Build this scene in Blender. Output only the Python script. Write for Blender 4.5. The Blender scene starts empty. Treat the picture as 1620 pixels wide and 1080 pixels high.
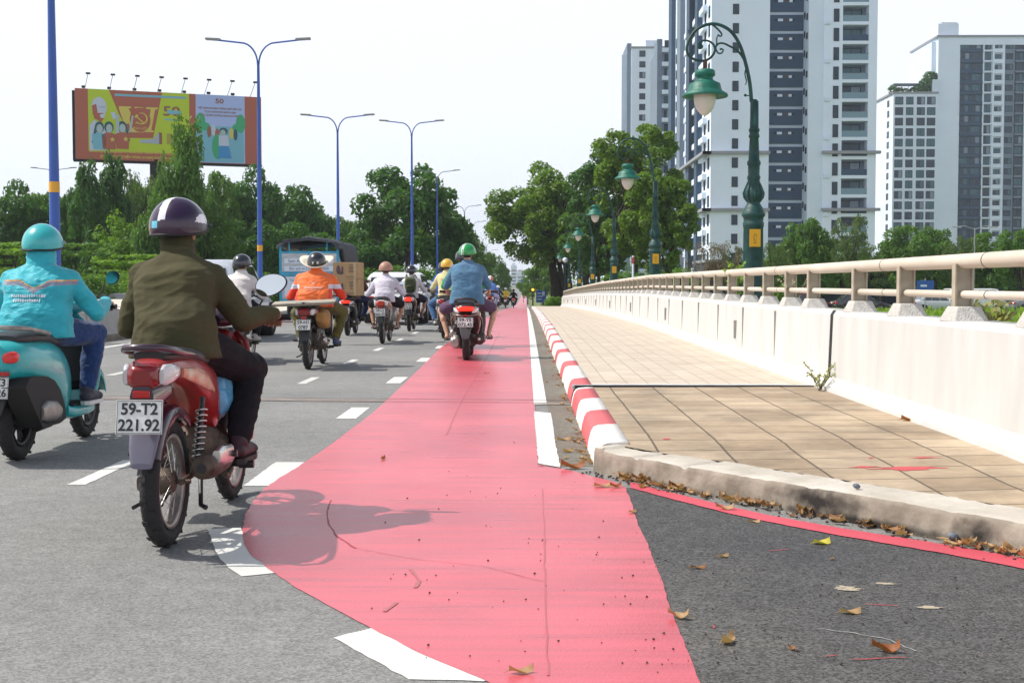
import bpy, math, random
import numpy as np
from mathutils import Vector, Matrix, noise as mnoise, Euler
random.seed(7); np.random.seed(7)
R = math.radians
sc = bpy.context.scene
COL = sc.collection

# ---------------- camera, sky, sun, exposure ----------------
cam = bpy.data.cameras.new("camera"); camo = bpy.data.objects.new("camera", cam); COL.objects.link(camo)
cam.sensor_width = 36.0; cam.lens = 44.44; cam.clip_start = 0.1; cam.clip_end = 6000
camo.location = (0, 0, 1.15)
camo.rotation_euler = (R(90 - 2.634), 0, R(0.63))
sc.camera = camo
SUN_EL, SUN_AZ = 53.0, -86.0      # azimuth from +Y, clockwise positive (negative = left)
world = bpy.data.worlds.new("World"); sc.world = world; world.use_nodes = True
wn = world.node_tree; wn.nodes.clear()
wout = wn.nodes.new('ShaderNodeOutputWorld'); wbg = wn.nodes.new('ShaderNodeBackground')
sky = wn.nodes.new('ShaderNodeTexSky'); sky.sky_type = 'NISHITA'; sky.sun_disc = False
sky.sun_elevation = R(SUN_EL); sky.sun_rotation = R(SUN_AZ)
sky.air_density = 1.3; sky.dust_density = 3.0; sky.ozone_density = 1.0
# tropical haze: the sky whitens towards the horizon and stays deeper overhead
wmix = wn.nodes.new('ShaderNodeMixRGB'); wmix.inputs[2].default_value = (13.2, 13.95, 15.3, 1)
wtc = wn.nodes.new('ShaderNodeTexCoord'); wsp = wn.nodes.new('ShaderNodeSeparateXYZ'); wmr = wn.nodes.new('ShaderNodeMapRange'); wmr.interpolation_type = 'SMOOTHSTEP'
wmr.inputs[1].default_value = .26; wmr.inputs[2].default_value = .62; wmr.inputs[3].default_value = .93; wmr.inputs[4].default_value = .12
wn.links.new(wtc.outputs['Generated'], wsp.inputs[0]); wn.links.new(wsp.outputs[2], wmr.inputs[0]); wn.links.new(wmr.outputs[0], wmix.inputs[0])
wn.links.new(sky.outputs[0], wmix.inputs[1]); wn.links.new(wmix.outputs[0], wbg.inputs[0])
wbg.inputs[1].default_value = 0.075
wn.links.new(wbg.outputs[0], wout.inputs[0])
sl = bpy.data.lights.new("sun", 'SUN'); slo = bpy.data.objects.new("sun", sl); COL.objects.link(slo)
sl.energy = 4.1; sl.angle = R(0.6); sl.color = (1.0, 0.955, 0.88)
_sd = Vector((math.sin(R(SUN_AZ)) * math.cos(R(SUN_EL)), math.cos(R(SUN_AZ)) * math.cos(R(SUN_EL)), math.sin(R(SUN_EL))))
slo.rotation_euler = _sd.to_track_quat('Z', 'Y').to_euler()
slo.location = (-30, 0, 60)
sc.view_settings.view_transform = 'Standard'; sc.view_settings.look = 'None'
sc.view_settings.exposure = 0.16; sc.view_settings.gamma = 1
sc.render.engine = 'CYCLES'
sc.cycles.max_bounces = 6; sc.cycles.transparent_max_bounces = 8; sc.cycles.volume_bounces = 0
sc.cycles.use_denoising = True

# ---------------- tagging ----------------
def tag(o, label=None, cat=None, group=None, kind=None):
    if label: o['label'] = label
    if cat: o['category'] = cat
    if group: o['group'] = group
    if kind: o['kind'] = kind
    return o
def empty(name, loc=(0, 0, 0), rz=0, label=None, cat=None, group=None, kind=None, parent=None):
    o = bpy.data.objects.new(name, None); COL.objects.link(o)
    o.location = loc; o.rotation_euler = (0, 0, rz); o.empty_display_size = .1
    if parent: o.parent = parent
    return tag(o, label, cat, group, kind)
def children(o):
    return [c for c in bpy.data.objects if c.parent == o]
_kids = {}
def copy_tree(o, parent=None, kids=None):
    c = o.copy(); COL.objects.link(c); c.parent = parent
    for ch in children(o): copy_tree(ch, c)
    return c

# ---------------- materials ----------------
MATS = {}
def M(name, col=(.5, .5, .5), rough=.5, metal=0., var=0., vscale=4., bump=0., bscale=60., coat=0., emis=None, estr=1.,
      spec=.5, col2=None, stretch=None, alpha=None, island=0., trans=0., detail=6):
    if name in MATS: return MATS[name]
    m = bpy.data.materials.new(name); m.use_nodes = True; MATS[name] = m
    nt = m.node_tree; N = nt.nodes; L = nt.links
    b = N['Principled BSDF']
    b.inputs['Base Color'].default_value = (*col, 1); b.inputs['Roughness'].default_value = rough
    b.inputs['Metallic'].default_value = metal; b.inputs['Specular IOR Level'].default_value = spec
    if coat: b.inputs['Coat Weight'].default_value = coat; b.inputs['Coat Roughness'].default_value = .08
    if emis: b.inputs['Emission Color'].default_value = (*emis, 1); b.inputs['Emission Strength'].default_value = estr
    if trans: b.inputs['Transmission Weight'].default_value = trans
    tc = N.new('ShaderNodeTexCoord'); mp = N.new('ShaderNodeMapping'); L.new(tc.outputs['Object'], mp.inputs[0])
    if stretch: mp.inputs['Scale'].default_value = stretch
    cur = None
    if var or col2:
        nz = N.new('ShaderNodeTexNoise'); nz.inputs['Scale'].default_value = vscale; nz.inputs['Detail'].default_value = detail
        L.new(mp.outputs[0], nz.inputs['Vector'])
        rp = N.new('ShaderNodeValToRGB'); rp.color_ramp.elements[0].position = .32; rp.color_ramp.elements[1].position = .68
        c2 = col2 if col2 else tuple(min(1, c * (1 + var)) for c in col)
        c1 = col if col2 else tuple(c * (1 - var) for c in col)
        rp.color_ramp.elements[0].color = (*c1, 1); rp.color_ramp.elements[1].color = (*c2, 1)
        L.new(nz.outputs[0], rp.inputs[0]); cur = rp.outputs[0]
        L.new(cur, b.inputs['Base Color'])
        rr = N.new('ShaderNodeMapRange'); rr.inputs[3].default_value = max(.03, rough - .08); rr.inputs[4].default_value = min(1, rough + .12)
        L.new(nz.outputs[0], rr.inputs[0]); L.new(rr.outputs[0], b.inputs['Roughness'])
    if island:
        ge = N.new('ShaderNodeNewGeometry'); hs = N.new('ShaderNodeHueSaturation')
        mr = N.new('ShaderNodeMapRange'); mr.inputs[3].default_value = 1 - island; mr.inputs[4].default_value = 1 + island
        L.new(ge.outputs['Random Per Island'], mr.inputs[0]); L.new(mr.outputs[0], hs.inputs['Value'])
        mr2 = N.new('ShaderNodeMapRange'); mr2.inputs[3].default_value = .5 - island * .06; mr2.inputs[4].default_value = .5 + island * .04
        L.new(ge.outputs['Random Per Island'], mr2.inputs[0]); L.new(mr2.outputs[0], hs.inputs['Hue'])
        if cur: L.new(cur, hs.inputs['Color'])
        else: hs.inputs['Color'].default_value = (*col, 1)
        L.new(hs.outputs[0], b.inputs['Base Color'])
    if bump:
        n2 = N.new('ShaderNodeTexNoise'); n2.inputs['Scale'].default_value = bscale; n2.inputs['Detail'].default_value = 4
        L.new(mp.outputs[0], n2.inputs['Vector'])
        bp = N.new('ShaderNodeBump'); bp.inputs['Strength'].default_value = bump; bp.inputs['Distance'].default_value = .02
        L.new(n2.outputs[0], bp.inputs['Height']); L.new(bp.outputs[0], b.inputs['Normal'])
    return m
def leafmat(name, c1, c2, tr=.35, island=.35):
    if name in MATS: return MATS[name]
    m = M(name, c1, rough=.55, col2=c2, vscale=.6, island=island, spec=.35)
    nt = m.node_tree; b = nt.nodes['Principled BSDF']; out = nt.nodes['Material Output']
    t = nt.nodes.new('ShaderNodeBsdfTranslucent'); mx = nt.nodes.new('ShaderNodeMixShader'); mx.inputs[0].default_value = tr
    t.inputs[0].default_value = (c2[0] * 1.6, c2[1] * 1.7, c2[2] * .8, 1)
    nt.links.new(b.outputs[0], mx.inputs[1]); nt.links.new(t.outputs[0], mx.inputs[2]); nt.links.new(mx.outputs[0], out.inputs[0])
    return m

# ---------------- mesh builder ----------------
def sgp(v, p): return math.copysign(abs(v) ** p, v)
class MB:
    def __init__(s): s.v = []; s.f = []; s.m = []; s.sm = []
    def add(s, vs, fs, mi=0, smooth=False):
        o = len(s.v); s.v += [tuple(p) for p in vs]
        for f in fs: s.f.append(tuple(i + o for i in f)); s.m.append(mi); s.sm.append(smooth)
        return s
    def box(s, c, d, rot=None, mi=0, taper=1.0):
        x, y, z = d[0] / 2, d[1] / 2, d[2] / 2; t = taper
        vs = [Vector(p) for p in [(-x, -y, -z), (x, -y, -z), (x, y, -z), (-x, y, -z), (-x * t, -y * t, z), (x * t, -y * t, z), (x * t, y * t, z), (-x * t, y * t, z)]]
        if rot is not None:
            e = Euler(rot).to_matrix(); vs = [e @ p for p in vs]
        vs = [p + Vector(c) for p in vs]
        return s.add(vs, [(0, 3, 2, 1), (4, 5, 6, 7), (0, 1, 5, 4), (1, 2, 6, 5), (2, 3, 7, 6), (3, 0, 4, 7)], mi)
    def bb(s, x0, x1, y0, y1, z0, z1, mi=0): return s.box(((x0 + x1) / 2, (y0 + y1) / 2, (z0 + z1) / 2), (x1 - x0, y1 - y0, z1 - z0), mi=mi)
    def rings(s, rs, mi=0, smooth=True, cap=True, close=False):
        n = len(rs[0]); vs = [p for r in rs for p in r]; fs = []
        k = len(rs)
        for i in range(k if close else k - 1):
            a = i * n; b = ((i + 1) % k) * n
            for j in range(n): fs.append((a + j, a + (j + 1) % n, b + (j + 1) % n, b + j))
        s.add(vs, fs, mi, smooth)
        if cap and not close:
            s.add(rs[0], [tuple(range(n))[::-1]], mi); s.add(rs[-1], [tuple(range(n))], mi)
        return s
    def tube(s, pts, r, seg=8, mi=0, cap=True, smooth=True, close=False):
        pts = [Vector(p) for p in pts]; n = len(pts)
        rr = r if hasattr(r, '__len__') else [r] * n
        rs = []; up = None
        for i in range(n):
            if close: t = (pts[(i + 1) % n] - pts[i - 1])
            else: t = pts[min(i + 1, n - 1)] - pts[max(i - 1, 0)]
            t.normalize()
            if up is None: up = Vector((0, 0, 1)) if abs(t.z) < .9 else Vector((1, 0, 0))
            a = up - t * up.dot(t)
            if a.length < 1e-4: a = t.orthogonal()
            a.normalize(); up = a; b = t.cross(a)
            rs.append([pts[i] + (a * math.cos(q) + b * math.sin(q)) * rr[i] for q in [2 * math.pi * j / seg for j in range(seg)]])
        return s.rings(rs, mi, smooth, cap, close)
    def lathe(s, prof, c=(0, 0, 0), axis='Z', seg=16, mi=0, smooth=True, cap=True, scale=(1, 1)):
        c = Vector(c); rs = []
        for (z, r) in prof:
            ring = []
            for j in range(seg):
                q = 2 * math.pi * j / seg; a, b = r * math.cos(q) * scale[0], r * math.sin(q) * scale[1]
                p = (a, b, z) if axis == 'Z' else ((z, a, b) if axis == 'X' else (b, z, a))
                ring.append(c + Vector(p))
            rs.append(ring)
        return s.rings(rs, mi, smooth, cap)
    def ell(s, c, r, seg=16, n=10, mi=0, rot=None):
        e = Euler(rot).to_matrix() if rot is not None else Matrix.Identity(3); c = Vector(c); rs = []
        for i in range(1, n):
            th = math.pi * i / n
            rs.append([c + e @ Vector((r[0] * math.sin(th) * math.cos(2 * math.pi * j / seg), r[1] * math.sin(th) * math.sin(2 * math.pi * j / seg), -r[2] * math.cos(th))) for j in range(seg)])
        s.rings(rs, mi, True, False)
        b = c + e @ Vector((0, 0, -r[2])); t = c + e @ Vector((0, 0, r[2]))
        s.add([b] + rs[0], [(0, (j + 1) % seg + 1, j + 1) for j in range(seg)], mi, True)
        s.add([t] + rs[-1], [(0, j + 1, (j + 1) % seg + 1) for j in range(seg)], mi, True)
        return s
    def loft(s, secs, seg=16, p=.7, mi=0, smooth=True, x0=0.):
        """secs: (y, z, halfwidth, halfheight[, xoff]) rings perpendicular to Y"""
        rs = []
        for q in secs:
            y, z, w, h = q[:4]; xo = q[4] if len(q) > 4 else 0
            rs.append([(x0 + xo + w * sgp(math.cos(a), p), y, z + h * sgp(math.sin(a), p)) for a in [-2 * math.pi * (j + .5) / seg for j in range(seg)]])
        return s.rings(rs, mi, smooth)
    def prism(s, out, z0, z1, mi=0):
        n = len(out)
        vs = [(x, y, z0) for x, y in out] + [(x, y, z1) for x, y in out]
        s.add(vs, [tuple(range(n))[::-1], tuple(range(n, 2 * n))], mi)
        s.add(vs, [(i, (i + 1) % n, n + (i + 1) % n, n + i) for i in range(n)], mi); return s
    def xprism(s, out, x0, x1, mi=0, smooth=False):
        """outline in (y,z), extruded along x"""
        n = len(out)
        vs = [(x0, y, z) for y, z in out] + [(x1, y, z) for y, z in out]
        s.add(vs, [tuple(range(n)), tuple(range(n, 2 * n))[::-1]], mi)
        s.add(vs, [(i, n + i, n + (i + 1) % n, (i + 1) % n) for i in range(n)], mi, smooth); return s
    def capsule(s, a, b, ra, rb, seg=12, mi=0):
        a, b = Vector(a), Vector(b); t = (b - a); L = t.length
        if L < 1e-5: return s.ell(a, (ra,) * 3, seg, 8, mi)
        t.normalize(); o = t.orthogonal().normalized(); w = t.cross(o); rs = []
        pr = []
        for i in range(1, 5): th = math.pi / 2 * (1 - i / 4.0); pr.append((-ra * math.sin(th), ra * math.cos(th)))
        for i in range(0, 4): th = math.pi / 2 * i / 4.0; pr.append((L + rb * math.sin(th), rb * math.cos(th)))
        for (d, r) in pr: rs.append([a + t * d + (o * math.cos(q) + w * math.sin(q)) * r for q in [2 * math.pi * j / seg for j in range(seg)]])
        return s.rings(rs, mi, True, True)
    def build(s, name, mats, parent=None, bevel=0, label=None, cat=None, group=None, kind=None, loc=None, seg=2):
        me = bpy.data.meshes.new(name); me.from_pydata([tuple(p) for p in s.v], [], s.f)
        if not isinstance(mats, (list, tuple)): mats = [mats]
        for m in mats: me.materials.append(m)
        me.polygons.foreach_set('material_index', s.m); me.polygons.foreach_set('use_smooth', s.sm)
        me.validate(); me.update()
        o = bpy.data.objects.new(name, me); COL.objects.link(o)
        if parent: o.parent = parent
        if loc: o.location = loc
        if bevel:
            bm = o.modifiers.new('bevel', 'BEVEL'); bm.width = bevel; bm.segments = seg; bm.limit_method = 'ANGLE'; bm.angle_limit = R(40)
        return tag(o, label, cat, group, kind)

def text_mesh(name, body, size, mat, parent=None, loc=(0, 0, 0), rot=(R(90), 0, 0), align='CENTER', ext=.001, sx=1., bold=0.):
    cu = bpy.data.curves.new(name, 'FONT'); cu.body = body; cu.size = size; cu.align_x = align; cu.align_y = 'CENTER'; cu.extrude = ext; cu.offset = bold
    cu.resolution_u = 3
    t = bpy.data.objects.new(name, cu); COL.objects.link(t)
    dg = bpy.context.evaluated_depsgraph_get(); me = bpy.data.meshes.new_from_object(t.evaluated_get(dg))
    bpy.data.objects.remove(t); bpy.data.curves.remove(cu)
    me.materials.clear(); me.materials.append(mat)
    o = bpy.data.objects.new(name, me); COL.objects.link(o)
    o.location = loc; o.rotation_euler = rot; o.scale = (sx, 1, 1)
    if parent: o.parent = parent
    return o

# ---------------- road profile: level bridge deck, then a long fall beyond its crest ----------------
_PY = [-50, 30, 50, 75, 95, 115, 140, 200, 300, 3000]
_PZ = [0, 0, -.15, -.45, -.75, -1.05, -1.45, -2.2, -2.6, -3.0]
def G(y): return float(np.interp(y, _PY, _PZ))
YS = [-12, 0, 10, 20, 30, 34, 38, 42, 46, 50, 55, 60, 67, 75, 82, 90, 95, 102, 110, 118, 126, 134, 142, 150, 165, 180, 200, 230, 270, 320, 400, 600, 1000]
def strip(mb, x0, x1, y0, y1, dz, mi=0, xf=None):
    ys = sorted(set([y0, y1] + [y for y in YS if y0 < y < y1])); n = len(ys)
    vs = []
    for y in ys:
        a, b = (x0, x1) if xf is None else xf(y)
        vs += [(a, y, G(y) + dz), (b, y, G(y) + dz)]
    mb.add(vs, [(2 * i, 2 * i + 1, 2 * i + 3, 2 * i + 2) for i in range(n - 1)], mi); return mb
def gp(x, y, h=0.):
    """ground point under a photo pixel (1620x1080) at height h, flat near zone"""
    Y = (1.15 - h) * 2000.0 / (y - 448.0); return ((x - 832.0) / 2000.0 * Y, Y)
# ---------------- ground materials ----------------
def asphalt(name, c1, c2, speck=.25, patch=.5):
    m = M(name, c1, rough=.85, spec=.35)
    nt = m.node_tree; N = nt.nodes; L = nt.links; b = N['Principled BSDF']; tc = N['Texture Coordinate'] if 'Texture Coordinate' in N else N.new('ShaderNodeTexCoord')
    def nz(s, d=5, r=.6):
        n = N.new('ShaderNodeTexNoise'); n.inputs['Scale'].default_value = s; n.inputs['Detail'].default_value = d; n.inputs['Roughness'].default_value = r
        L.new(tc.outputs['Object'], n.inputs['Vector']); return n
    big = nz(.35, 6, .65); r1 = N.new('ShaderNodeValToRGB'); r1.color_ramp.elements[0].position = .35; r1.color_ramp.elements[1].position = .7
    r1.color_ramp.elements[0].color = (*c1, 1); r1.color_ramp.elements[1].color = (*c2, 1); L.new(big.outputs[0], r1.inputs[0])
    sp = N.new('ShaderNodeTexVoronoi'); sp.inputs['Scale'].default_value = 130; L.new(tc.outputs['Object'], sp.inputs['Vector'])
    mr = N.new('ShaderNodeMapRange'); mr.inputs[3].default_value = 1 - speck; mr.inputs[4].default_value = 1 + speck
    se = N.new('ShaderNodeSeparateColor'); L.new(sp.outputs['Color'], se.inputs[0]); L.new(se.outputs[0], mr.inputs[0])
    mu = N.new('ShaderNodeVectorMath'); mu.operation = 'SCALE'; L.new(r1.outputs[0], mu.inputs[0]); L.new(mr.outputs[0], mu.inputs['Scale'])
    md = nz(9, 6, .7); mr3 = N.new('ShaderNodeMapRange'); mr3.inputs[1].default_value = .3; mr3.inputs[2].default_value = .7; mr3.inputs[3].default_value = 1 - .12 * patch * 2; mr3.inputs[4].default_value = 1.1
    L.new(md.outputs[0], mr3.inputs[0]); mu2 = N.new('ShaderNodeVectorMath'); mu2.operation = 'SCALE'; L.new(mu.outputs[0], mu2.inputs[0]); L.new(mr3.outputs[0], mu2.inputs['Scale'])
    L.new(mu2.outputs[0], b.inputs['Base Color'])
    bn = N.new('ShaderNodeBump'); bn.inputs['Strength'].default_value = .3; bn.inputs['Distance'].default_value = .003
    L.new(sp.outputs['Distance'], bn.inputs['Height']); L.new(bn.outputs[0], b.inputs['Normal'])
    return m
m_road = asphalt('worn_asphalt', (.195, .197, .193), (.28, .278, .268), .32, .7)
m_fresh = asphalt('fresh_asphalt', (.058, .060, .066), (.125, .118, .108), .6, .9)
m_gutter = asphalt('dusty_asphalt', (.17, .15, .125), (.22, .20, .165), .35, .9)
m_pale = M('pale_concrete_ground', (.38, .36, .32), rough=.9, var=.15, vscale=.5)

def paint(name, col, wear=.5, wearcol=(.2, .19, .18), rough=.5, wscale=3.):
    m = M(name, col, rough=rough, spec=.5)
    nt = m.node_tree; N = nt.nodes; L = nt.links; b = N['Principled BSDF']; tc = N['Texture Coordinate']
    n1 = N.new('ShaderNodeTexNoise'); n1.inputs['Scale'].default_value = wscale; n1.inputs['Detail'].default_value = 9; n1.inputs['Roughness'].default_value = .72
    L.new(tc.outputs['Object'], n1.inputs['Vector'])
    r1 = N.new('ShaderNodeValToRGB'); e = r1.color_ramp.elements; e[0].position = .5 + .25 * (1 - wear); e[1].position = min(1, e[0].position + .12)
    e[0].color = (0, 0, 0, 1); e[1].color = (1, 1, 1, 1); L.new(n1.outputs[0], r1.inputs[0])
    n2 = N.new('ShaderNodeTexNoise'); n2.inputs['Scale'].default_value = .9; n2.inputs['Detail'].default_value = 5; L.new(tc.outputs['Object'], n2.inputs['Vector'])
    mr = N.new('ShaderNodeMapRange'); mr.inputs[1].default_value = .3; mr.inputs[2].default_value = .7; mr.inputs[3].default_value = .82; mr.inputs[4].default_value = 1.1; L.new(n2.outputs[0], mr.inputs[0])
    sc_ = N.new('ShaderNodeVectorMath'); sc_.operation = 'SCALE'; sc_.inputs[0].default_value = col; L.new(mr.outputs[0], sc_.inputs['Scale'])
    mx = N.new('ShaderNodeMixRGB'); L.new(r1.outputs[0], mx.inputs[0]); L.new(sc_.outputs[0], mx.inputs[1]); mx.inputs[2].default_value = (*wearcol, 1)
    L.new(mx.outputs[0], b.inputs['Base Color'])
    vo = N.new('ShaderNodeTexVoronoi'); vo.inputs['Scale'].default_value = 95; L.new(tc.outputs['Object'], vo.inputs['Vector'])
    bp = N.new('ShaderNodeBump'); bp.inputs['Strength'].default_value = .25; bp.inputs['Distance'].default_value = .003; L.new(vo.outputs['Distance'], bp.inputs['Height']); L.new(bp.outputs[0], b.inputs['Normal'])
    return m
m_white = paint('road_white_paint', (.74, .74, .71), .5, (.36, .33, .28), .6, 4.)
m_red = paint('red_lane_paint', (.64, .115, .15), .3, (.50, .13, .15), .36, 2.3)
# long brush streaks of a slightly different red, as left by the squeegee
def lane_streaks(m):
    nt = m.node_tree; N = nt.nodes; L = nt.links; b = N['Principled BSDF']
    src = b.inputs['Base Color'].links[0].from_socket; tc = N['Texture Coordinate']
    mp = N.new('ShaderNodeMapping'); mp.inputs['Scale'].default_value = (.6, 7, 1); L.new(tc.outputs['Object'], mp.inputs[0])
    n = N.new('ShaderNodeTexNoise'); n.inputs['Scale'].default_value = 2.2; n.inputs['Detail'].default_value = 6; L.new(mp.outputs[0], n.inputs['Vector'])
    mr = N.new('ShaderNodeMapRange'); mr.inputs[1].default_value = .3; mr.inputs[2].default_value = .7; mr.inputs[3].default_value = .8; mr.inputs[4].default_value = 1.12; L.new(n.outputs[0], mr.inputs[0])
    s = N.new('ShaderNodeVectorMath'); s.operation = 'SCALE'; L.new(src, s.inputs[0]); L.new(mr.outputs[0], s.inputs['Scale']); L.new(s.outputs[0], b.inputs['Base Color'])
    mr2 = N.new('ShaderNodeMapRange'); mr2.inputs[3].default_value = .2; mr2.inputs[4].default_value = .42; L.new(n.outputs[0], mr2.inputs[0]); L.new(mr2.outputs[0], b.inputs['Roughness'])
lane_streaks(m_red)
m_kerbw = paint('kerb_white_paint', (.8, .79, .75), .3, (.42, .38, .32), .65, 6)
m_kerbr = paint('kerb_red_paint', (.62, .12, .13), .3, (.45, .25, .22), .6, 6)
m_conc = M('weathered_concrete', (.42, .38, .33), rough=.9, col2=(.58, .54, .47), vscale=5, bump=.4, bscale=45)
m_wall = M('whitewashed_concrete', (.56, .555, .535), rough=.85, col2=(.64, .635, .62), vscale=4.5, bump=.15, bscale=30, detail=10, stretch=(1, 1, .22))
m_black = M('black_sealant', (.012, .012, .014), rough=.6)
m_dline = M('dark_joint', (.07, .055, .05), rough=.8)

def tiles(name, c1, c2, mortar, bw, rh, ms=.006, off=0., rot=0., bump=.5, dirt=.3):
    m = M(name, c1, rough=.85); nt = m.node_tree; N = nt.nodes; L = nt.links; b = N['Principled BSDF']; mp = N['Mapping']
    mp.inputs['Rotation'].default_value = (0, 0, rot)
    br = N.new('ShaderNodeTexBrick'); br.offset = off; br.inputs['Scale'].default_value = 1; br.inputs['Brick Width'].default_value = bw; br.inputs['Row Height'].default_value = rh
    br.inputs['Mortar Size'].default_value = ms; br.inputs['Mortar Smooth'].default_value = .15; br.inputs['Bias'].default_value = 0
    br.inputs['Color1'].default_value = (*c1, 1); br.inputs['Color2'].default_value = (*c2, 1); br.inputs['Mortar'].default_value = (*mortar, 1)
    dn = N.new('ShaderNodeTexNoise'); dn.inputs['Scale'].default_value = 1.7; dn.inputs['Detail'].default_value = 3; L.new(mp.outputs[0], dn.inputs['Vector'])
    dv_ = N.new('ShaderNodeVectorMath'); dv_.operation = 'MULTIPLY_ADD'; L.new(dn.outputs['Color'], dv_.inputs[0]); dv_.inputs[1].default_value = (.02, .02, 0); L.new(mp.outputs[0], dv_.inputs[2])
    L.new(dv_.outputs[0], br.inputs['Vector'])
    n = N.new('ShaderNodeTexNoise'); n.inputs['Scale'].default_value = 1.4; n.inputs['Detail'].default_value = 9; n.inputs['Roughness'].default_value = .7; L.new(N['Texture Coordinate'].outputs['Object'], n.inputs['Vector'])
    mr = N.new('ShaderNodeMapRange'); mr.inputs[1].default_value = .32; mr.inputs[2].default_value = .68; mr.inputs[3].default_value = 1 - dirt; mr.inputs[4].default_value = 1.12; L.new(n.outputs[0], mr.inputs[0])
    s = N.new('ShaderNodeVectorMath'); s.operation = 'SCALE'; L.new(br.outputs[0], s.inputs[0]); L.new(mr.outputs[0], s.inputs['Scale']); L.new(s.outputs[0], b.inputs['Base Color'])
    bp = N.new('ShaderNodeBump'); bp.inputs['Strength'].default_value = bump; bp.inputs['Distance'].default_value = .006; bp.invert = True; L.new(br.outputs['Fac'], bp.inputs['Height']); L.new(bp.outputs[0], b.inputs['Normal'])
    return m
m_tile_near = tiles('worn_paving_slabs', (.42, .315, .21), (.52, .41, .29), (.16, .12, .085), .40, .36, .008, dirt=.5)
m_tile_far = tiles('pale_small_tiles', (.53, .45, .36), (.59, .51, .42), (.38, .31, .24), .2, .2, .006, dirt=.1)

# ---------------- terrain, road ----------------
def terrain_z(x, y):
    g = G(y) - .03
    if x <= 3.2: return g
    low = min(g, -1.0 if y < 150 else g)
    t = min(1, max(0, (x - 3.2) / 1.6)); return g * (1 - t) + low * t
xs = [-900, -400, -200, -120, -80, -60, -45, -30, -20, -14, -9.6, -4, 0, 3.2, 4, 4.8, 7, 10, 20, 30, 40, 60, 100, 200, 400, 900]
ys = [-30, -12, 0, 4, 8] + [y for y in YS if y >= 10] + [2000, 4500]
t = MB(); nx = len(xs)
t.add([(x, y, terrain_z(x, y) - (.0 if abs(x) < 150 else .02)) for y in ys for x in xs],
      [(j * nx + i, j * nx + i + 1, (j + 1) * nx + i + 1, (j + 1) * nx + i) for j in range(len(ys) - 1) for i in range(nx - 1)], 0, True)
m_earth = M('grassy_earth', (.10, .15, .035), rough=.95, col2=(.18, .2, .07), vscale=.8, bump=.6, bscale=8)
t.build('ground', m_earth, kind='structure')
rd = MB(); strip(rd, -9.2, .46, -12, 1000, 0); rd.build('road', m_road, kind='structure')
rd = MB(); strip(rd, -27, -13.6, -12, 1000, -.006); rd.build('opposite_road', asphalt('pale_asphalt', (.24, .235, .22), (.29, .28, .265), .2), kind='structure')
rd = MB(); rd.add([(.44, -3, -.002), (9, -3, -.002), (9, 4.0, -.002), (2.9, 4.1, -.002), (1.2, 6.6, -.002), (.44, 7.75, -.002)], [(0, 1, 2, 3, 4, 5)]); rd.build('side_road_base', m_road, kind='structure')
# red bicycle lane
LA = [gp(*p) for p in [(697, 550), (675, 572), (640, 606), (610, 635), (587, 655), (565, 672), (520, 706), (470, 740), (437, 760), (415, 775), (395, 798), (382, 822), (378, 850), (383, 868), (395, 885), (430, 912), (462, 935), (500, 955), (550, 983), (600, 1010), (640, 1029), (680, 1050), (720, 1066), (760, 1082)]] + [(-.02, 3.45), (.3, 3.1)]
RA = [gp(*p) for p in [(1120, 1110), (1108, 1078), (1097, 1050), (1085, 1020), (1072, 988), (1060, 960), (1051, 930), (1040, 900), (1027, 866), (1010, 830), (1001, 800), (990, 773)]]
wob = lambda p, a=.006: (p[0] + random.uniform(-a, a), p[1] + random.uniform(-a, a))
poly = [(-1.45, 30)] + LA + [(.5, 3.1)] + RA + [gp(972, 764), gp(940, 756), gp(915, 749), gp(890, 743), gp(852, 738), (.078, 8.4), (.085, 12), (.08, 20), (.08, 30)]
def ragged(poly, step=.06, a=.004, keep=lambda p, q: False):
    out = []
    for i in range(len(poly)):
        p, q = poly[i], poly[(i + 1) % len(poly)]; d = math.hypot(q[0] - p[0], q[1] - p[1]); n = max(1, min(400, int(d / step)))
        for k in range(n):
            u = k / n; out.append(wob((p[0] + (q[0] - p[0]) * u, p[1] + (q[1] - p[1]) * u), a if (p[1] < 12 and q[1] < 12) else 0))
    return out
def flat(name, poly, z, mat, label=None):
    b = MB(); b.add([(x, y, z) for x, y in poly], [tuple(range(len(poly)))]); o = b.build(name, mat, kind='structure')
    if label: o['label'] = label
    return o
def flat_tri(name, poly, z, mat):
    """sheet of a y-monotone outline, filled row by row"""
    y0 = min(p[1] for p in poly); y1 = max(p[1] for p in poly); n = max(4, min(700, int((y1 - y0) / .03)))
    ys = sorted(set([y0 + (y1 - y0) * k / n for k in range(1, n)] + [p[1] for p in poly if y0 < p[1] < y1][:400] + [y0 + 1e-4, y1 - 1e-4])); vs = []; fs = []
    E = [(poly[i], poly[(i + 1) % len(poly)]) for i in range(len(poly))]
    for y in ys:
        xs_ = [p[0] + (q[0] - p[0]) * (y - p[1]) / (q[1] - p[1]) for p, q in E if (p[1] - y) * (q[1] - y) <= 0 and p[1] != q[1]]
        x0_, x1_ = min(xs_), max(xs_); vs += [(x0_, y, z(x0_, y) if callable(z) else z), (x1_, y, z(x1_, y) if callable(z) else z)]
    for i in range(len(ys) - 1): fs.append((2 * i, 2 * i + 1, 2 * i + 3, 2 * i + 2))
    b = MB(); b.add(vs, fs); return b.build(name, mat, kind='structure')
flat_tri('red_bicycle_lane', ragged(poly), .004, m_red)
b = MB(); strip(b, -1.45, .08, 30, 400, .004); b.build('red_bicycle_lane', m_red, kind='structure')
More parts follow.
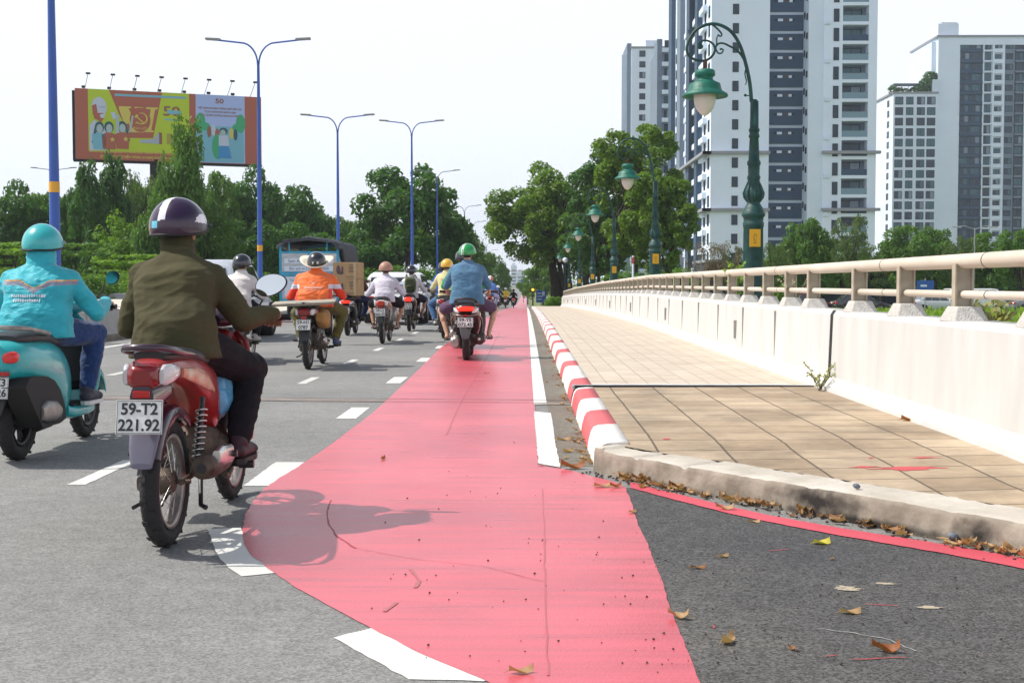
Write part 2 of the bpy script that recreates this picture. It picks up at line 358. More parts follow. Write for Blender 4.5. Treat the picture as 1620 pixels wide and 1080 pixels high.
# hairline cracks and an overlap seam in the red paint
m_seam = M('dark_red_seam', (.5, .12, .14), rough=.5); m_crack = M('dark_crack', (.40, .075, .09), rough=.6)
def ribbon(pts, w, z, name, mat):
    b = MB(); vs = []
    for i, p in enumerate(pts):
        a = Vector(pts[max(0, i - 1)]); c = Vector(pts[min(len(pts) - 1, i + 1)]); d = (c - a).normalized(); n = Vector((-d.y, d.x)) * w / 2 * random.uniform(.5, 1.3)
        vs += [(p[0] + n.x, p[1] + n.y, z), (p[0] - n.x, p[1] - n.y, z)]
    b.add(vs, [(2 * i, 2 * i + 1, 2 * i + 3, 2 * i + 2) for i in range(len(pts) - 1)]); return b.build(name, mat, kind='structure')
def jag(pts, n=8, a=.006):
    out = []
    for i in range(len(pts) - 1):
        for k in range(n):
            u = k / n; out.append((pts[i][0] * (1 - u) + pts[i + 1][0] * u + random.uniform(-a, a), pts[i][1] * (1 - u) + pts[i + 1][1] * u + random.uniform(-a, a)))
    return out + [pts[-1]]
ribbon(jag([gp(*p) for p in [(521, 795), (515, 812), (517, 832), (530, 853), (560, 872)]], 5, .003), .008, .0062, 'lane_crack', m_crack)
ribbon(jag([gp(*p) for p in [(560, 872), (600, 880), (660, 890), (760, 900), (860, 925)]], 6, .004), .004, .0062, 'lane_crack', m_seam)
ribbon(jag([gp(*p) for p in [(858, 775), (862, 850), (862, 940), (868, 1078)]], 10, .003), .007, .0062, 'lane_seam', m_seam)
ribbon(jag([(-.62, 30), (-.6, 20), (-.63, 12), (-.6, 9.5)], 10, .004), .012, .0062, 'lane_seam', m_seam)
ribbon(jag([gp(*p) for p in [(648, 905), (662, 925), (655, 936)]], 3, .002), .014, .0062, 'skid_mark', M('skid_mark_grey', (.42, .15, .16), rough=.7))
ribbon(jag([gp(*p) for p in [(606, 975), (625, 960)]], 3, .002), .02, .0062, 'skid_mark', MATS['skid_mark_grey'])
# fresh dark asphalt and thin red edge stripe
st_u = [(998, 765), (1060, 781), (1150, 803), (1235, 821), (1330, 838), (1413, 851), (1520, 868), (1620, 886), (1700, 900)]
st_l = [(998, 774), (1060, 791), (1150, 814), (1235, 832), (1330, 850), (1413, 864), (1520, 883), (1620, 902), (1700, 918)]
fr = [gp(990, 773)] + [gp(x, y - 1) for x, y in st_l[:-1]] + [(2.6, 4.9), (4.5, 3.3), (8.5, 3), (8.5, -2.5), (.5, -2.5), (.46, 3.1)] + RA[::1]
flat_tri('fresh_asphalt', ragged(fr, .1, .003), .002, m_fresh)
m_stripe = paint('red_stripe_paint', (.62, .085, .12), .2, (.4, .12, .12), .55)
flat_tri('red_edge_stripe', ragged([gp(*p) for p in st_u] + [gp(*p) for p in st_l[::-1]], .05, .004), .0065, m_stripe)
# solid white edge line beside the gutter
W1 = ragged([gp(852, 736), gp(887, 742), gp(880, 708), gp(872, 655), gp(845, 652)], .04, .005)
flat_tri('white_edge_line', W1, .0075, m_white)
b = MB(); strip(b, .075, .2, 11.9, 120, .0075); b.build('white_edge_line', m_white, kind='structure')
b = MB(); strip(b, .202, .455, 7.9, 110, .003); b.build('gutter', m_gutter, kind='structure')
b = MB(); strip(b, -7.62, -7.47, 8, 42, .004); b.build('white_edge_line', m_white, kind='structure')
# lane dashes
m_white2 = paint('worn_white_paint', (.66, .66, .63), .75, (.27, .27, .26), .7, 5)
def dash(xc, y0, y1, w, m_=None):
    p = [(xc - w / 2, y0), (xc + w / 2, y0), (xc + w / 2, y1), (xc - w / 2, y1)]
    return flat_tri('lane_dash', ragged(p, .08, .005 if y0 < 12 else 0), .0025 + G(y0), m_ or m_white)
for y0 in (10.7, 14.5, 18.5, 22.3, 26.1): dash(-1.53, y0, y0 + .95, .17)
for y0 in (7.15, 10.85, 14.4, 18.0, 21.5, 25.2, 28.8): dash(-2.57, y0, y0 + 1.0, .105, m_white2)
for y0 in (11.9, 15.7, 19.5, 23.3, 27.0): dash(-5.2, y0, y0 + 1.0, .12, m_white2)
for y0 in range(36, 110, 8): dash(-2.9, y0, y0 + 2.0, .12, m_white2)
for pl in ([(381, 771), (433, 733), (482, 733), (437, 771)], [(323, 841), (377, 838), (392, 868), (437, 911), (376, 917), (356, 903), (340, 885)],
           [(523, 1016), (588, 1000), (650, 1024), (780, 1082), (765, 1086), (645, 1084)], ):
    flat_tri('lane_dash', ragged([gp(*p) for p in pl], .05, .004), .0027, m_white)
# bridge expansion joint across the carriageway
b = MB(); b.add([(-9, 12.75, .0032), (.08, 12.1, .0032), (.08, 12.38, .0032), (-9, 13.1, .0032)], [(0, 1, 2, 3)]); b.build('expansion_joint', M('joint_filler', (.24, .2, .18), rough=.8, var=.2, vscale=6), kind='structure')
for dy in (0, .3): ribbon(jag([(-9, 12.77 + dy), (-4, 12.42 + dy), (.44, 12.06 + dy * .9)], 12, .01), .022, .0085, 'expansion_joint', m_dline)
ribbon(jag([(.08, 12.0), (.44, 11.95)], 3, .01), .12, .0092, 'expansion_joint', M('joint_filler2', (.33, .28, .23), rough=.85))

# ---------------- pavement ----------------
KZ = .17
cutb = [(.41, 7.67), (.62, 7.33), (.88, 6.95), (1.29, 6.41), (1.72, 5.84), (2.09, 5.31), (2.55, 4.66), (3.1, 3.9)]
cuti = []
for i, p in enumerate(cutb):
    a = Vector(cutb[max(0, i - 1)]); c = Vector(cutb[min(len(cutb) - 1, i + 1)]); d = (c - a).normalized(); n = Vector((-d.y, d.x)); n = n if n.y > 0 else -n
    w = .17 if i == 0 else (.24 if i < 2 else .3); cuti.append((p[0] + n.x * w, p[1] + n.y * w))
pv = MB(); rows = [(.625, 11.9), (.625, 10), (.625, 8.6), (.62, 7.95), (.56, 7.74)] + [p for p in cuti[1:] if p[0] < 2.65] + [(2.8, 4.75), (2.85, 4.4)]
lz = [.172, .172, .17, .168, .158] + [.1425] * 20
vs = []
for i, (x, y) in enumerate(rows): vs += [(x, y, lz[i]), (2.9, y + .0, .18 if y > 7 else .172)]
pv.add(vs, [(2 * i, 2 * i + 1, 2 * i + 3, 2 * i + 2)[::-1] for i in range(len(rows) - 1)]); pv.build('pavement', m_tile_near, kind='structure')
pv = MB(); strip(pv, .63, 2.9, 12.06, 98, .176); pv.build('pavement', m_tile_far, kind='structure')
def slab_z(x, y):
    ry = [r[1] for r in rows][::-1]; xl = float(np.interp(y, ry, [r[0] for r in rows][::-1])); zl = float(np.interp(y, ry, lz[:len(rows)][::-1])); t = (x - xl) / (2.9 - xl); return zl * (1 - t) + (.18 if y > 7 else .172) * t
# straight painted kerb, alternately white and red
def kerb(y0, y1, name, dz=0.):
    kb = MB(); sec = [(.425, -.02), (.435, .06), (.452, .125), (.47, .155), (.50, .168), (.56, .174), (.632, .176), (.632, 0)]
    bounds = [y0]; col = []
    y = y0
    while y < y1 - .01:
        k_ = len(bounds) - 1; red = (k_ % 2 == (1 if y0 < 10 else 0)); y = min(y1, y + (1.0 if y0 < 10 else (.95 if red else 1.95))); bounds.append(y)
    for i in range(len(bounds) - 1):
        ys = sorted(set([bounds[i], bounds[i + 1]]))
        rs = [[(x + (.0), yy, z + G(yy) + dz) for x, z in sec] for yy in ys]
        c = 0 if (i % 2 == (0 if y0 < 10 else 1)) else 1
        n = len(sec); vs = rs[0] + rs[1]
        kb.add(vs, [(j, j + 1, n + j + 1, n + j) for j in range(n - 1)], c, True)
        kb.add(rs[0], [tuple(range(n))], c); kb.add(rs[1], [tuple(range(n))[::-1]], c)
    return kb.build(name, [m_kerbw, m_kerbr], kind='structure')
kerb(7.75, 11.9, 'kerb'); kerb(12.05, 98, 'kerb', .004)
# cut kerb sweeping round to the side road, weathered, with soot stains
m_cut = M('sooty_kerb_concrete', (.19, .16, .125), rough=.9, col2=(.38, .33, .27), vscale=7, bump=.35, bscale=22, detail=9)
def soot(m, spots):
    nt = m.node_tree; N = nt.nodes; L = nt.links; b = N['Principled BSDF']; cur = b.inputs['Base Color'].links[0].from_socket; tc = N['Texture Coordinate']
    nz = N.new('ShaderNodeTexNoise'); nz.inputs['Scale'].default_value = 14; nz.inputs['Detail'].default_value = 6; L.new(tc.outputs['Object'], nz.inputs['Vector'])
    for (c, r) in spots:
        su = N.new('ShaderNodeVectorMath'); su.operation = 'SUBTRACT'; L.new(tc.outputs['Object'], su.inputs[0]); su.inputs[1].default_value = c
        dv = N.new('ShaderNodeVectorMath'); dv.operation = 'DIVIDE'; L.new(su.outputs[0], dv.inputs[0]); dv.inputs[1].default_value = r
        ln = N.new('ShaderNodeVectorMath'); ln.operation = 'LENGTH'; L.new(dv.outputs[0], ln.inputs[0])
        ad = N.new('ShaderNodeMath'); ad.operation = 'MULTIPLY_ADD'; L.new(nz.outputs[0], ad.inputs[0]); ad.inputs[1].default_value = 1.2; L.new(ln.outputs['Value'], ad.inputs[2])
        mr = N.new('ShaderNodeMapRange'); mr.inputs[1].default_value = .85; mr.inputs[2].default_value = 1.8; mr.inputs[3].default_value = .97; mr.inputs[4].default_value = 0; L.new(ad.outputs[0], mr.inputs[0])
        mx = N.new('ShaderNodeMixRGB'); L.new(mr.outputs[0], mx.inputs[0]); L.new(cur, mx.inputs[1]); mx.inputs[2].default_value = (.015, .012, .011, 1); cur = mx.outputs[0]
    L.new(cur, b.inputs['Base Color'])
soot(m_cut, [((1.42, 6.2, .075), (.26, .3, .07)), ((1.97, 5.5, .05), (.11, .14, .06)), ((1.62, 5.98, .01), (.6, .7, .03)), ((.8, 7.05, .0), (.3, .4, .03))])
m_cuttop = M('kerb_top_mortar', (.44, .40, .34), rough=.9, col2=(.60, .56, .50), vscale=4, bump=.3, bscale=40)
def lerp_path(path, t):
    n = len(path) - 1; f = min(n - 1e-6, t * n); i = int(f); u = f - i
    return (path[i][0] * (1 - u) + path[i + 1][0] * u, path[i][1] * (1 - u) + path[i + 1][1] * u)
ck = MB(); NN = 260; rs = []
for k in range(NN):
    t_ = k / (NN - 1); a = Vector(lerp_path(cutb, t_)); c = Vector(lerp_path(cuti, t_)); u = (c - a)
    h = .14 + .006 * mnoise.noise(Vector((t_ * 17, 0, 0))) + .004 * mnoise.noise(Vector((t_ * 90, 4, 0))) - .014 * max(0, mnoise.noise(Vector((t_ * 31, 8, 0))) - .25) * 3 + (.015 if t_ < .03 else 0); j = .012 * mnoise.noise(Vector((t_ * 23, 3, 0))) + .007 * mnoise.noise(Vector((t_ * 110, 1, 0)))
    prof = [(0 + j, -.02), (.02 + j, .03), (.05 + j * 2, h - .03), (.09 + j, h - .006), (.15, h), (1.0 + .1 * mnoise.noise(Vector((t_ * 9, 9, 0))), h + .0035)]
    rs.append([(a.x + u.x * q, a.y + u.y * q, z) for q, z in prof])
n = 6; vs = [p for r in rs for p in r]
for k in range(NN - 1):
    for j in range(5):
        ck.f.append((k * n + j, (k + 1) * n + j, (k + 1) * n + j + 1, k * n + j + 1)[::-1]); ck.m.append(0 if j < 3 else 1); ck.sm.append(j != 3)
ck.v = vs; ck.add([rs[0][i] for i in range(6)], [tuple(range(6))], 0)
ck.build('cut_kerb', [m_cut, m_cuttop], kind='structure')
m_rsp = M('red_paint_spill', (.62, .07, .09), rough=.6)
flat_tri('red_paint_stroke', [gp(944, 742), gp(950, 742), gp(962, 712), gp(956, 712)], .012, m_rsp)
b = MB(); b.add([(.425, 7.665, .02), (.445, 7.65, .03), (.472, 7.70, .12), (.5, 7.76, .163), (.485, 7.79, .165), (.45, 7.72, .12)], [(0, 1, 2, 3, 4, 5)]); b.build('red_paint_stroke', m_rsp, kind='structure')
# steel joint plate over the pavement
b = MB(); b.bb(.44, 2.74, 11.9, 12.06, .15, .184, 0); b.bb(.46, 2.74, 11.885, 11.9, .14, .19, 1); b.bb(.64, 2.5, 12.06, 12.12, .17, .187, 2)
b.build('joint_plate', [M('dusty_steel', (.42, .42, .43), rough=.45, metal=.4, var=.25, vscale=8), m_black, m_kerbw], kind='structure')
# red paint splashes on the slabs
def splash(cx, cy, rx, ry, z, mat, n=40, name='paint_splash'):
    rr = []
    for k in range(n):
        a = 2 * math.pi * k / n; q = .7 + .5 * mnoise.noise(Vector((math.cos(a) * 2 + cx, math.sin(a) * 2 + cy, 1))) + random.uniform(-.12, .12)
        rr.append((cx + rx * q * math.cos(a), cy + ry * q * math.sin(a)))
    return flat_tri(name, rr, z, mat)
m_spl = paint('faded_red_splash', (.62, .09, .10), .62, (.48, .3, .24), .7, 22)
def slab_pt(px, py): return gp(px, py, .157)
for (px, py, rx, ry) in [(1440, 741, .23, .055), (1370, 738, .09, .03), (1465, 727, .1, .02), (1055, 698, .03, .02), (1380, 726, .03, .01)]:
    x, y = slab_pt(px, py); splash(x, y, rx * 1.1, ry * 1.5, lambda a, c: slab_z(a, c) + .003, m_spl)
m_sand = M('pale_dust', (.32, .27, .2), rough=.95)
m_sand = paint('pale_dust_patch', (.42, .36, .27), .95, (.09, .088, .085), .9, 30)
for (px, py, rx, ry) in [(1345, 935, .06, .05), (1475, 965, .05, .03), (1405, 927, .05, .02)]:
    x, y = gp(px, py); splash(x, y, rx, ry, .0045, m_sand, name='dust_patch')
for (a, c) in [((1372, 960), (1426, 963)), ((1352, 1050), (1440, 1046)), ((1130, 995), (1134, 1000)), ((1220, 875), (1250, 872)), ((1310, 1045), (1330, 1043))]:
    ribbon(jag([gp(*a), gp(*c)], 8, .003), .006, .0052, 'red_paint_streak', M('thin_red_streak', (.45, .06, .07), rough=.7))
ribbon(jag([gp(*p) for p in [(1300, 1000), (1360, 1008), (1405, 1016), (1455, 1036)]], 6, .006), .005, .0052, 'chalk_scratch', M('chalk', (.35, .35, .34), rough=.9))
x, y = gp(858, 739); splash(x, y, .04, .02, .0078, M('thick_red_blob', (.58, .05, .07), rough=.3))

# ---------------- parapet and railing ----------------
psec = [(2.70, .1), (2.715, .21), (2.785, .30), (2.805, .86), (2.83, .9), (3.12, .9), (3.14, .3), (3.6, .26), (3.6, -.2), (3.1, -1.3), (2.9, -1.3)]
def parapet(y0, y1, label, step=2.0):
    pb = MB(); n = len(psec); ys = sorted(set([y0, y1] + [y for y in YS if y0 < y < y1])); rs = [[(x, y, z + G(y)) for x, z in psec] for y in ys]
    vs = [p for r in rs for p in r]
    for k in range(len(ys) - 1):
        for j in range(n):
            pb.f.append((k * n + j, (k + 1) * n + j, (k + 1) * n + (j + 1) % n, k * n + (j + 1) % n)); pb.m.append(0); pb.sm.append(False)
    pb.v = vs; pb.add(rs[0], [tuple(range(n))], 0); pb.add(rs[-1], [tuple(range(n))[::-1]], 0)
    o = pb.build('bridge_parapet', [m_wall], label=label, cat='wall', bevel=0)
    return o
p1 = parapet(1.5, 11.58, 'white concrete parapet nearer than the black joint')
p2 = parapet(11.64, 99, 'long white concrete parapet running from the black joint to the trees')
# thin grey casting joints with drain slots
y = 14.2; k = 0
while y < 96:
    pj = MB(); pj.xprism([(y - .004, .34 + G(y)), (y + .004, .34 + G(y)), (y + .004, .84 + G(y)), (y - .004, .84 + G(y))], 2.7825, 2.82)
    if k % 4 == 1: pj.bb(2.76, 2.83, y + .5, y + .54, .42 + G(y), .66 + G(y))
    y += 2.1; k += 1; pj.build('casting_joint', M('casting_joint_grey', (.36, .35, .33), rough=.9), p2)
b = MB()
for a, c in zip(psec[:5], psec[1:6]):
    b.add([(a[0] - .004, 11.565, a[1] + .004), (c[0] - .004, 11.565, c[1] + .004), (c[0] - .004, 11.655, c[1] + .004), (a[0] - .004, 11.655, a[1] + .004)], [(0, 1, 2, 3)])
b.build('rubber_joint', m_black, p2, label='black rubber joint strip')
m_rail = M('tan_rail_paint', (.55, .48, .39), rough=.55, col2=(.68, .61, .52), vscale=3, stretch=(1, .3, 1), detail=8)
m_post = M('tan_post_paint', (.35, .30, .23), rough=.6, col2=(.52, .46, .37), vscale=6, detail=8)
m_plinth = M('rough_plinth_concrete', (.52, .5, .47), rough=.95, col2=(.64, .62, .59), vscale=18, bump=.8, bscale=80)
rail = empty('bridge_railing', (0, 0, 0), label='tan tubular metal railing with two rails on top of white parapet', cat='railing')
py_ = [4.6, 5.9, 7.2, 8.52, 9.79, 11.15, 12.92, 14.04, 15.34]
while py_[-1] < 97: py_.append(py_[-1] + 1.33)
yy = [2.0] + [y for y in YS if 2 < y < 97] + [97.5]
b = MB(); b.tube([(2.93, y, 1.297 + G(y)) for y in yy], .05, 16); b.build('top_rail', m_rail, rail)
b = MB(); b.tube([(2.93, y, 1.075 + G(y)) for y in yy], .027, 12); b.build('lower_rail', m_rail, rail)
pm = MB(); pm.bb(-.055, .055, -.006, .006, 0, .33); pm.bb(-.062, -.05, -.035, .035, 0, .33); pm.bb(.05, .062, -.035, .035, 0, .33); pm.bb(-.07, .07, -.06, .06, -.0, .012)
for sx in (-.03, .03): pm.lathe([(.0, .012), (.035, .012), (.04, .008)], (sx * 1, -.045, .0), seg=6)
lm = MB(); lm.box((0, 0, -.0), (.235, .30, .1), taper=.66)
p0 = None
for y in py_:
    if p0 is None:
        p0 = pm.build('post', m_post, rail, loc=(2.93, y, .95 + G(y))); l0 = lm.build('plinth', m_plinth, rail, loc=(2.94, y, .945 + G(y)), bevel=.006)
    else:
        a = p0.copy(); COL.objects.link(a); a.parent = rail; a.location = (2.93, y, .95 + G(y)); c = l0.copy(); COL.objects.link(c); c.parent = rail; c.location = (2.94, y, .945 + G(y)); c.rotation_euler = (0, 0, random.uniform(-.03, .03))
m_ring = M('dark_coupling', (.05, .045, .04), rough=.5)
for y in (8.05, 10.35, 14.7, 20.7, 26.7):
    for (z, r) in ((1.297, .0515), (1.075, .0285)):
        b = MB(); b.tube([(2.93, y - .006, z + G(y)), (2.93, y + .006, z + G(y))], r, 16); b.build('coupling_ring', m_ring, rail)
# weed at the joint, vine shoots on the parapet
def sprig(name, loc, h, n, label, cat, cols=((.16, .17, .05), (.25, .24, .1)), leaf=.03, spread=.5):
    root = empty(name, loc, label=label, cat=cat); st = MB(); lf = MB()
    for k in range(n):
        a = random.uniform(0, 6.28); tip = Vector((math.cos(a) * spread * h, math.sin(a) * spread * h, h * random.uniform(.5, 1)))
        pts = [tip * u + Vector((0, 0, h * .15 * math.sin(u * 3))) for u in (0, .35, .7, 1)]; st.tube(pts, .002 + h * .003, 4)
        for u in np.linspace(.2, 1, 7):
            p = tip * u + Vector((0, 0, h * .15 * math.sin(u * 3)))
            for q in range(2):
                d = Vector((random.gauss(0, 1), random.gauss(0, 1), random.gauss(.3, .6))).normalized() * leaf; w = d.orthogonal().normalized() * leaf * .35
                lf.add([p, p + d * .5 + w, p + d, p + d * .5 - w], [(0, 1, 2, 3)])
    st.build('stem', M('green_stem', (.12, .14, .05), rough=.8), root); lf.build('foliage', leafmat(name + '_leaf', *cols), root); return root
sprig('weed', (2.66, 11.45, .17), .26, 9, 'small dry weed growing at the foot of the parapet joint', 'weed', ((.25, .25, .1), (.42, .4, .22)))
sprig('climbing_plant', (3.02, 18.3, .86), .62, 7, 'green climbing shoots standing highest among the railing posts', 'plant', ((.10, .2, .03), (.25, .38, .08)), .09, .2)
sprig('climbing_plant', (3.02, 15.4, .86), .3, 6, 'low leafy shoot between railing posts beside dry tangle', 'plant', ((.08, .16, .03), (.2, .3, .06)), .08, .5)
sprig('dry_twigs', (3.0, 14.1, .93), .32, 12, 'pale dry twig tangle around a railing post', 'twigs', ((.5, .48, .4), (.6, .58, .5)), .02, .6)
sprig('weed', (3.25, 8.9, .75), .3, 9, 'pale green grass weed showing behind the parapet near the joint', 'weed', ((.3, .4, .12), (.45, .5, .25)), .08, .5)

# ---------------- left median slab with barrier face ----------------
mb_ = MB()
mf = [(8, -8.35), (30, -8.35), (34, -8.0), (39.5, -7.75)]
def mface(y): return float(np.interp(y, [p[0] for p in mf], [p[1] for p in mf]))
msec = [(.0, -.02), (.0, .1), (-.03, .13), (-.2, .22), (-.26, .62), (-.3, .65)]
ysx = [2, 8, 12, 16, 20, 24, 27, 30, 34, 37, 39.5]
rs = [[(mface(y) + x, y, z) for x, z in msec] + [(-13.6, y, .65), (-13.6, y, -.05)] for y in ysx]; n = 8
mb_.v = [p for r in rs for p in r]
for k in range(len(ysx) - 1):
    for j in range(n - 1):
        mb_.f.append((k * n + j, k * n + j + 1, (k + 1) * n + j + 1, (k + 1) * n + j)); mb_.m.append(1 if j < 2 else (0 if j < 5 else 2)); mb_.sm.append(False)
mb_.add(rs[-1], [tuple(range(n))[::-1]], 0)
o = mb_.build('median_barrier', [M('grey_barrier_concrete', (.40, .39, .37), rough=.9, col2=(.50, .485, .46), vscale=2.5, bump=.2, stretch=(1, 1, .3), detail=8), M('barrier_foot', (.25, .22, .18), rough=.95, var=.2), M('pale_median_top', (.58, .54, .46), rough=.95, var=.1, vscale=1)],
          label='low grey concrete median barrier with flat pale top on left roadside', cat='barrier')
y = 10.2
while y < 39:
    x = mface(y); b = MB(); b.add([(x - .19 - .006, y - .01, .215), (x - .19 - .006, y + .01, .215), (x - .252, y + .01, .615), (x - .252, y - .01, .615)], [(0, 1, 2, 3)]); b.build('casting_joint', m_dline, o); y += 2.4
b = MB(); b.bb(-13.6, -9.25, 39.7, 78, -.9, .1); b.build('median_island', MATS['pale_median_top'], kind='structure')
# ---------------- people ----------------
M('black_rubber', (.015, .015, .016), rough=.6)
def rm(mb, voxel, smooth=4):
    """one continuous skin over the given closed shapes"""
    me = bpy.data.meshes.new('tmp'); me.from_pydata([tuple(p) for p in mb.v], [], mb.f); me.update()
    o = bpy.data.objects.new('tmp', me); COL.objects.link(o)
    m = o.modifiers.new('r', 'REMESH'); m.mode = 'VOXEL'; m.voxel_size = voxel; m.use_smooth_shade = True
    if smooth:
        s = o.modifiers.new('s', 'SMOOTH'); s.factor = .5; s.iterations = smooth
    dg = bpy.context.evaluated_depsgraph_get(); out = bpy.data.meshes.new_from_object(o.evaluated_get(dg))
    bpy.data.objects.remove(o); bpy.data.meshes.remove(me)
    out.polygons.foreach_set('use_smooth', [True] * len(out.polygons)); return out
def link_mesh(name, me, mats, parent, zone=None):
    me.name = name; me.materials.clear()
    for m in (mats if isinstance(mats, (list, tuple)) else [mats]): me.materials.append(m)
    if zone:
        me.polygons.foreach_set('material_index', [zone(p.center) for p in me.polygons])
    o = bpy.data.objects.new(name, me); COL.objects.link(o); o.parent = parent; return o
def wrinkle(me, amp, sc_=(9, 9, 16), seed=0.):
    amp2 = amp * 1.3
    n = len(me.vertices); co = np.empty(n * 3); me.vertices.foreach_get('co', co); co = co.reshape(-1, 3)
    no = np.empty(n * 3); me.vertices.foreach_get('normal', no); no = no.reshape(-1, 3)
    d = np.array([mnoise.noise(Vector((c[0] * sc_[0] + seed, c[1] * sc_[1], c[2] * sc_[2] + c[0] * 5))) + .5 * (1 - 2 * abs(mnoise.noise(Vector((c[0] * sc_[0] * 1.3 + 7, c[1] * sc_[1] + seed, c[2] * sc_[2] * 1.6 - c[0] * 6))))) for c in co])
    d2 = np.array([mnoise.noise(Vector((c[0] * 5 + seed, c[1] * 5, c[2] * 7 + 9))) for c in co])
    co += no * (d * amp + d2 * amp2)[:, None]; me.vertices.foreach_set('co', co.reshape(-1)); me.update()
def ik(a, c, l1, l2, pole):
    a, c = Vector(a), Vector(c); d = c - a; L = min(d.length, (l1 + l2) * .995); u = d.normalized()
    x = (l1 * l1 - l2 * l2 + L * L) / (2 * L); h = math.sqrt(max(0, l1 * l1 - x * x)); p = Vector(pole); p = (p - u * p.dot(u)).normalized()
    return a + u * x + p * h
def fabric(name, col, rough=.85, bump=.5, scale=14, var=.12):
    if name in MATS: return MATS[name]
    m = M(name, col, rough=rough, var=var, vscale=5, bump=bump, bscale=scale, stretch=(1, 1, 2.0), spec=.25); m.node_tree.nodes['Bump'].inputs['Distance'].default_value = .03
    m.node_tree.nodes['Principled BSDF'].inputs['Sheen Weight'].default_value = .2 if max(col) > .08 else 0.
    return m
m_skin = M('tan_skin', (.42, .22, .14), rough=.55, var=.08, vscale=6, bump=.08, bscale=90)
m_skinl = M('light_skin', (.55, .33, .22), rough=.55, var=.08, vscale=6)
m_hair = M('black_hair', (.012, .010, .009), rough=.5, bump=.6, bscale=120)
def torso_rings(pts, infl=0., seg=20):
    """pts: (center(x,y,z), halfwidth, halfdepth)"""
    rs = []; n = len(pts)
    for i, (c, w, d) in enumerate(pts):
        a = Vector(pts[max(0, i - 1)][0]); b = Vector(pts[min(n - 1, i + 1)][0]); t = (b - a).normalized(); x = Vector((1, 0, 0)); f = t.cross(x).normalized() * -1; x2 = f.cross(t).normalized()
        c = Vector(c); rs.append([c + x2 * ((w + infl) * sgp(math.cos(q), .85)) * (1 if x2.x > 0 else -1) + f * ((d + infl) * sgp(math.sin(q), .85)) for q in [2 * math.pi * j / seg for j in range(seg)]])
    return rs
def helmet(parent, c, mats, r=(.134, .156, .148), tilt=0., zone=None, brim=True, low=110, name='helmet', visor=None, yaw=0.):
    h = MB(); seg = 100 if zone else 40; nt_ = 50 if zone else 20; vo = []; vi = []
    for i in range(nt_ + 1):
        for j in range(seg):
            ph = 2 * math.pi * j / seg; fr = (1 + math.sin(ph)) / 2      # 1 = front
            tm = R(low - (low - 80) * (fr ** 1.5)); th = tm * i / nt_ + 1e-3
            p = Vector((math.sin(th) * math.cos(ph) * r[0], math.sin(th) * math.sin(ph) * r[1], math.cos(th) * r[2])); vo.append(p); vi.append(p * .9)
    n = seg
    for i in range(nt_):
        for j in range(seg):
            a, b_, c_, d = i * n + j, i * n + (j + 1) % n, (i + 1) * n + (j + 1) % n, (i + 1) * n + j; h.f.append((a, d, c_, b_)); k = zone(vo[a]) if zone else 0; h.m.append(k); h.sm.append(True)
    N0 = len(vo)
    for i in range(nt_):
        for j in range(seg):
            a, b_, c_, d = i * n + j + N0, i * n + (j + 1) % n + N0, (i + 1) * n + (j + 1) % n + N0, (i + 1) * n + j + N0; h.f.append((a, b_, c_, d)); h.m.append(0); h.sm.append(True)
    for j in range(seg):
        a, b_ = nt_ * n + j, nt_ * n + (j + 1) % n; h.f.append((a, a + N0, b_ + N0, b_)); h.m.append(0); h.sm.append(False)
    h.v = vo + vi
    o = h.build(name, mats, parent, loc=c); o.rotation_euler = (R(tilt), 0, R(yaw))
    t = MB(); t.tube([vo[nt_ * n + j] * .985 for j in range(seg)], .0075, 6, close=True)
    t.build('helmet_rim', MATS['black_rubber'], o)
    if brim:
        v = MB(); k = 14; q = []
        for ring, (rr, z) in enumerate([(1.0, .30), (1.1, .26), (1.2, .18)]):
            for j in range(k):
                ph = R(35 + 110 * j / (k - 1)); e = 1 if 0 < j < k - 1 else .96
                q.append(Vector((math.cos(ph) * r[0] * rr * e, math.sin(ph) * r[1] * rr * e * (1.0), r[2] * z)))
        v.add(q, [(a * k + j, a * k + j + 1, (a + 1) * k + j + 1, (a + 1) * k + j) for a in range(2) for j in range(k - 1)], 0, True)
        v.add([p - Vector((0, 0, .006)) for p in q], [(a * k + j, (a + 1) * k + j, (a + 1) * k + j + 1, a * k + j + 1) for a in range(2) for j in range(k - 1)], 0, True)
        v.build('helmet_peak', visor or mats[0], o)
    return o
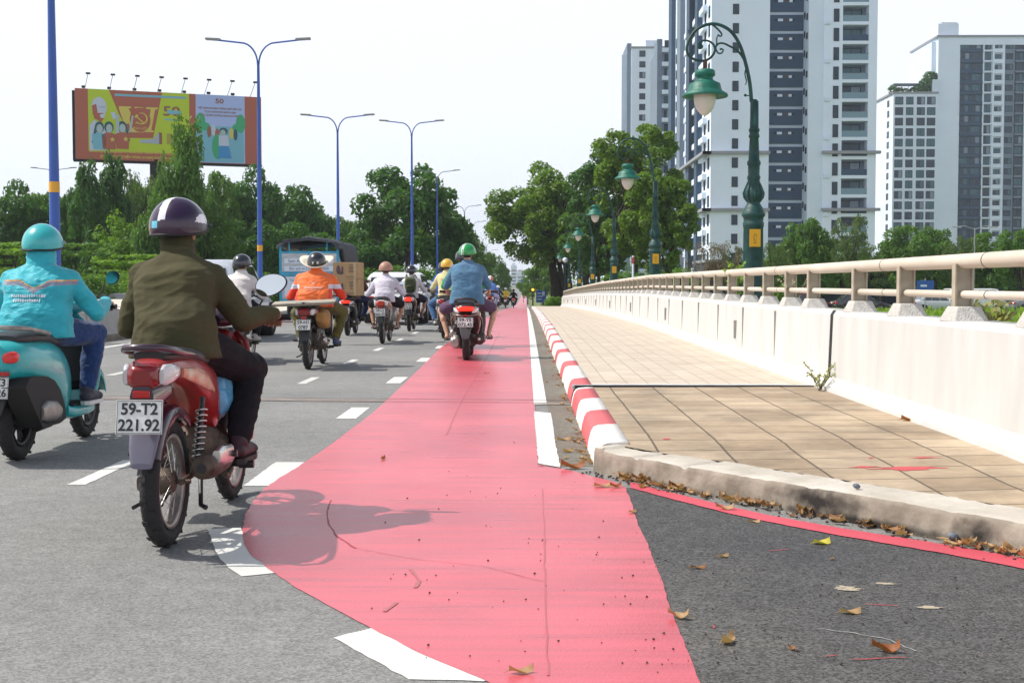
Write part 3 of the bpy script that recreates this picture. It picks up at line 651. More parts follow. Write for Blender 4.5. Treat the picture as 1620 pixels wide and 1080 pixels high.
def make_person(label, loc, rz=0, s=1., voxel=.014, hip=(0, .42, .84), lean=.16, head_fw=.04, headyaw=0, side=0., torso=.46, grips=((-.33, .93, .98), (.33, .93, .98)),
                ankles=((-.17, .60, .36), (.17, .60, .36)), kneeout=.5, top=None, topzone=None, sleeve='long', bottom=None, shorts=False, foot='shoe', shoe=None, sole=None,
                helm=None, hzone=None, hood=None, skin=None, broad=1., amp=.006, group=None, hem=0., collar=True, hatbrim=None, visor=None, mask=None, brim=True, helmr=None, smooth=4, hz=0., girth=1., pole=.62, scarf=False, arm=1.):
    skin = skin or m_skin
    hip = Vector(hip); torso -= .055; sh = hip + Vector((side, lean, torso)); neck = sh + Vector((side * .2, .02, .06)); head = neck + Vector((side * .2, head_fw + .01, .118 + hz))
    root_loc = loc
    W = .155 * broad
    mid = hip.lerp(sh, .42) + Vector((0, -.03, 0)); ch = hip.lerp(sh, .74) + Vector((0, -.025, 0))
    tp = [(hip + Vector((0, -.02, -.085)), .12 * broad, .09), (hip + Vector((0, -.03, -.03)), .165 * broad, .125), (hip + Vector((0, -.025, .07)), .16 * broad * girth, .12), (mid, .15 * broad * girth, .112 * girth), (ch, .172 * broad, .122), (sh + Vector((0, -.01, -.045)), .178 * broad, .105), (sh + Vector((0, 0, .015)), .135 * broad, .082), (neck + Vector((0, -.01, -.02)), .062, .058)]
    shj = [sh + Vector((sx * W * 1.0, 0, -.045)) for sx in (-1, 1)]; hpj = [hip + Vector((sx * .09, .02, -.02)) for sx in (-1, 1)]
    wr = [Vector(g) + Vector(((-.012, .012)[i], -.065, .035)) for i, g in enumerate(grips)]
    el = [ik(shj[i], wr[i], .285 * arm, .25 * arm, ((-1, 1)[i] * pole, -.55, -1.0)) for i in (0, 1)]
    an = [Vector(a) for a in ankles]; kn = [ik(hpj[i], an[i], .42, .40, ((-1, 1)[i] * kneeout, 1.2, .9)) for i in (0, 1)]
    def limbs(b, ia, il, arms=True, legs=True, sleeve='long', shorts=False, hand=True, feet=True):
        for i in (0, 1):
            if arms:
                b.capsule(neck + Vector((0, -.01, -.035)), shj[i] + Vector((0, 0, .012)), .052 + ia, .05 + ia); b.capsule(sh + Vector(((-1, 1)[i] * .06, -.02, -.10)), shj[i] + Vector((0, -.01, -.06)), .075 + ia, .055 + ia)
                b.ell(shj[i] + Vector((0, 0, 0)), (.062 + ia,) * 3, 14, 8); b.capsule(shj[i], el[i], .056 + ia, .043 + ia)
                if sleeve == 'long': b.capsule(el[i], wr[i] + (el[i] - wr[i]) * .10, .043 + ia, .029 + ia * .9)
                elif sleeve == 'skin': b.capsule(el[i], wr[i], .041, .026)
            if legs:
                b.capsule(hpj[i], kn[i], .090 + il, .055 + il)
                if not shorts:
                    b.capsule(kn[i], an[i] + (kn[i] - an[i]) * .1, .050 + il, .038 + il); b.ell(kn[i].lerp(an[i], .38) + Vector((0, -.012, 0)), (.05 + il, .05 + il, .07), 12, 8)
    b = MB(); b.rings(torso_rings(tp, -.01)); b.capsule(neck, head + Vector((0, -.02, -.04)), .054, .05)
    b.ell(head + Vector((0, -.01, .02)), (.074, .092, .092), 20, 14); b.ell(head + Vector((0, .03, -.045)), (.055, .06, .062), 16, 10)       # skull, jaw
    Ry = Matrix.Rotation(R(headyaw), 3, 'Z')
    def hp_(x, y, z): return head + Ry @ Vector((x, y, z))
    b.capsule(hp_(0, .085, .005), hp_(0, .112, -.025), .009, .014, 8)                                       # nose
    for sx in (-1, 1):
        b.ell(hp_(sx * .076, .0, -.012), (.011, .02, .032), 10, 8); b.ell(hp_(sx * .03, .08, .004), (.013, .01, .009), 8, 6); b.capsule(hp_(sx * .012, .085, .02), hp_(sx * .045, .076, .022), .008, .007, 8)
    b.ell(hp_(0, .084, -.052), (.024, .012, .008), 10, 6)                                                   # mouth
    limbs(b, -.006 if sleeve == 'long' else 0, -.004 if not shorts else 0, sleeve='skin')
    for i in (0, 1):
        sx = (-1, 1)[i]; g = Vector(grips[i]); p = g + Vector((-sx * .0, -.03, .022)); b.capsule(wr[i], p, .026, .027)
        b.ell(g + Vector((0, -.018, .02)), (.042, .034, .018), 14, 8, rot=(R(-30), 0, 0))                     # palm
        for k in range(4):                                                                                 # fingers over and round the grip
            x = (k - 1.5) * .0205; l = (1, 1.08, 1.03, .85)[k] if sx > 0 else (.85, 1.03, 1.08, 1)[k]
            a0 = g + Vector((x, .004, .030)); a1 = g + Vector((x, .031 * l, .008)); a2 = g + Vector((x, .024 * l, -.022 * l)); a3 = g + Vector((x, .002, -.03))
            b.capsule(a0, a1, .0098, .009, 8); b.capsule(a1, a2, .009, .008, 8); b.capsule(a2, a3, .008, .007, 8)
        t0 = g + Vector((-sx * .04, -.025, .012)); t1 = g + Vector((-sx * .055, .0, -.014)); b.capsule(t0, t1, .0115, .0095, 8); b.capsule(t1, g + Vector((-sx * .05, .024, -.024)), .0095, .008, 8)
        a = an[i]; toe = a + Vector((sx * .015, .15, -.055)); b.capsule(a + Vector((0, -.03, -.045)), toe, .032, .026); b.capsule(a, a + Vector((0, .03, -.03)), .036, .03); b.ell(toe, (.042, .035, .02), 10, 6)
        if foot != 'shoe':
            for k in range(5): b.capsule(toe + Vector(((k - 2) * .016, .01, -.004)), toe + Vector(((k - 2) * .017, .042 - abs(k - (1 if sx > 0 else 3)) * .005, -.008)), .009, .008, 6)
    me = rm(b, voxel, max(2, smooth - 1)); body = link_mesh('person', me, skin, None)
    body.location = root_loc; body.rotation_euler = (0, 0, rz); body.scale = (s, s, s); tag(body, label, 'person', group)
    # upper garment
    b = MB(); ht = [t for t in tp]; ht = ht[1:] if hem <= 0 else ht[1:]
    low = hip + Vector((0, -.03, -.07 - hem)); rr = torso_rings([(low, .178 * broad * max(1, girth), .138)] + ht[1:-1] + ([(neck + Vector((0, 0, .0)), .068, .062), (neck + Vector((0, .01, .035)), .066, .062)] if collar else [(neck + Vector((0, 0, -.01)), .07, .062)]), .018); b.rings(rr)
    limbs(b, .013, 0, legs=False, sleeve='none' if sleeve == 'short' else 'long')
    if sleeve == 'short':
        for i in (0, 1): b.capsule(shj[i], shj[i].lerp(el[i], .72), .074, .066)
    if hood: b.capsule(neck + Vector((0, 0, -.02)), head + Vector((0, -.02, -.02)), .105, .096); b.ell(head + Vector((0, -.02, .02)), (.09, .1, .1), 16, 10)
    if scarf: b.capsule(neck + Vector((0, 0, -.03)), head + Vector((0, -.015, -.03)), .09, .08)
    me = rm(b, voxel, smooth); wrinkle(me, amp, seed=loc[0] * 3); link_mesh('jacket' if sleeve == 'long' else 'shirt', me, top, body, topzone)
    # trousers or shorts
    b = MB(); b.rings(torso_rings(tp[:3], .003))
    for i in (0, 1):
        if shorts: b.capsule(hpj[i], hpj[i].lerp(kn[i], .80), .108, .092)
        else:
            b.capsule(hpj[i], kn[i], .108, .082); b.ell(kn[i] + Vector((0, .004, 0)), (.086, .086, .086), 14, 10); b.capsule(kn[i], kn[i].lerp(an[i], .92), .080, .060)
    me = rm(b, voxel, smooth); wrinkle(me, amp * .9, seed=5 + loc[0]); link_mesh('shorts' if shorts else 'trousers', me, bottom, body)
    for i in (0, 1):
        sx = (-1, 1)[i]; a = an[i]; toe = a + Vector((sx * .015, .16, -.055)); b = MB()
        if foot == 'shoe':
            b.capsule(a + Vector((0, -.035, -.045)), toe, .042, .036); b.capsule(a + Vector((0, -.01, .0)), a + Vector((0, .05, -.03)), .048, .042); b.ell(toe, (.046, .045, .03), 10, 8)
            so = MB(); pts = [(0, -.08), (.035, -.06), (.04, .03), (.05, .12), (.04, .2), (0, .225), (-.04, .2), (-.05, .12), (-.04, .03), (-.035, -.06)]
            o = link_mesh('shoe', rm(b, voxel * .8, 2), shoe, body); so.prism([(a.x + x + sx * .008, a.y + y) for x, y in pts], a.z - .105, a.z - .078); so.build('sole', sole or MATS['black_rubber'], o, bevel=.004)
        else:
            pts = [(0, -.085), (.035, -.07), (.038, .02), (.05, .12), (.042, .2), (.0, .23), (-.042, .2), (-.05, .12), (-.038, .02), (-.035, -.07)]
            b.prism([(a.x + x + sx * .008, a.y + y) for x, y in pts], a.z - .106, a.z - .086)
            o = b.build('sandal', shoe, body, bevel=.005); st = MB(); st.tube([(a.x - .05, a.y + .07, a.z - .09), (a.x - .03, a.y + .09, a.z - .045), (a.x + .005, a.y + .12, a.z - .04), (a.x + .035, a.y + .09, a.z - .045), (a.x + .055, a.y + .07, a.z - .09)], .008, 6); st.build('strap', shoe, o)
    hd = MB(); hd.ell(head + Vector((0, -.022, .022)), (.079, .088, .095), 18, 12)
    if not hood: hd.build('hair', m_hair, body)
    if mask:
        mk = MB(); mk.ell(head + Vector((0, .035, -.04)), (.064, .07, .062), 18, 12); mk.build('mask', mask, body)
    hc = head + Vector((0, -.005, .022))
    if hatbrim:
        hb = MB(); hb.lathe([(-.03, .0), (-.03, .13), (-.018, .18), (.012, .235), (.020, .233), (-.008, .175), (-.015, .13), (-.01, 0)], (0, 0, 0), seg=36, scale=(1, .95)); hb.v = [(hc.x + x, hc.y + y, hc.z - .005 + z + y * .38 + abs(x) ** 2 * .9) for x, y, z in hb.v]; o = hb.build('hat_brim', hatbrim, body); 
    if helm: helmet(body, hc, helm, zone=hzone, tilt=-4 if not helmr else helmr, yaw=headyaw, visor=visor, brim=brim)
    return body
# ---------------- motorbikes ----------------
m_tyre = M('tyre_rubber', (.018, .018, .019), rough=.8, bump=.5, bscale=60); m_blk = M('satin_black_plastic', (.02, .021, .024), rough=.38, var=.2, vscale=6)
m_chrome = M('worn_chrome', (.62, .6, .58), rough=.25, metal=1, var=.2, vscale=9); m_alu = M('dull_aluminium', (.35, .33, .31), rough=.45, metal=.8, var=.3, vscale=12)
m_rust = M('grimy_engine_metal', (.12, .09, .07), rough=.6, metal=.5, var=.5, vscale=14, bump=.4, bscale=50); m_tail = M('red_tail_lens', (.45, .008, .01), rough=.12, coat=.6)
m_lit = M('lit_tail_lens', (.8, .02, .01), rough=.2, emis=(1, .04, .015), estr=.9); m_lens = M('clear_lens', (.6, .6, .62), rough=.1, coat=.8); m_amber = M('amber_lens', (.7, .2, .02), rough=.15, coat=.5)
m_plate = M('white_plate', (.78, .78, .76), rough=.45, var=.05, vscale=10); m_ink = M('plate_ink', (.02, .02, .022), rough=.5); m_seat = M('black_seat_vinyl', (.025, .023, .026), rough=.45, bump=.15, bscale=90)
m_mirror = M('mirror_glass', (.75, .77, .78), rough=.04, metal=1)
def gloss(name, col, coat=.7, rough=.28, var=.06): return M(name, col, rough=rough, coat=coat, var=var, vscale=3)
def wheel(parent, c, r, w, spokes='wire', name='wheel', rimmat=None):
    root = empty(name, c, parent=parent); t = MB(); n = 40; rt = w / 2
    rs = []
    for i in range(n):
        a = 2 * math.pi * i / n; u = Vector((0, math.cos(a), math.sin(a))); ring = []
        for j in range(10):
            q = 2 * math.pi * j / 10; ring.append(u * (r - rt + rt * math.cos(q)) + Vector((rt * .95 * math.sin(q), 0, 0)))
        rs.append(ring)
    t.rings(rs, close=True)
    for i in range(36):                                                          # tread blocks
        a = 2 * math.pi * i / 36; t.box((((-1) ** i) * w * .2, math.cos(a) * (r - .001), math.sin(a) * (r - .001)), (w * .34, .004, r * .09), rot=(a, 0, ((-1) ** i) * .35))
    t.build('tyre', m_tyre, root)
    m = rimmat or m_alu; b = MB(); ri = r - w * 1.0; b.lathe([(-w * .32, ri - .012), (-w * .36, ri + .008), (-w * .2, ri), (w * .2, ri), (w * .36, ri + .008), (w * .32, ri - .012), (w * .2, ri - .02), (-w * .2, ri - .02)], axis='X', seg=36, cap=False)
    b.rings([[Vector((x, math.cos(2 * math.pi * j / 36) * (ri - .012), math.sin(2 * math.pi * j / 36) * (ri - .012))) for j in range(36)] for x in (-w * .32, w * .32)], cap=False)
    b.build('rim', m, root)
    b = MB(); b.lathe([(-w * .55, 0), (-w * .55, .022), (-w * .45, .045), (-w * .2, .06), (w * .2, .06), (w * .45, .045), (w * .55, .022), (w * .55, 0)], axis='X', seg=18); b.build('hub', m_rust if spokes == 'wire' else m, root)
    b = MB()
    if spokes == 'wire':
        for i in range(28):
            a = 2 * math.pi * i / 28; a2 = a + (.5 if (i // 2) % 2 else -.5); x = w * .4 * (1 if i % 2 else -1); b.tube([(x, math.cos(a2) * .05, math.sin(a2) * .05), (0, math.cos(a) * ri, math.sin(a) * ri)], .0022, 4, cap=False)
    else:
        for i in range(5):
            a = 2 * math.pi * i / 5
            for da in (-.16, .16): b.tube([(0, math.cos(a + da * .5) * .04, math.sin(a + da * .5) * .04), (0, math.cos(a + da) * ri, math.sin(a + da) * ri)], .011, 6)
    b.build('spokes', m_chrome if spokes == 'wire' else m, root); return root
def mirror(parent, base, head, w=.115, h=.072, yaw=0, back=None):
    b = MB(); base, head = Vector(base), Vector(head); sx = 1 if head.x > 0 else -1
    b.tube([base, base.lerp(head, .5) + Vector((0, .02, 0)), head + Vector((-sx * w * .5, 0, -h * .4))], .0055, 6); o = b.build('mirror', back or m_blk, parent)
    m = MB(); n = 28; rings = []
    for (d, k) in ((.028, .4), (.02, .85), (.004, 1.0), (0, 1.0), (-.001, .93)):
        rings.append([Vector((math.cos(q) * w / 2 * k * (1 + .12 * sx * math.cos(q)), d, math.sin(q) * h / 2 * k * (1.0))) for q in [2 * math.pi * j / n for j in range(n)]])
    m.rings(rings[:4]); s_ = m.build('mirror_shell', back or m_blk, o, loc=head); s_.rotation_euler = (R(-13), R(-sx * 14), R(yaw))
    g = MB(); g.rings([[p + Vector((0, -.0015, 0)) for p in rings[4]], [p + Vector((0, -.003, 0)) for p in rings[4]]]); g.build('mirror_glass', m_mirror, s_)
def plate(parent, c, l1, l2, tilt=-8, w=.19, h=.14):
    b = MB(); b.box((0, 0, 0), (w, .004, h)); o = b.build('number_plate', m_plate, parent, bevel=.004, loc=c); o.rotation_euler = (R(tilt), 0, 0)
    fr = MB(); fr.tube([(x, -.003, z) for x, z in [(-w / 2 + .004, -h / 2 + .004), (w / 2 - .004, -h / 2 + .004), (w / 2 - .004, h / 2 - .004), (-w / 2 + .004, h / 2 - .004)]], .0018, 4, close=True); fr.build('plate_border', m_ink, o)
    if l1: text_mesh('lettering', l1, .066, m_ink, o, (0, -.0035, .031), bold=.0016, sx=.95)
    if l2: text_mesh('lettering', l2, .066, m_ink, o, (0, -.0035, -.035), bold=.0016, sx=.95)
    return o
def coil(b, a, c, r, wire, turns, seg=5):
    a, c = Vector(a), Vector(c); d = c - a; u = d.normalized(); o = u.orthogonal().normalized(); w = u.cross(o); n = turns * 10
    b.tube([a + d * (i / n) + (o * math.cos(2 * math.pi * i / 10) + w * math.sin(2 * math.pi * i / 10)) * r for i in range(n + 1)], wire, seg)
def helix_shock(parent, x, y0, z0, y1, z1):
    b = MB(); b.tube([(x, y0, z0), (x, y1, z1)], .012, 8); o = b.build('shock_absorber', m_blk, parent)
    c = MB(); a = Vector((x, y0, z0)); e = Vector((x, y1, z1)); coil(c, a.lerp(e, .2), a.lerp(e, .85), .024, .0048, 9); c.build('spring', m_chrome, o)
def under(label, loc, rz=0, body=None, inner=None, p=('59-T2', '221.92'), tailmat=None, spokes='wire', group=None, rack=False, fenderflap=None, handle_mirrors=(1, 1), seatmat=None, guard=True, cat='motorbike', tailw=1.0, name='motorbike', mw=.13, mh=.085, bw=1.):
    """step-through motorbike with exposed swing arm; origin under the rear axle, front towards +Y"""
    inner = inner or m_blk; r = .285; root = empty(name, loc, rz, label, cat, group)
    rear = wheel(root, (0, 0, r), r, .084, spokes, 'rear_wheel'); front = wheel(root, (0, 1.22, r), r, .07, spokes, 'front_wheel')
    b = MB()
    for sx in (-1, 1): b.tube([(sx * .075, -.03, r), (sx * .075, .25, r + .01), (sx * .06, .47, r + .05)], .014, 8)
    b.tube([(-.11, 0, r), (.11, 0, r)], .010, 8)
    b.build('swing_arm', m_rust, root)
    if guard:
        b = MB(); b.loft([(-.07, r, .012, .03, -.095), (0, r, .014, .055, -.095), (.2, r + .01, .014, .045, -.095), (.45, r + .03, .014, .05, -.095)], 12); b.build('chain_guard', m_rust, root)
    for sx in (-1, 1): helix_shock(root, sx * .125, .03, r + .02, .16, .64)
    # rear mudguard and flap
    b = MB(); pr = []
    for k in range(13):
        a = R(50 + 105 * k / 12); y, z = math.cos(a) * (r + .045), r + math.sin(a) * (r + .045); pr.append((y, z))
    for side in (0,):
        rs = []
        for (y, z) in pr:
            n_ = Vector((0, y, z - r)).normalized(); c = Vector((0, y, z)); rs.append([c + Vector((x, 0, 0)) + n_ * d for x, d in ((-.075, -.05), (-.07, -.005), (-.04, .008), (.04, .008), (.07, -.005), (.075, -.05), (.066, -.05), (.06, -.012), (-.06, -.012), (-.066, -.05))])
        b.rings(rs)
    b.build('rear_mudguard', inner, root)
    b = MB(); b.loft([(-.345, .40, .055, .012), (-.33, .46, .07, .016), (-.30, .52, .078, .02), (-.25, .60, .07, .025)], 12); b.build('mud_flap', fenderflap or inner, root)
    # plate bracket, plate, tail light
    b = MB(); b.loft([(-.33, .66, .05, .075), (-.22, .68, .05, .07), (-.1, .70, .06, .05)], 12); b.build('plate_bracket', inner, root)
    plate(root, (0, -.365, .605), *p, tilt=-10)
    tw = tailw
    b = MB(); b.loft([(-.335, .765, .05 * tw, .028), (-.325, .765, .078 * tw, .047), (-.29, .768, .084 * tw, .052), (-.25, .77, .085 * tw, .052)], 20, .6); tl = b.build('tail_light', tailmat or m_tail, root)
    for sx in (-1, 1):
        b = MB(); b.loft([(-.30, .765, .012, .03, sx * .095 * tw), (-.27, .77, .022, .045, sx * .10 * tw), (-.2, .775, .02, .04, sx * .115 * tw), (-.13, .775, .012, .02, sx * .125 * tw)], 12, .7); b.build('indicator', m_lens, root)
    b = MB(); b.box((0, -.33, .695), (.07, .02, .03)); b.build('reflector', m_tail, root, bevel=.004)
    # tail cowl / side covers
    b = MB(); b.loft([(-.29, .79, .07 * tw, .025), (-.25, .79, .10 * tw, .045), (-.1, .785, .13, .06), (.1, .76, .145, .075), (.3, .71, .15, .105), (.48, .64, .145, .14), (.6, .57, .12, .14), (.68, .53, .07, .10)], 22, .75); b.build('side_cowl', body, root)
    for sx in (-1, 1):
        b = MB(); b.loft([(-.12, .77, .008, .02, sx * .137), (.05, .745, .012, .035, sx * .147), (.25, .70, .012, .035, sx * .152), (.38, .655, .006, .01, sx * .148)], 10); b.build('cowl_decal', M('pale_gold_decal', (.62, .5, .36), rough=.35, col2=(.6, .12, .06), vscale=16), root)
    b = MB(); b.loft([(-.22, .845, .08, .022), (-.15, .845, .11, .03), (.05, .84, .125, .034), (.2, .825, .13, .034), (.35, .80, .12, .036), (.55, .795, .10, .035), (.68, .78, .06, .02)], 20, .7); b.build('seat', seatmat or m_seat, root)
    b = MB(); b.tube([(-.12, .15, .83), (-.135, -.05, .85), (-.13, -.22, .872), (-.09, -.31, .885), (0, -.34, .888), (.09, -.31, .885), (.13, -.22, .872), (.135, -.05, .85), (.12, .15, .83)], .015, 8); b.build('grab_rail', inner, root)
    if rack:
        b = MB(); b.bb(-.1, .1, -.34, -.02, .872, .885); b.build('luggage_rack', m_rust, root)
    # frame, engine, pegs
    b = MB(); b.tube([(0, .5, .60), (0, .75, .52), (0, .92, .66), (0, .96, .86)], .045, 10); b.build('frame', body, root)
    b = MB(); b.loft([(.42, .36, .05, .08), (.5, .36, .1, .12), (.62, .34, .11, .12), (.7, .36, .07, .08)], 16, .6); b.lathe([(-.14, 0), (-.14, .07), (-.11, .095), (.11, .095), (.14, .07), (.14, 0)], (0, .58, .33), 'X', 18); b.lathe([(-.15, .05), (.02, .062), (.1, .055)], (0, .82, .38), 'Y', 14)
    for k in range(6): b.lathe([(0, .074), (.006, .074)], (0, .72 + .025 * k, .375), 'Y', 14)
    b.build('engine', m_rust, root)
    b = MB(); b.tube([(-.24, .63, .27), (.24, .63, .27)], .011, 8); 
    for sx in (-1, 1): b.tube([(sx * .18, .63, .27), (sx * .25, .63, .272)], .019, 8); b.tube([(sx * .09, .42, .33), (sx * .17, .30, .37), (sx * .2, .28, .37)], .010, 6); b.tube([(sx * .19, .28, .37), (sx * .25, .28, .372)], .016, 8)
    b.tube([(.14, .63, .27), (.16, .78, .24), (.19, .84, .26)], .008, 6); b.build('foot_pegs', m_blk, root)
    b = MB(); b.tube([(-.1, .4, .26), (-.14, .2, .17), (-.16, .05, .16)], .010, 6); b.tube([(-.06, .36, .24), (-.09, .22, .14), (-.12, .2, .13)], .012, 6); b.tube([(.06, .36, .24), (.09, .24, .14), (.12, .22, .13)], .012, 6); b.build('stand', m_blk, root)
    b = MB(); b.tube([(.05, .84, .34), (.1, .8, .24), (.13, .6, .22), (.15, .45, .25)], .016, 8); b.lathe([(-.05, .0), (-.05, .022), (-.035, .05), (.06, .062), (.3, .058), (.42, .04), (.47, .02)], (.165, .02, .345), 'Y', 18)
    o = b.build('exhaust', m_rust, root); o2 = MB(); o2.loft([(.04, .385, .018, .03, .213), (.1, .385, .02, .045, .218), (.3, .37, .02, .042, .212), (.4, .35, .012, .02, .195)], 12); o2.build('heat_shield', m_chrome, o)
    b = MB(); b.lathe([(0, .022), (.004, .02)], (.165, -.033, .345), 'Y', 14); b.build('exhaust_tip', m_ink, o)
    # leg shield, fork, front guard, bars
    for sx in (-1, 1):
        b = MB(); b.loft([(.80, .50, .010, .10, sx * .19), (.86, .56, .02, .20, sx * .185), (.93, .62, .025, .25, sx * .15), (.99, .66, .03, .25, sx * .09)], 14, .6); b.build('leg_shield', body, root)
    b = MB(); b.loft([(.90, .74, .08, .1), (.97, .76, .11, .16), (1.04, .78, .07, .13), (1.08, .78, .03, .06)], 16, .7); b.build('front_cowl', body, root)
    b = MB()
    for sx in (-1, 1): b.tube([(sx * .075, 1.22, r), (sx * .075, 1.06, .62)], .017, 8)
    b.build('front_fork', m_blk, front.parent)
    b = MB(); rs = []
    for k in range(11):
        a = R(20 + 120 * k / 10); n_ = Vector((0, math.cos(a), math.sin(a))); c = Vector((0, 1.22, r)) + n_ * (r + .035); rs.append([c + Vector((x, 0, 0)) + n_ * d for x, d in ((-.06, -.03), (-.05, 0), (0, .012), (.05, 0), (.06, -.03), (.045, -.008), (0, .003), (-.045, -.008))])
    b.rings(rs); b.build('front_mudguard', body, root)
    b = MB(); b.loft([(.80, .965, .05, .03), (.86, .985, .13, .055), (.92, 1.0, .14, .07), (1.0, .99, .10, .065), (1.04, .98, .06, .04)], 18, .75); b.build('handlebar_cowl', inner, root)
    b = MB(); b.tube([(-.36, .88, .98), (-.2, .9, .97), (0, .93, .96), (.2, .9, .97), (.36, .88, .98)], .011, 8); hb = b.build('handlebar', m_blk, root)
    for sx in (-1, 1):
        g = MB(); g.tube([(sx * .26, .896, .975), (sx * .385, .877, .981)], .0165, 10); g.lathe([(0, .019), (.012, .019)], (sx * .385 - .006, .877, .981), 'X', 10); g.build('grip', MATS['black_rubber'], hb)
        l = MB(); l.tube([(sx * .24, .93, .965), (sx * .30, .96, .955), (sx * .39, .95, .955)], .006, 6); l.build('brake_lever', m_chrome, hb)
    for sx, on in zip((-1, 1), handle_mirrors):
        if on: mirror(root, (sx * .2, .9, .99), (sx * .285, .87, 1.14), w=mw, h=mh, yaw=sx * -6)
    for o_ in children(root):
        if bw != 1. and o_.name.split('.')[0] in ('side_cowl', 'seat', 'grab_rail', 'tail_light', 'indicator', 'cowl_decal', 'mud_flap', 'rear_mudguard'): o_.scale.x = bw
    return root
def scooter(label, loc, rz=0, body=None, inner=None, p=('59-X1', '123.45'), tailmat=None, group=None, style='sport', handle_mirrors=(1, 1), accents=None, cat='scooter', name='scooter', rimmat=None):
    """automatic scooter, covered engine; origin under the rear axle"""
    inner = inner or m_blk; r = .255; root = empty(name, loc, rz, label, cat, group); classic = style == 'classic'
    wheel(root, (0, 0, r), r, .10, 'cast', 'rear_wheel', rimmat); wheel(root, (0, 1.25, r), r, .09, 'cast', 'front_wheel', rimmat)
    # engine and transmission case on the left, muffler on the right
    b = MB(); b.loft([(-.09, r, .035, .06, -.13), (-.03, r + .01, .05, .10, -.13), (.15, r + .01, .055, .11, -.13), (.35, r + .02, .05, .10, -.125), (.5, r + .03, .035, .07, -.12)], 16, .7); b.lathe([(-.205, 0), (-.2, .045), (-.185, .07), (-.1, .075)], (0, .0, r + .01), 'X', 18); b.build('transmission_case', m_alu if not classic else m_blk, root)
    b = MB(); b.loft([(-.02, r + .19, .03, .035, -.13), (.05, r + .2, .045, .06, -.13), (.25, r + .18, .045, .06, -.13), (.33, r + .16, .03, .03, -.13)], 14, .7); b.build('air_box', inner, root)
    b = MB(); b.loft([(.2, r, .1, .1), (.4, r + .02, .12, .11), (.55, r + .05, .08, .08)], 14); b.build('engine', m_rust, root)
    b = MB(); b.loft([(-.13, r + .055, .028, .035, .165), (-.11, r + .055, .055, .07, .165), (0, r + .05, .062, .082, .165), (.2, r + .03, .058, .07, .16), (.33, r + .0, .035, .04, .14), (.42, r - .03, .015, .02, .1)], 18, .85)
    mu = b.build('muffler', m_rust if not classic else m_blk, root); g = MB(); g.loft([(-.12, r + .06, .03, .045, .195), (-.05, r + .07, .03, .07, .212), (.1, r + .06, .028, .065, .212), (.2, r + .05, .02, .03, .205)], 14, .8); g.build('heat_shield', m_blk if not classic else m_alu, mu)
    g = MB(); g.lathe([(0, .018), (.01, .016)], (.165, -.135, r + .055), 'Y', 12); g.build('exhaust_tip', m_chrome, mu)
    for sx in ((-1, 1) if classic else (-1,)): helix_shock(root, sx * .12, .0, r + .07, .09, .60)
    # rear mudguard running down behind the wheel, plate on it
    b = MB(); b.loft([(-.36, .33, .045, .012), (-.345, .39, .062, .014), (-.315, .47, .075, .018), (-.27, .56, .085, .03), (-.2, .62, .09, .04)], 14, .7); b.build('rear_mudguard', M('grey_mudguard', (.08, .08, .085), rough=.5) if not classic else inner, root)
    b = MB(); b.loft([(-.30, .55, .06, .06), (-.18, .58, .09, .07), (.0, .56, .10, .05)], 12); b.build('under_tail', inner, root)
    plate(root, (0, -.365, .555 if not classic else .50), *p, tilt=-12)
    b = MB(); b.box((0, -.335, .65), (.06, .02, .028)); b.build('reflector', m_tail, root, bevel=.004)
    if classic:
        secs = [(-.36, .66, .06, .05), (-.345, .66, .12, .10), (-.28, .655, .17, .135), (-.15, .645, .195, .15), (.05, .62, .212, .175), (.22, .575, .215, .215), (.38, .52, .20, .24), (.52, .46, .17, .235), (.60, .42, .13, .20)]
    else:
        secs = [(-.33, .755, .05, .03), (-.30, .75, .10, .055), (-.2, .735, .14, .075), (0, .70, .165, .095), (.2, .64, .175, .13), (.38, .56, .17, .18), (.52, .48, .15, .2), (.60, .42, .12, .17)]
    b = MB(); b.loft(secs, 26, .78); b.build('rear_body', body, root)
    if classic:   # dark wheel arch cut into the lower body
        for sx in (-1, 1):
            b = MB(); out = [(-.37, .50), (-.3, .56), (-.15, .56), (.0, .545), (.12, .51), (.22, .44), (.29, .34), (.31, .24), (.2, .22), (-.1, .22)]; b.xprism([(y, z) for y, z in out], sx * .055, sx * .206)
            b.build('wheel_arch', M('arch_black', (.012, .012, .013), rough=.7), root)
    tz = .745 if not classic else .685; tm = tailmat or m_tail
    if classic:
        for sx in (-1, 1):
            b = MB(); b.loft([(-.372, tz, .02, .018, sx * .095), (-.365, tz, .04, .032, sx * .10), (-.335, tz + .004, .045, .038, sx * .105), (-.3, tz + .008, .03, .025, sx * .115)], 16, .7); b.build('tail_light', tm, root)
        b = MB(); b.bb(-.1, .1, -.372, -.352, .575, .60); b.build('reflector', m_tail, root)
    else:
        b = MB(); b.loft([(-.355, tz, .06, .022), (-.34, tz, .098, .033), (-.30, tz + .002, .11, .038), (-.25, tz + .01, .10, .03)], 20, .7); b.build('tail_light', tm, root)
        for sx in (-1, 1):
            b = MB(); b.loft([(-.32, tz - .05, .01, .012, sx * .09), (-.29, tz - .03, .018, .03, sx * .11), (-.2, tz - .01, .014, .026, sx * .138), (-.08, tz, .008, .012, sx * .152)], 12); b.build('indicator', m_lens, root)
            b = MB(); b.tube([(sx * .02, -.335, .64), (sx * .09, -.31, .655), (sx * .15, -.22, .66), (sx * .185, .0, .60), (sx * .19, .2, .52), (sx * .18, .34, .40)], [.008, .012, .014, .014, .012, .006], 8); b.build('trim_strip', accents or m_alu, root)
    b = MB(); sz = .80 if classic else .82
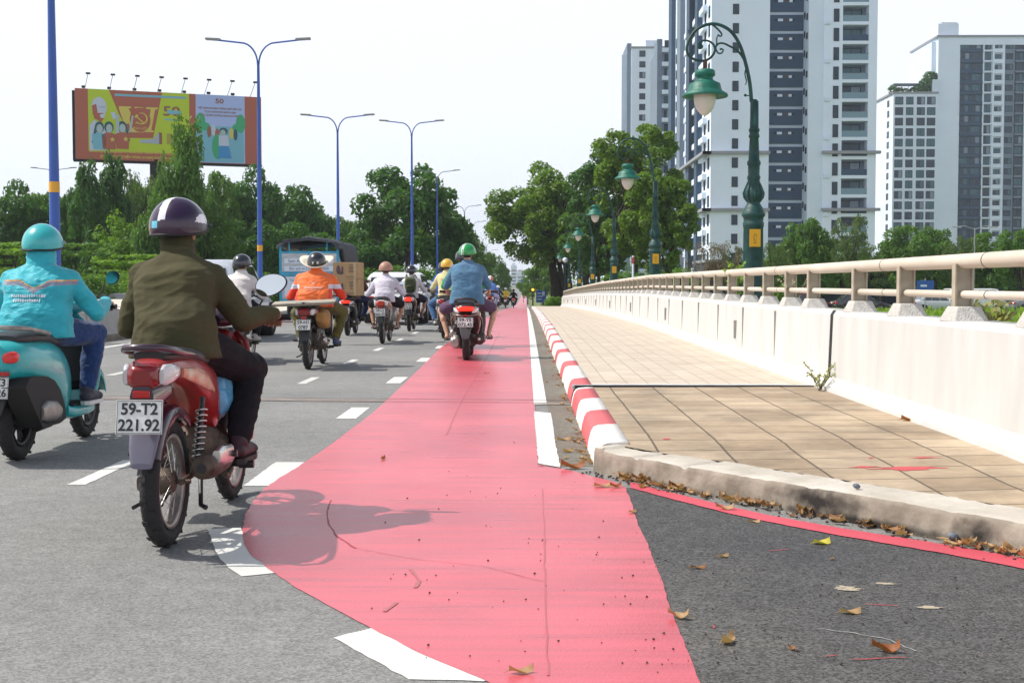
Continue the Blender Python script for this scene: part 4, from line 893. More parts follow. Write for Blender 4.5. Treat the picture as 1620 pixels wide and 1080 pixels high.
    b.loft([(-.24, sz - .005, .10, .025), (-.15, sz, .14, .04), (.05, sz, .155, .045), (.2, sz - .01, .16, .045), (.32, sz - .04, .15, .045), (.5, sz - .045, .13, .045), (.62, sz - .06, .08, .03)], 22, .7); b.build('seat', m_seat, root)
    if classic: gr = [(-.17, .12, .82), (-.185, -.05, .84), (-.18, -.26, .865), (-.12, -.345, .872), (0, -.36, .874), (.12, -.345, .872), (.18, -.26, .865), (.185, -.05, .84), (.17, .12, .82)]
    else: gr = [(-.13, .05, .80), (-.14, -.1, .83), (-.125, -.22, .865), (-.08, -.29, .885), (0, -.31, .89), (.08, -.29, .885), (.125, -.22, .865), (.14, -.1, .83), (.13, .05, .80)]
    b = MB(); b.tube(gr, .016, 8); b.build('grab_rail', m_alu if classic else inner, root)
    # floor, leg shield, front
    b = MB(); b.loft([(.52, .27, .15, .05), (.6, .255, .175, .05), (.85, .25, .18, .045), (.98, .26, .17, .05)], 18, .5); b.build('floorboard', body, root)
    b = MB(); b.bb(-.165, .165, .56, .95, .298, .308); b.build('floor_mat', MATS['black_rubber'], root)
    rs = []
    for (y, z, w) in [(.93, .22, .16), (.97, .34, .2), (1.0, .5, .22), (.99, .66, .215), (.96, .8, .185), (.93, .9, .12), (.92, .95, .06)]:
        rs.append([Vector((w * math.cos(q), y + .10 * (math.sin(q) if math.sin(q) > 0 else math.sin(q) * .25) * (1.0) - .03 * abs(math.cos(q)), z)) for q in [2 * math.pi * (j + .5) / 20 for j in range(20)]])
    b = MB(); b.rings(rs); b.build('leg_shield', body, root)
    b = MB(); b.loft([(.905, .6, .12, .16), (.935, .6, .16, .22), (.95, .6, .16, .22)], 16, .6); b.build('inner_shield', inner, root)
    b = MB(); rs = []
    for k in range(11):
        a = R(15 + 130 * k / 10); n_ = Vector((0, math.cos(a), math.sin(a))); c = Vector((0, 1.25, r)) + n_ * (r + .04); w = .085 if classic else .06; rs.append([c + Vector((x * w / .06, 0, 0)) + n_ * d for x, d in ((-.06, -.06), (-.052, 0), (0, .016), (.052, 0), (.06, -.06), (.045, -.01), (0, .005), (-.045, -.01))])
    b.rings(rs); b.build('front_mudguard', body, root)
    b = MB()
    for sx in (-1, 1): b.tube([(sx * .07, 1.25, r), (sx * .06, 1.1, .55)], .017, 8)
    b.build('front_fork', m_blk, root)
    b = MB(); b.loft([(.80, .975, .06, .03), (.85, .99, .15, .055), (.92, 1.0, .16, .07), (1.0, .99, .11, .075), (1.04, .98, .06, .05)], 18, .75); b.build('handlebar_cowl', body, root)
    b = MB(); b.tube([(-.35, .86, .985), (-.2, .9, .985), (.2, .9, .985), (.35, .86, .985)], .012, 8); hb = b.build('handlebar', m_blk, root)
    for sx in (-1, 1):
        g = MB(); g.tube([(sx * .25, .887, .985), (sx * .38, .852, .985)], .017, 10); g.build('grip', MATS['black_rubber'], hb)
        l = MB(); l.tube([(sx * .23, .93, .98), (sx * .30, .945, .97), (sx * .39, .92, .965)], .006, 6); l.build('brake_lever', m_chrome, hb)
    for sx, on in zip((-1, 1), handle_mirrors):
        if on: mirror(root, (sx * .2, .9, 1.02), (sx * .335, .90, 1.19), .12 if not classic else .11, .075 if not classic else .10, yaw=sx * -8)
    return root
# ---------------- the traffic ----------------
UG = ((-.325, .887, .98), (.325, .887, .98)); SG = ((-.315, .87, .985), (.315, .87, .985))
# nearest: red motorbike and its rider in an olive pullover
X0, Y0 = -1.575, 5.48
red = M('red_bodywork', (.40, .014, .018), rough=.32, coat=.5, col2=(.30, .03, .025), vscale=7); dpurple = gloss('dark_plum_plastic', (.035, .012, .03), rough=.35)
bk = under('red step-through motorbike with white plate, nearest to the camera', (X0, Y0, 0), 0, mw=.17, mh=.115, body=red, inner=dpurple, p= ('59-T2', '221.92'), tailmat=M('deep_red_lens', (.22, .006, .008), rough=.15, coat=.6), fenderflap=M('smoky_flap', (.16, .15, .2), rough=.3), handle_mirrors=(0, 1), tailw=.95, bw=.82)
b = MB(); b.ell((.06, .68, .60), (.075, .1, .13), 18, 12); me = rm(b, .012, 2); wrinkle(me, .016, (14, 14, 14)); bag = link_mesh('plastic_bag', me, M('blue_plastic_bag', (.12, .38, .62), rough=.35, var=.2, vscale=8), None); bag.location = (X0, Y0, 0)
tag(bag, "pale blue plastic bag tucked in front of the red motorbike's seat", 'bag')
m_olive = fabric('olive_knit', (.068, .062, .030), bump=.3, scale=7); m_black_cloth = fabric('black_cloth', (.012, .011, .015), bump=.3)
purp = gloss('aubergine_helmet', (.022, .004, .036), coat=.5, rough=.25); hwhite = gloss('helmet_white', (.75, .75, .78), coat=1, rough=.2); hband = gloss('plum_band', (.03, .005, .03), coat=.5, rough=.28)
def z_purple(p):
    if p.z < .022 and p.y < .09:
        if p.y < -.06 and -.075 < p.x < -.035 and p.z > -.012: return 3
        if p.y < -.02 and p.x < -.1 and p.z < .005: return 4
        return 2
    return 1 if (-.035 < p.x < .004 or p.x < -.121 or p.x > .119) else 0  # white at the left rim is a painted highlight; centre and right are stripes
make_person('rider in an olive pullover and purple striped helmet on the red motorbike', (X0 - .02, Y0, 0), 0, voxel=.0065, hip=(-.05, .46, .87), lean=.15, side=-.035, torso=.405, pole=.26, arm=.88, scarf=True, head_fw=.05, headyaw=-12,
            grips=((-.325, .887, .965), (.325, .887, .965)), ankles=((-.20, .60, .38), (.20, .62, .385)), kneeout=.28, top=m_olive, bottom=m_black_cloth, shoe=M('dark_maroon_shoe', (.04, .012, .02), rough=.6), helm=[purp, hwhite, hband, gloss('cyan_sticker', (.1, .5, .65)), gloss('red_sticker', (.6, .06, .05))], hzone=z_purple,
            mask=m_black_cloth, broad=1.06, girth=1.04, amp=.008, hz=-.0)
# turquoise scooter and rider, left edge
X1, Y1 = -3.31, 8.16
teal = gloss('turquoise_paint', (.02, .40, .42))
scooter('turquoise classic scooter entering the picture at the left edge', (X1, Y1, 0), 0, teal, m_blk, ('59-X3', '518.26'), style='classic', rimmat=m_blk, tailmat=gloss('bright_red_lens', (.75, .02, .015)))
m_teal = fabric('teal_nylon', (.03, .42, .50), rough=.5, bump=.8, scale=10); m_grey_s = fabric('grey_reflective', (.25, .26, .34), rough=.4); m_or_s = fabric('orange_piping', (.7, .32, .04)); m_wtext = fabric('white_print', (.6, .7, .78), rough=.5, bump=.1)
def z_teal(c):
    if c.y < .62 and c.z > 1.0:
        v = 1.165 - .055 * (1 - min(1, abs(c.x) / .1)) + .0
        if abs(c.x) < .24:
            if v - .03 < c.z < v: return 1
            if v <= c.z < v + .007: return 2
    if .535 < c.y < .62 and 1.27 < c.z < 1.28: return 2
    if abs(c.x) > .13 and c.y > .5 and c.z < 1.15 and abs(c.x) < .19: return 3
    return 0
tr = make_person('rider in a turquoise jacket and turquoise helmet at the left edge', (X1 + .0, Y1, 0), 0, voxel=.009, hip=(-.02, .42, .85), lean=.10, side=-.01, torso=.42, head_fw=.03, grips=SG, ankles=((-.16, .74, .40), (.2, .74, .40)), kneeout=.5,
            top=[m_teal, m_grey_s, m_or_s, fabric('navy_panel', (.015, .02, .05))], topzone=z_teal, bottom=fabric('blue_jeans', (.018, .05, .16), bump=.7, scale=12), shoe=M('dark_sneaker', (.03, .03, .05), rough=.6), sole=M('white_sole', (.7, .7, .7), rough=.6),
            helm=[gloss('turquoise_helmet', (.03, .42, .44), coat=.6, rough=.3)], hood=True, mask=M('tan_mask', (.45, .2, .12)), broad=1.28, girth=1.08, amp=.008, hz=.0)
text_mesh('print', 'XANH BIKE', .05, m_wtext, tr, (-.03, .375, 1.10), (R(82), 0, 0), bold=.001) if False else None
b = MB()
for (z, w) in ((1.065, .24), (1.035, .20)):
    for k in range(int(w / .016)):
        x = -w / 2 + k * .016 - .03; yy_ = .372 + .0
        b.box((x, 0, z + random.uniform(-.002, .002)), (random.uniform(.007, .013), .004, .018 + random.uniform(-.004, .004)))
def snap_back(mb, person, partname, off=.004):
    """lay a print on the back of a garment"""
    part = [c for c in children(person) if c.name.split('.')[0] == partname][0]; me = part.data
    from mathutils.bvhtree import BVHTree
    bv = BVHTree.FromPolygons([v.co for v in me.vertices], [tuple(p.vertices) for p in me.polygons])
    out = []
    for v in mb.v:
        h = bv.ray_cast(Vector((v[0], -2, v[2])), Vector((0, 1, 0)))
        y = h[0].y if h[0] is not None else .4
        out.append((v[0], y - off + v[1] * .5, v[2]))
    mb.v = out; return part
pt = snap_back(b, tr, 'jacket'); b.build('printed_lettering', m_wtext, pt)
# white shirt rider left, ahead of the olive rider
under('dark motorbike of the white-shirted rider, left of the olive rider', (-4.2, 18.0, 0), 0, gloss('black_paint', (.02, .02, .022)), m_blk, ('59-B1', '306.11'))
white_c = fabric('white_cotton', (.66, .62, .60), bump=.7, scale=10); mhb = gloss('black_helmet', (.012, .014, .022), coat=.9, rough=.2)
make_person('rider in a white shirt and black helmet beside the silver car', (-4.2, 18.0, 0), 0, voxel=.015, hip=(0, .42, .86), torso=.43, lean=.2, headyaw=-25, grips=UG, ankles=((-.18, .60, .38), (.2, .62, .38)), top=white_c, bottom=m_black_cloth, shoe=M('pale_shoe', (.5, .48, .46), rough=.7), helm=[mhb], broad=1.05)
# orange jacket
XO, YO = -2.92, 16.9
under('small dark motorbike with a flat board strapped on its tail', (XO, YO, 0), 0, gloss('black_green', (.015, .02, .02)), m_blk, ('59-H1', '0787'), tailmat=M('dull_red_lens', (.2, .01, .01), rough=.3), handle_mirrors=(0, 0))
b = MB(); b.box((-.02, -.14, .898), (.82, .42, .02), rot=(R(4), R(-2.5), R(5))); b.box((-.02, -.13, .876), (.76, .38, .014), rot=(R(4), R(-2.5), R(5)))
o = b.build('flat_board', M('grey_cardboard', (.36, .33, .27), rough=.9, var=.15), bevel=.003, label='flattened grey cardboard lying across the tail of the orange rider\'s motorbike', cat='board', loc=(XO, YO, 0))
b = MB(); b.ell((-.02, -.02, .85), (.2, .14, .05), 16, 8); o = link_mesh('bundle', rm(b, .02, 2), fabric('olive_canvas', (.09, .1, .04)), None); o.location = (XO, YO, 0); tag(o, 'dark green cloth bundle under the flattened cardboard on the motorbike tail', 'bundle')
b = MB(); b.loft([(-.1, .70, .05, .06, .17), (.05, .68, .09, .13, .19), (.25, .66, .08, .13, .19), (.4, .66, .04, .06, .18)], 14, .7); o = b.build('sack', M('ochre_sack', (.32, .17, .05), rough=.7, var=.3), loc=(XO, YO, 0), label="ochre sack hanging on the right side of the orange rider's motorbike", cat='sack')
m_orange = fabric('orange_nylon', (.80, .16, .035), rough=.6, bump=.8, scale=9); m_orange_r = fabric('deep_orange', (.72, .05, .015), rough=.6, bump=.6)
def z_orange(c):
    if abs(c.x) > .20 and c.z > 1.075: return 0 if c.z > 1.135 else 1
    if abs(c.x) > .21: return 2
    return 0
orr = make_person('rider in an orange jacket with a cream hat brim under his helmet', (XO + .02, YO, 0), 0, voxel=.012, hip=(0, .40, .90), torso=.41, lean=.16, head_fw=.04, grips=UG, ankles=((-.21, .60, .38), (.26, .60, .38)), kneeout=.8, top=[m_orange, fabric('pale_grey_sleeve', (.6, .62, .68)), m_orange_r], topzone=z_orange,
            bottom=fabric('olive_trousers', (.10, .09, .02)), shoe=M('blue_grey_shoe', (.06, .08, .16), rough=.7), helm=[mhb, M('white_badge', (.6, .6, .55))], hzone=lambda p: 1 if (p.y < -.08 and .02 < abs(p.x) < .045 and -.03 < p.z < -.005) else 0, hatbrim=M('cream_straw', (.74, .68, .55), rough=.85), broad=1.34, girth=1.05, hz=-.015, amp=.01)
b = MB()
for k in range(16): b.box((-.12 + k * .016, 0, 1.09 + random.uniform(-.003, .003)), (.011, .004, .022))
for k in range(11): b.box((-.08 + k * .016, 0, 1.055), (.009, .003, .008))
b.add([(-.035, 0, 1.18), (.0, 0, 1.13), (.035, 0, 1.185), (.0, 0, 1.155)], [(0, 1, 2, 3)])
pt = snap_back(b, orr, 'jacket'); b.build('printed_lettering', fabric('faded_white_print', (.72, .5, .42)), pt)
# cardboard box scooter
XB, YB = -3.93, 27.8
scooter('black scooter with lit tail lamp carrying two cardboard boxes', (XB, YB, 0), 0, gloss('black_paint'.replace('black', 'jet'), (.012, .012, .015)), m_blk, ('59-P2', '904.17'), tailmat=m_lit)
m_card = M('brown_cardboard', (.42, .27, .14), rough=.85, var=.1, vscale=3); m_cprint = M('cardboard_ink', (.12, .07, .08), rough=.8); m_tape = M('packing_tape', (.5, .38, .22), rough=.3)
for k, (z, lb) in enumerate(((.88, 'lower brown cardboard box on the tail of the black scooter'), (1.245, 'upper brown cardboard box stacked on another on the black scooter'))):
    b = MB(); b.box((.0, 0, .18), (.58, .42, .36)); o = b.build('cardboard_box', m_card, bevel=.006, label=lb, cat='box', group='boxes on the black scooter', loc=(XB + .03, YB - .02, z)); o.rotation_euler = (0, 0, R(-8))
    b = MB(); b.ell((-.17, -.2115, .2), (.045, .003, .1), 12, 8); b.ell((-.11, -.2115, .14), (.06, .003, .045), 12, 8); b.ell((-.08, -.2115, .22), (.025, .003, .06), 10, 6)
    for j in range(6): b.box((.12, -.2125, .30 - j * .03), (random.uniform(.06, .15), .003, .010))
    b.box((.1, -.2125, .05), (.2, .003, .012)); b.build('printed_marks', m_cprint, o)
    b = MB(); b.box((.2, -.212, .18), (.05, .003, .36)); b.build('tape', m_tape, o)
make_person('rider in brown sleeves and grey helmet hidden behind the cardboard boxes', (XB + .02, YB, 0), 0, voxel=.02, hip=(.02, .5, .86), torso=.46, lean=.12, side=.04, grips=SG, ankles=((-.16, .74, .40), (.22, .74, .40)), top=fabric('brown_sleeve', (.12, .06, .04)), bottom=fabric('navy_cloth', (.015, .02, .06)), shoe=M('dark_shoe', (.03, .03, .03)), helm=[gloss('grey_helmet', (.12, .13, .17))], kneeout=.8, hz=-.01)
# pale shirt rider
XW, YW = -2.73, 24.0
under('white motorbike with oval red tail lamp, ridden by the man in shorts', (XW, YW, 0), 0, gloss('pearl_white', (.62, .6, .6)), m_blk, ('59-L2', '660.43'), tailmat=M('orange_red_lens', (.55, .05, .02), rough=.15), spokes='cast')
make_person('rider in a pale lilac shirt, black shorts and tan helmet', (XW, YW, 0), 0, voxel=.014, hip=(0, .42, .86), torso=.42, lean=.16, grips=UG, ankles=((-.24, .60, .38), (.22, .60, .38)), kneeout=.7, top=fabric('lilac_white', (.60, .56, .64), bump=.6), bottom=m_black_cloth, shorts=True, foot='sandal', shoe=M('brown_sandal', (.12, .06, .04)), helm=[gloss('tan_helmet', (.42, .22, .16), coat=.2, rough=.5)], headyaw=-15, broad=1.08, brim=False)
# backpack rider
XK, YK = -2.8, 30.3
under('black and orange motorbike under the backpack rider', (XK, YK, 0), 0, gloss('black_orange', (.05, .015, .012)), m_blk, ('59-D3', '275.80'), tailmat=m_lit, spokes='cast')
bp_ = make_person('rider in a white hoodie and black helmet wearing an olive backpack', (XK, YK, 0), 0, voxel=.016, hip=(0, .42, .86), torso=.44, lean=.16, grips=UG, ankles=((-.2, .60, .38), (.24, .60, .38)), kneeout=.8, top=fabric('off_white_hoodie', (.62, .57, .58)), bottom=fabric('navy_shorts', (.014, .018, .04)), shorts=True, shoe=M('tan_shoe', (.2, .12, .1)), helm=[mhb], headyaw=-20)
b = MB(); b.loft([(.19, 1.10, .10, .15), (.215, 1.10, .13, .19), (.30, 1.11, .145, .205), (.37, 1.12, .14, .19)], 20, .65); me = rm(b, .014, 3)
o = link_mesh('backpack', me, fabric('olive_pack', (.07, .085, .04)), None); o.location = (XK + .0, YK, 0); tag(o, "olive green backpack on the white-hooded rider's back", 'backpack')
q = MB(); q.loft([(.165, 1.03, .07, .06), (.19, 1.03, .1, .085), (.23, 1.03, .1, .085)], 14, .6); q.build('pocket', fabric('olive_pack2', (.055, .065, .03)), o)
q = MB()
for sx in (-1, 1): q.tube([(sx * .07, .33, 1.30), (sx * .1, .42, 1.36), (sx * .13, .56, 1.30), (sx * .15, .6, 1.15)], .014, 6)
q.build('strap', fabric('olive_pack2', (.055, .065, .03)), o)
# blue polo rider in the red lane
XP, YP = -.89, 18.9
_ps = scooter('dark brown scooter with bright red tail lamp on the red lane', (XP, YP, 0), 0, gloss('dark_brown_paint', (.035, .016, .012)), M('charcoal_plastic', (.03, .028, .028), rough=.5), ('59-Y5', '072.45'), tailmat=m_lit, handle_mirrors=(0, 0), accents=M('bronze_trim', (.25, .2, .18), rough=.3, metal=.6)); _ps.scale = (1.2, 1, 1.04)
grn = gloss('green_helmet', (.01, .28, .06), coat=.8, rough=.2)
make_person('heavy rider in a blue polo shirt and green helmet on the red lane', (XP - .01, YP, 0), 0, voxel=.012, hip=(0, .42, .90), torso=.56, lean=.10, side=.0, grips=((-.315, .87, .985), (.315, .87, .985)), ankles=((-.31, .5, .38), (.33, .5, .40)), kneeout=1.3, top=[fabric('blue_pique', (.085, .19, .31), bump=.35, scale=12), fabric('polo_collar', (.10, .2, .33))], topzone=lambda c: 1 if c.z > 1.42 else 0,
            sleeve='short', bottom=fabric('plum_shorts', (.10, .055, .11), bump=.5), shorts=True, foot='sandal', shoe=M('brown_flip_flop', (.09, .07, .065), rough=.8), skin=m_skinl, helm=[grn, hwhite], hzone=lambda p: 1 if (-.035 < p.x < -.02 or -.008 < p.x < .006) else 0, headyaw=-25, broad=1.28, girth=1.12, hz=.01, amp=.008, brim=False)
# cluster just ahead, left of the polo rider
scooter('scooter of the green-jacketed rider hidden ahead of the polo rider', (-1.14, 22.3, 0), 0, gloss('bottle_green', (.01, .12, .05)), m_blk, ('59-G1', '448.02'))
make_person('rider in a green jacket and black helmet just ahead of the polo rider', (-1.14, 22.3, 0), 0, 1.06, voxel=.018, hip=(0, .42, .87), torso=.5, lean=.1, grips=SG, ankles=((-.16, .74, .40), (.2, .74, .40)), top=fabric('green_nylon', (.02, .30, .07)), bottom=m_black_cloth, shoe=M('dark_shoe', (.03, .03, .03)), helm=[mhb], broad=1.15, kneeout=.8)
under('silver motorbike of the yellow-helmeted rider left of the red lane', (-1.72, 26.4, 0), 0, gloss('silver_grey', (.3, .3, .3)), m_blk, ('59-N2', '131.75'), spokes='cast')
make_person('rider in a cream shirt, jeans and yellow helmet near the red lane edge', (-1.68, 26.3, 0), 0, voxel=.018, hip=(0, .42, .88), torso=.5, lean=.14, grips=UG, ankles=((-.24, .55, .36), (.22, .60, .36)), kneeout=.9, top=fabric('cream_cotton', (.62, .55, .30)), bottom=fabric('mid_jeans', (.05, .12, .26)), shoe=M('white_sneaker', (.7, .7, .68), rough=.6), helm=[gloss('yellow_helmet', (.75, .42, .03))])
scooter('grey scooter of the blue-jacketed rider beyond the yellow helmet', (-1.98, 29.5, 0), 0, gloss('slate_grey', (.1, .11, .13)), m_blk, ('59-K2', '882.30'))
make_person('rider in a royal blue jacket and dark helmet beyond the yellow-helmeted rider', (-1.96, 29.5, 0), 0, voxel=.02, hip=(0, .42, .88), torso=.5, lean=.14, grips=SG, ankles=((-.16, .74, .40), (.2, .74, .40)), kneeout=.8, top=fabric('royal_nylon', (.01, .07, .32)), bottom=m_black_cloth, shoe=M('dark_shoe', (.03, .03, .03)), helm=[mhb])
# far riders beyond the crest
for (x, y, tp, hm, lb, bl, bc, kind, tm) in [
    (-1.5, 52.5, (.10, .25, .62), [gloss('red_white_helmet', (.6, .08, .06)), hwhite], 'far rider in a light blue raincoat with a red and white helmet', "far scooter ridden by the light blue raincoat", (.03, .03, .04), 0, m_tail),
    (-1.95, 88.0, (.015, .02, .07), [hwhite], 'far rider in navy with a white helmet', 'far motorbike of the navy rider', (.05, .02, .02), 1, m_tail),
    (-1.62, 100.0, (.70, .50, .02), [hwhite], 'far rider in a yellow jacket with a white helmet', 'far motorbike of the yellow-jacketed rider', (.25, .2, .04), 1, m_tail),
    (-1.1, 112.0, (.03, .012, .02), [mhb], 'far rider in black, rightmost of the far group', 'far scooter with lit red lamp, rightmost of the far group', (.02, .01, .012), 0, m_lit)]:
    nm = 'far_%d' % int(y)
    f = scooter if kind == 0 else under
    f(bl, (x, y, G(y)), 0, gloss('paint_' + nm, bc), m_blk, ('', ''), tailmat=tm)
    make_person(lb, (x, y, G(y)), 0, voxel=.022, hip=(0, .42, .88), torso=.48, lean=.12, grips=SG if kind == 0 else UG, ankles=((-.16, .74, .40), (.2, .74, .40)) if kind == 0 else ((-.2, .60, .38), (.22, .60, .38)), kneeout=.9, top=fabric('cloth_' + nm, tp), bottom=m_black_cloth if y > 60 else fabric('pale_coat', (.3, .4, .6)), shoe=M('dark_shoe', (.03, .03, .03)), helm=hm, hzone=(lambda p: 1 if abs(p.x) < .04 else 0) if len(hm) > 1 else None)
# ---------------- cars and truck ----------------
m_cglass = M('dark_car_glass', (.02, .025, .03), rough=.05, spec=.8, coat=1); m_under = M('car_underside', (.02, .02, .02), rough=.9)
def car(label, loc, rz, paintm, L=4.4, W=1.78, H=1.5, suv=False, van=False, cat='car', name='parked_car', detail=True, group=None, plate_txt=''):
    """origin on the ground under the rear bumper, front towards +Y"""
    root = empty(name, loc, rz, label, cat, group); w = W / 2; belt = H * .60; sill = .26 if suv else .2
    def sec(y, z0, z1, hw, tuck=0.):   # body ring: rounded lower box
        pts = [(-hw * .9, z0), (-hw * .985, z0 + .1), (-hw, z0 + (z1 - z0) * .55), (-hw * .97, z1 - .05), (-hw * .9, z1), (hw * .9, z1), (hw * .97, z1 - .05), (hw, z0 + (z1 - z0) * .55), (hw * .985, z0 + .1), (hw * .9, z0)]
        return [Vector((x, y, z)) for x, z in pts]
    if van: S = [(0, sill + .05, belt - .05, w * .9), (.06, sill, belt, w * .98), (L * .5, sill, belt, w), (L * .86, sill, belt - .05, w), (L * .95, sill, belt * .8, w * .95), (L, sill + .05, belt * .6, w * .85)]
    else: S = [(0, sill + .12, belt - .12, w * .86), (.07, sill + .02, belt - .02, w * .95), (.3, sill, belt, w), (L * .25, sill, belt, w), (L * .68, sill, belt - .03, w), (L * .80, sill, belt - .1, w * .99), (L * .93, sill, belt - .2, w * .95), (L * .985, sill + .05, belt - .32, w * .85), (L, sill + .12, belt - .42, w * .8)]
    b = MB(); b.rings([sec(*s_) for s_ in S]); body = b.build('body', paintm, root, bevel=.03, seg=3)
    if suv: S = [(0, sill + .12, belt - .12, w * .86), (.07, sill + .02, belt - .02, w * .95), (.3, sill, belt, w), (L * .68, sill, belt, w), (L * .82, sill, belt - .03, w * .99), (L * .93, sill, belt - .09, w * .95), (L * .985, sill + .05, belt - .18, w * .86), (L, sill + .12, belt - .3, w * .8)]
    if van: C = [(.02, 0, .9), (.10, 1, .93), (L * .72, 1, .93), (L * .82, .92, .9), (L * .93, 0, .86)]
    elif suv: C = [(.05, 0, .9), (.28, .82, .84), (.6, 1, .8), (L * .45, 1.0, .8), (L * .56, .93, .8), (L * .74, 0, .84)]
    else: C = [(.42, 0, .88), (.95, .86, .78), (1.35, 1, .74), (L * .48, 1, .74), (L * .56, .9, .76), (L * .75, 0, .84)]
    zt = lambda k: belt - .02 + (H - belt + .02) * k
    rs = []
    for (y, k, ww) in C:
        z = zt(k); hw = w * (ww if k > 0 else .92); lo = w * .93; rs.append([Vector(p) for p in [(-lo, y, belt - .04), (-(lo + (hw - lo) * .5), y, (belt - .04 + z) / 2), (-hw, y, z - .06 * k), (-hw * .86, y, z), (hw * .86, y, z), (hw, y, z - .06 * k), ((lo + (hw - lo) * .5), y, (belt - .04 + z) / 2), (lo, y, belt - .04)]])
    b = MB(); b.rings(rs); b.build('roof', paintm, root, bevel=.02, seg=2)
    # glazing: quads laid 3 mm proud of the cabin
    def side(sx):
        g = MB()
        ys_ = [(C[0][0] + .28, C[1][0] + .12), (C[-1][0] - .38, C[-2][0] - .12)]
        zl = belt + .02; zh = zt(.82); xo = lambda z: sx * (w * .93 + (w * C[2][2] - w * .93) * (z - belt + .04) / (zt(1) - belt + .04) + .012)
        y0a, y0b = ys_[0]; y1a, y1b = ys_[1]; n = 3; 
        for k in range(n):
            u0, u1 = k / n + .012, (k + 1) / n - .012; a0, a1 = y0a + (y1a - y0a) * u0, y0a + (y1a - y0a) * u1; c0, c1 = y0b + (y1b - y0b) * u0, y0b + (y1b - y0b) * u1
            g.add([(xo(zl), a0, zl), (xo(zl), a1, zl), (xo(zh), c1, zh), (xo(zh), c0, zh), (xo(zl) - sx * .02, a0, zl), (xo(zl) - sx * .02, a1, zl), (xo(zh) - sx * .02, c1, zh), (xo(zh) - sx * .02, c0, zh)], [(0, 1, 2, 3), (4, 7, 6, 5), (0, 4, 5, 1), (1, 5, 6, 2), (2, 6, 7, 3), (3, 7, 4, 0)])
        g.build('side_window', m_cglass, root)
    if not van or detail: side(-1); side(1)
    def slantglass(i0, i1, name_, off):
        a, c = C[i0], C[i1]; za, zc = zt(a[1]) , zt(c[1]); u0, u1 = .2, .9
        ya, yc = a[0] + (c[0] - a[0]) * u0, a[0] + (c[0] - a[0]) * u1; z0 = za + (zc - za) * u0; z1 = za + (zc - za) * u1; wa = w * .84 * (1 if name_ == 'windscreen' else .95); wc = w * c[2] * .86
        nrm = Vector((0, -(zc - za), (c[0] - a[0]))).normalized() * (1 if c[0] > a[0] else -1); nrm = nrm if nrm.z > 0 else -nrm; o = nrm * .012
        g = MB(); g.add([Vector(p) + o for p in [(-wa, ya, z0), (wa, ya, z0), (wc, yc, z1), (-wc, yc, z1)]] + [Vector(p) - o for p in [(-wa, ya, z0), (wa, ya, z0), (wc, yc, z1), (-wc, yc, z1)]], [(0, 1, 2, 3), (4, 7, 6, 5), (0, 4, 5, 1), (1, 5, 6, 2), (2, 6, 7, 3), (3, 7, 4, 0)]); g.build(name_, m_cglass, root)
    slantglass(0, 1, 'rear_window', 1); slantglass(len(C) - 1, len(C) - 2, 'windscreen', 1)
    r = .345 if suv else .31
    for y in (L * .19, L * .81):
        for sx in (-1, 1):
            wr_ = empty('wheel', (sx * (w - .10), y, r), parent=root); t = MB(); t.lathe([(-.1, r * .6), (-.11, r * .9), (-.09, r * .98), (-.05, r), (.05, r), (.09, r * .98), (.11, r * .9), (.1, r * .6)], axis='X', seg=28, cap=False); t.build('tyre', m_tyre, wr_)
            k = MB(); k.lathe([(sx * .09, r * .64), (sx * .075, r * .62), (sx * .05, r * .5)], axis='X', seg=28, cap=False)
            for q in range(5):
                a = 2 * math.pi * q / 5; k.box((sx * .085, math.cos(a) * r * .33, math.sin(a) * r * .33), (.02, r * .62, r * .16), rot=(a, 0, 0))
            k.lathe([(sx * .07, 0), (sx * .07, r * .6), (sx * .03, r * .62)], axis='X', seg=24, mi=1, cap=False); k.build('rim', [m_alu, m_under], wr_)
            a_ = MB(); rr = [[Vector((sx * (w + d), y + math.cos(q) * (r + e), r + math.sin(q) * (r + e))) for q in [math.pi * j / 14 for j in range(15)]] for d, e in ((.004, .005), (.01, .05), (-.02, .055), (-.02, .0))]
            a_.rings([list(x) for x in zip(*rr)], smooth=True); a_.build('wheel_arch', m_under if suv else paintm, root)
            a2 = MB(); a2.lathe([(sx * (w + .003) , 0), (sx * (w + .003), r + .02), (sx * (w - .25), r + .02)], (0, y, r), 'X', 24, cap=False); a2.build('wheel_well', m_under, root)
    for o_ in [o for o in children(root) if o.name.startswith('wheel') and o.type == 'EMPTY']: o_.location.x *= 1.03
    if detail:
        for sx in (-1, 1):
            m_ = MB(); m_.loft([(L * .66, belt + .1, .05, .06, sx * (w + .12)), (L * .66 + .05, belt + .1, .10, .085, sx * (w + .11)), (L * .66 + .13, belt + .1, .05, .05, sx * (w + .08))], 12, .7); m_.build('wing_mirror', paintm, root)
            t = MB(); t.loft([(-.02, belt - .17, .12, .06, sx * w * .66), (.06, belt - .16, .17, .08, sx * w * .74), (.2, belt - .15, .06, .06, sx * w * .95)], 14, .6); t.build('tail_light', m_tail, root)
            rf = MB(); rf.box((sx * w * .72, .0, .42), (.2, .03, .035)); rf.build('reflector', m_tail, root)
        b = MB(); b.loft([(-.04, .42, w * .82, .10), (.0, .42, w * .93, .15), (.12, .42, w * .97, .16)], 18, .4); b.build('rear_bumper', paintm, root)
        b = MB(); b.bb(-w * .8, w * .8, -.02, .1, .2, .3); b.build('bumper_skirt', m_under, root)
        b = MB(); b.bb(-.23, .23, -.045, -.035, .62, .74); b.build('number_plate', m_plate, root)
    return root
car('silver white car left of the tall blue pole, partly behind the white-shirted rider', (-6.55, 24.5, 0), 0, gloss('silver_white_paint', (.55, .58, .64), rough=.2), 4.3, 1.84, 1.62, suv=True, name='car', plate_txt='x')
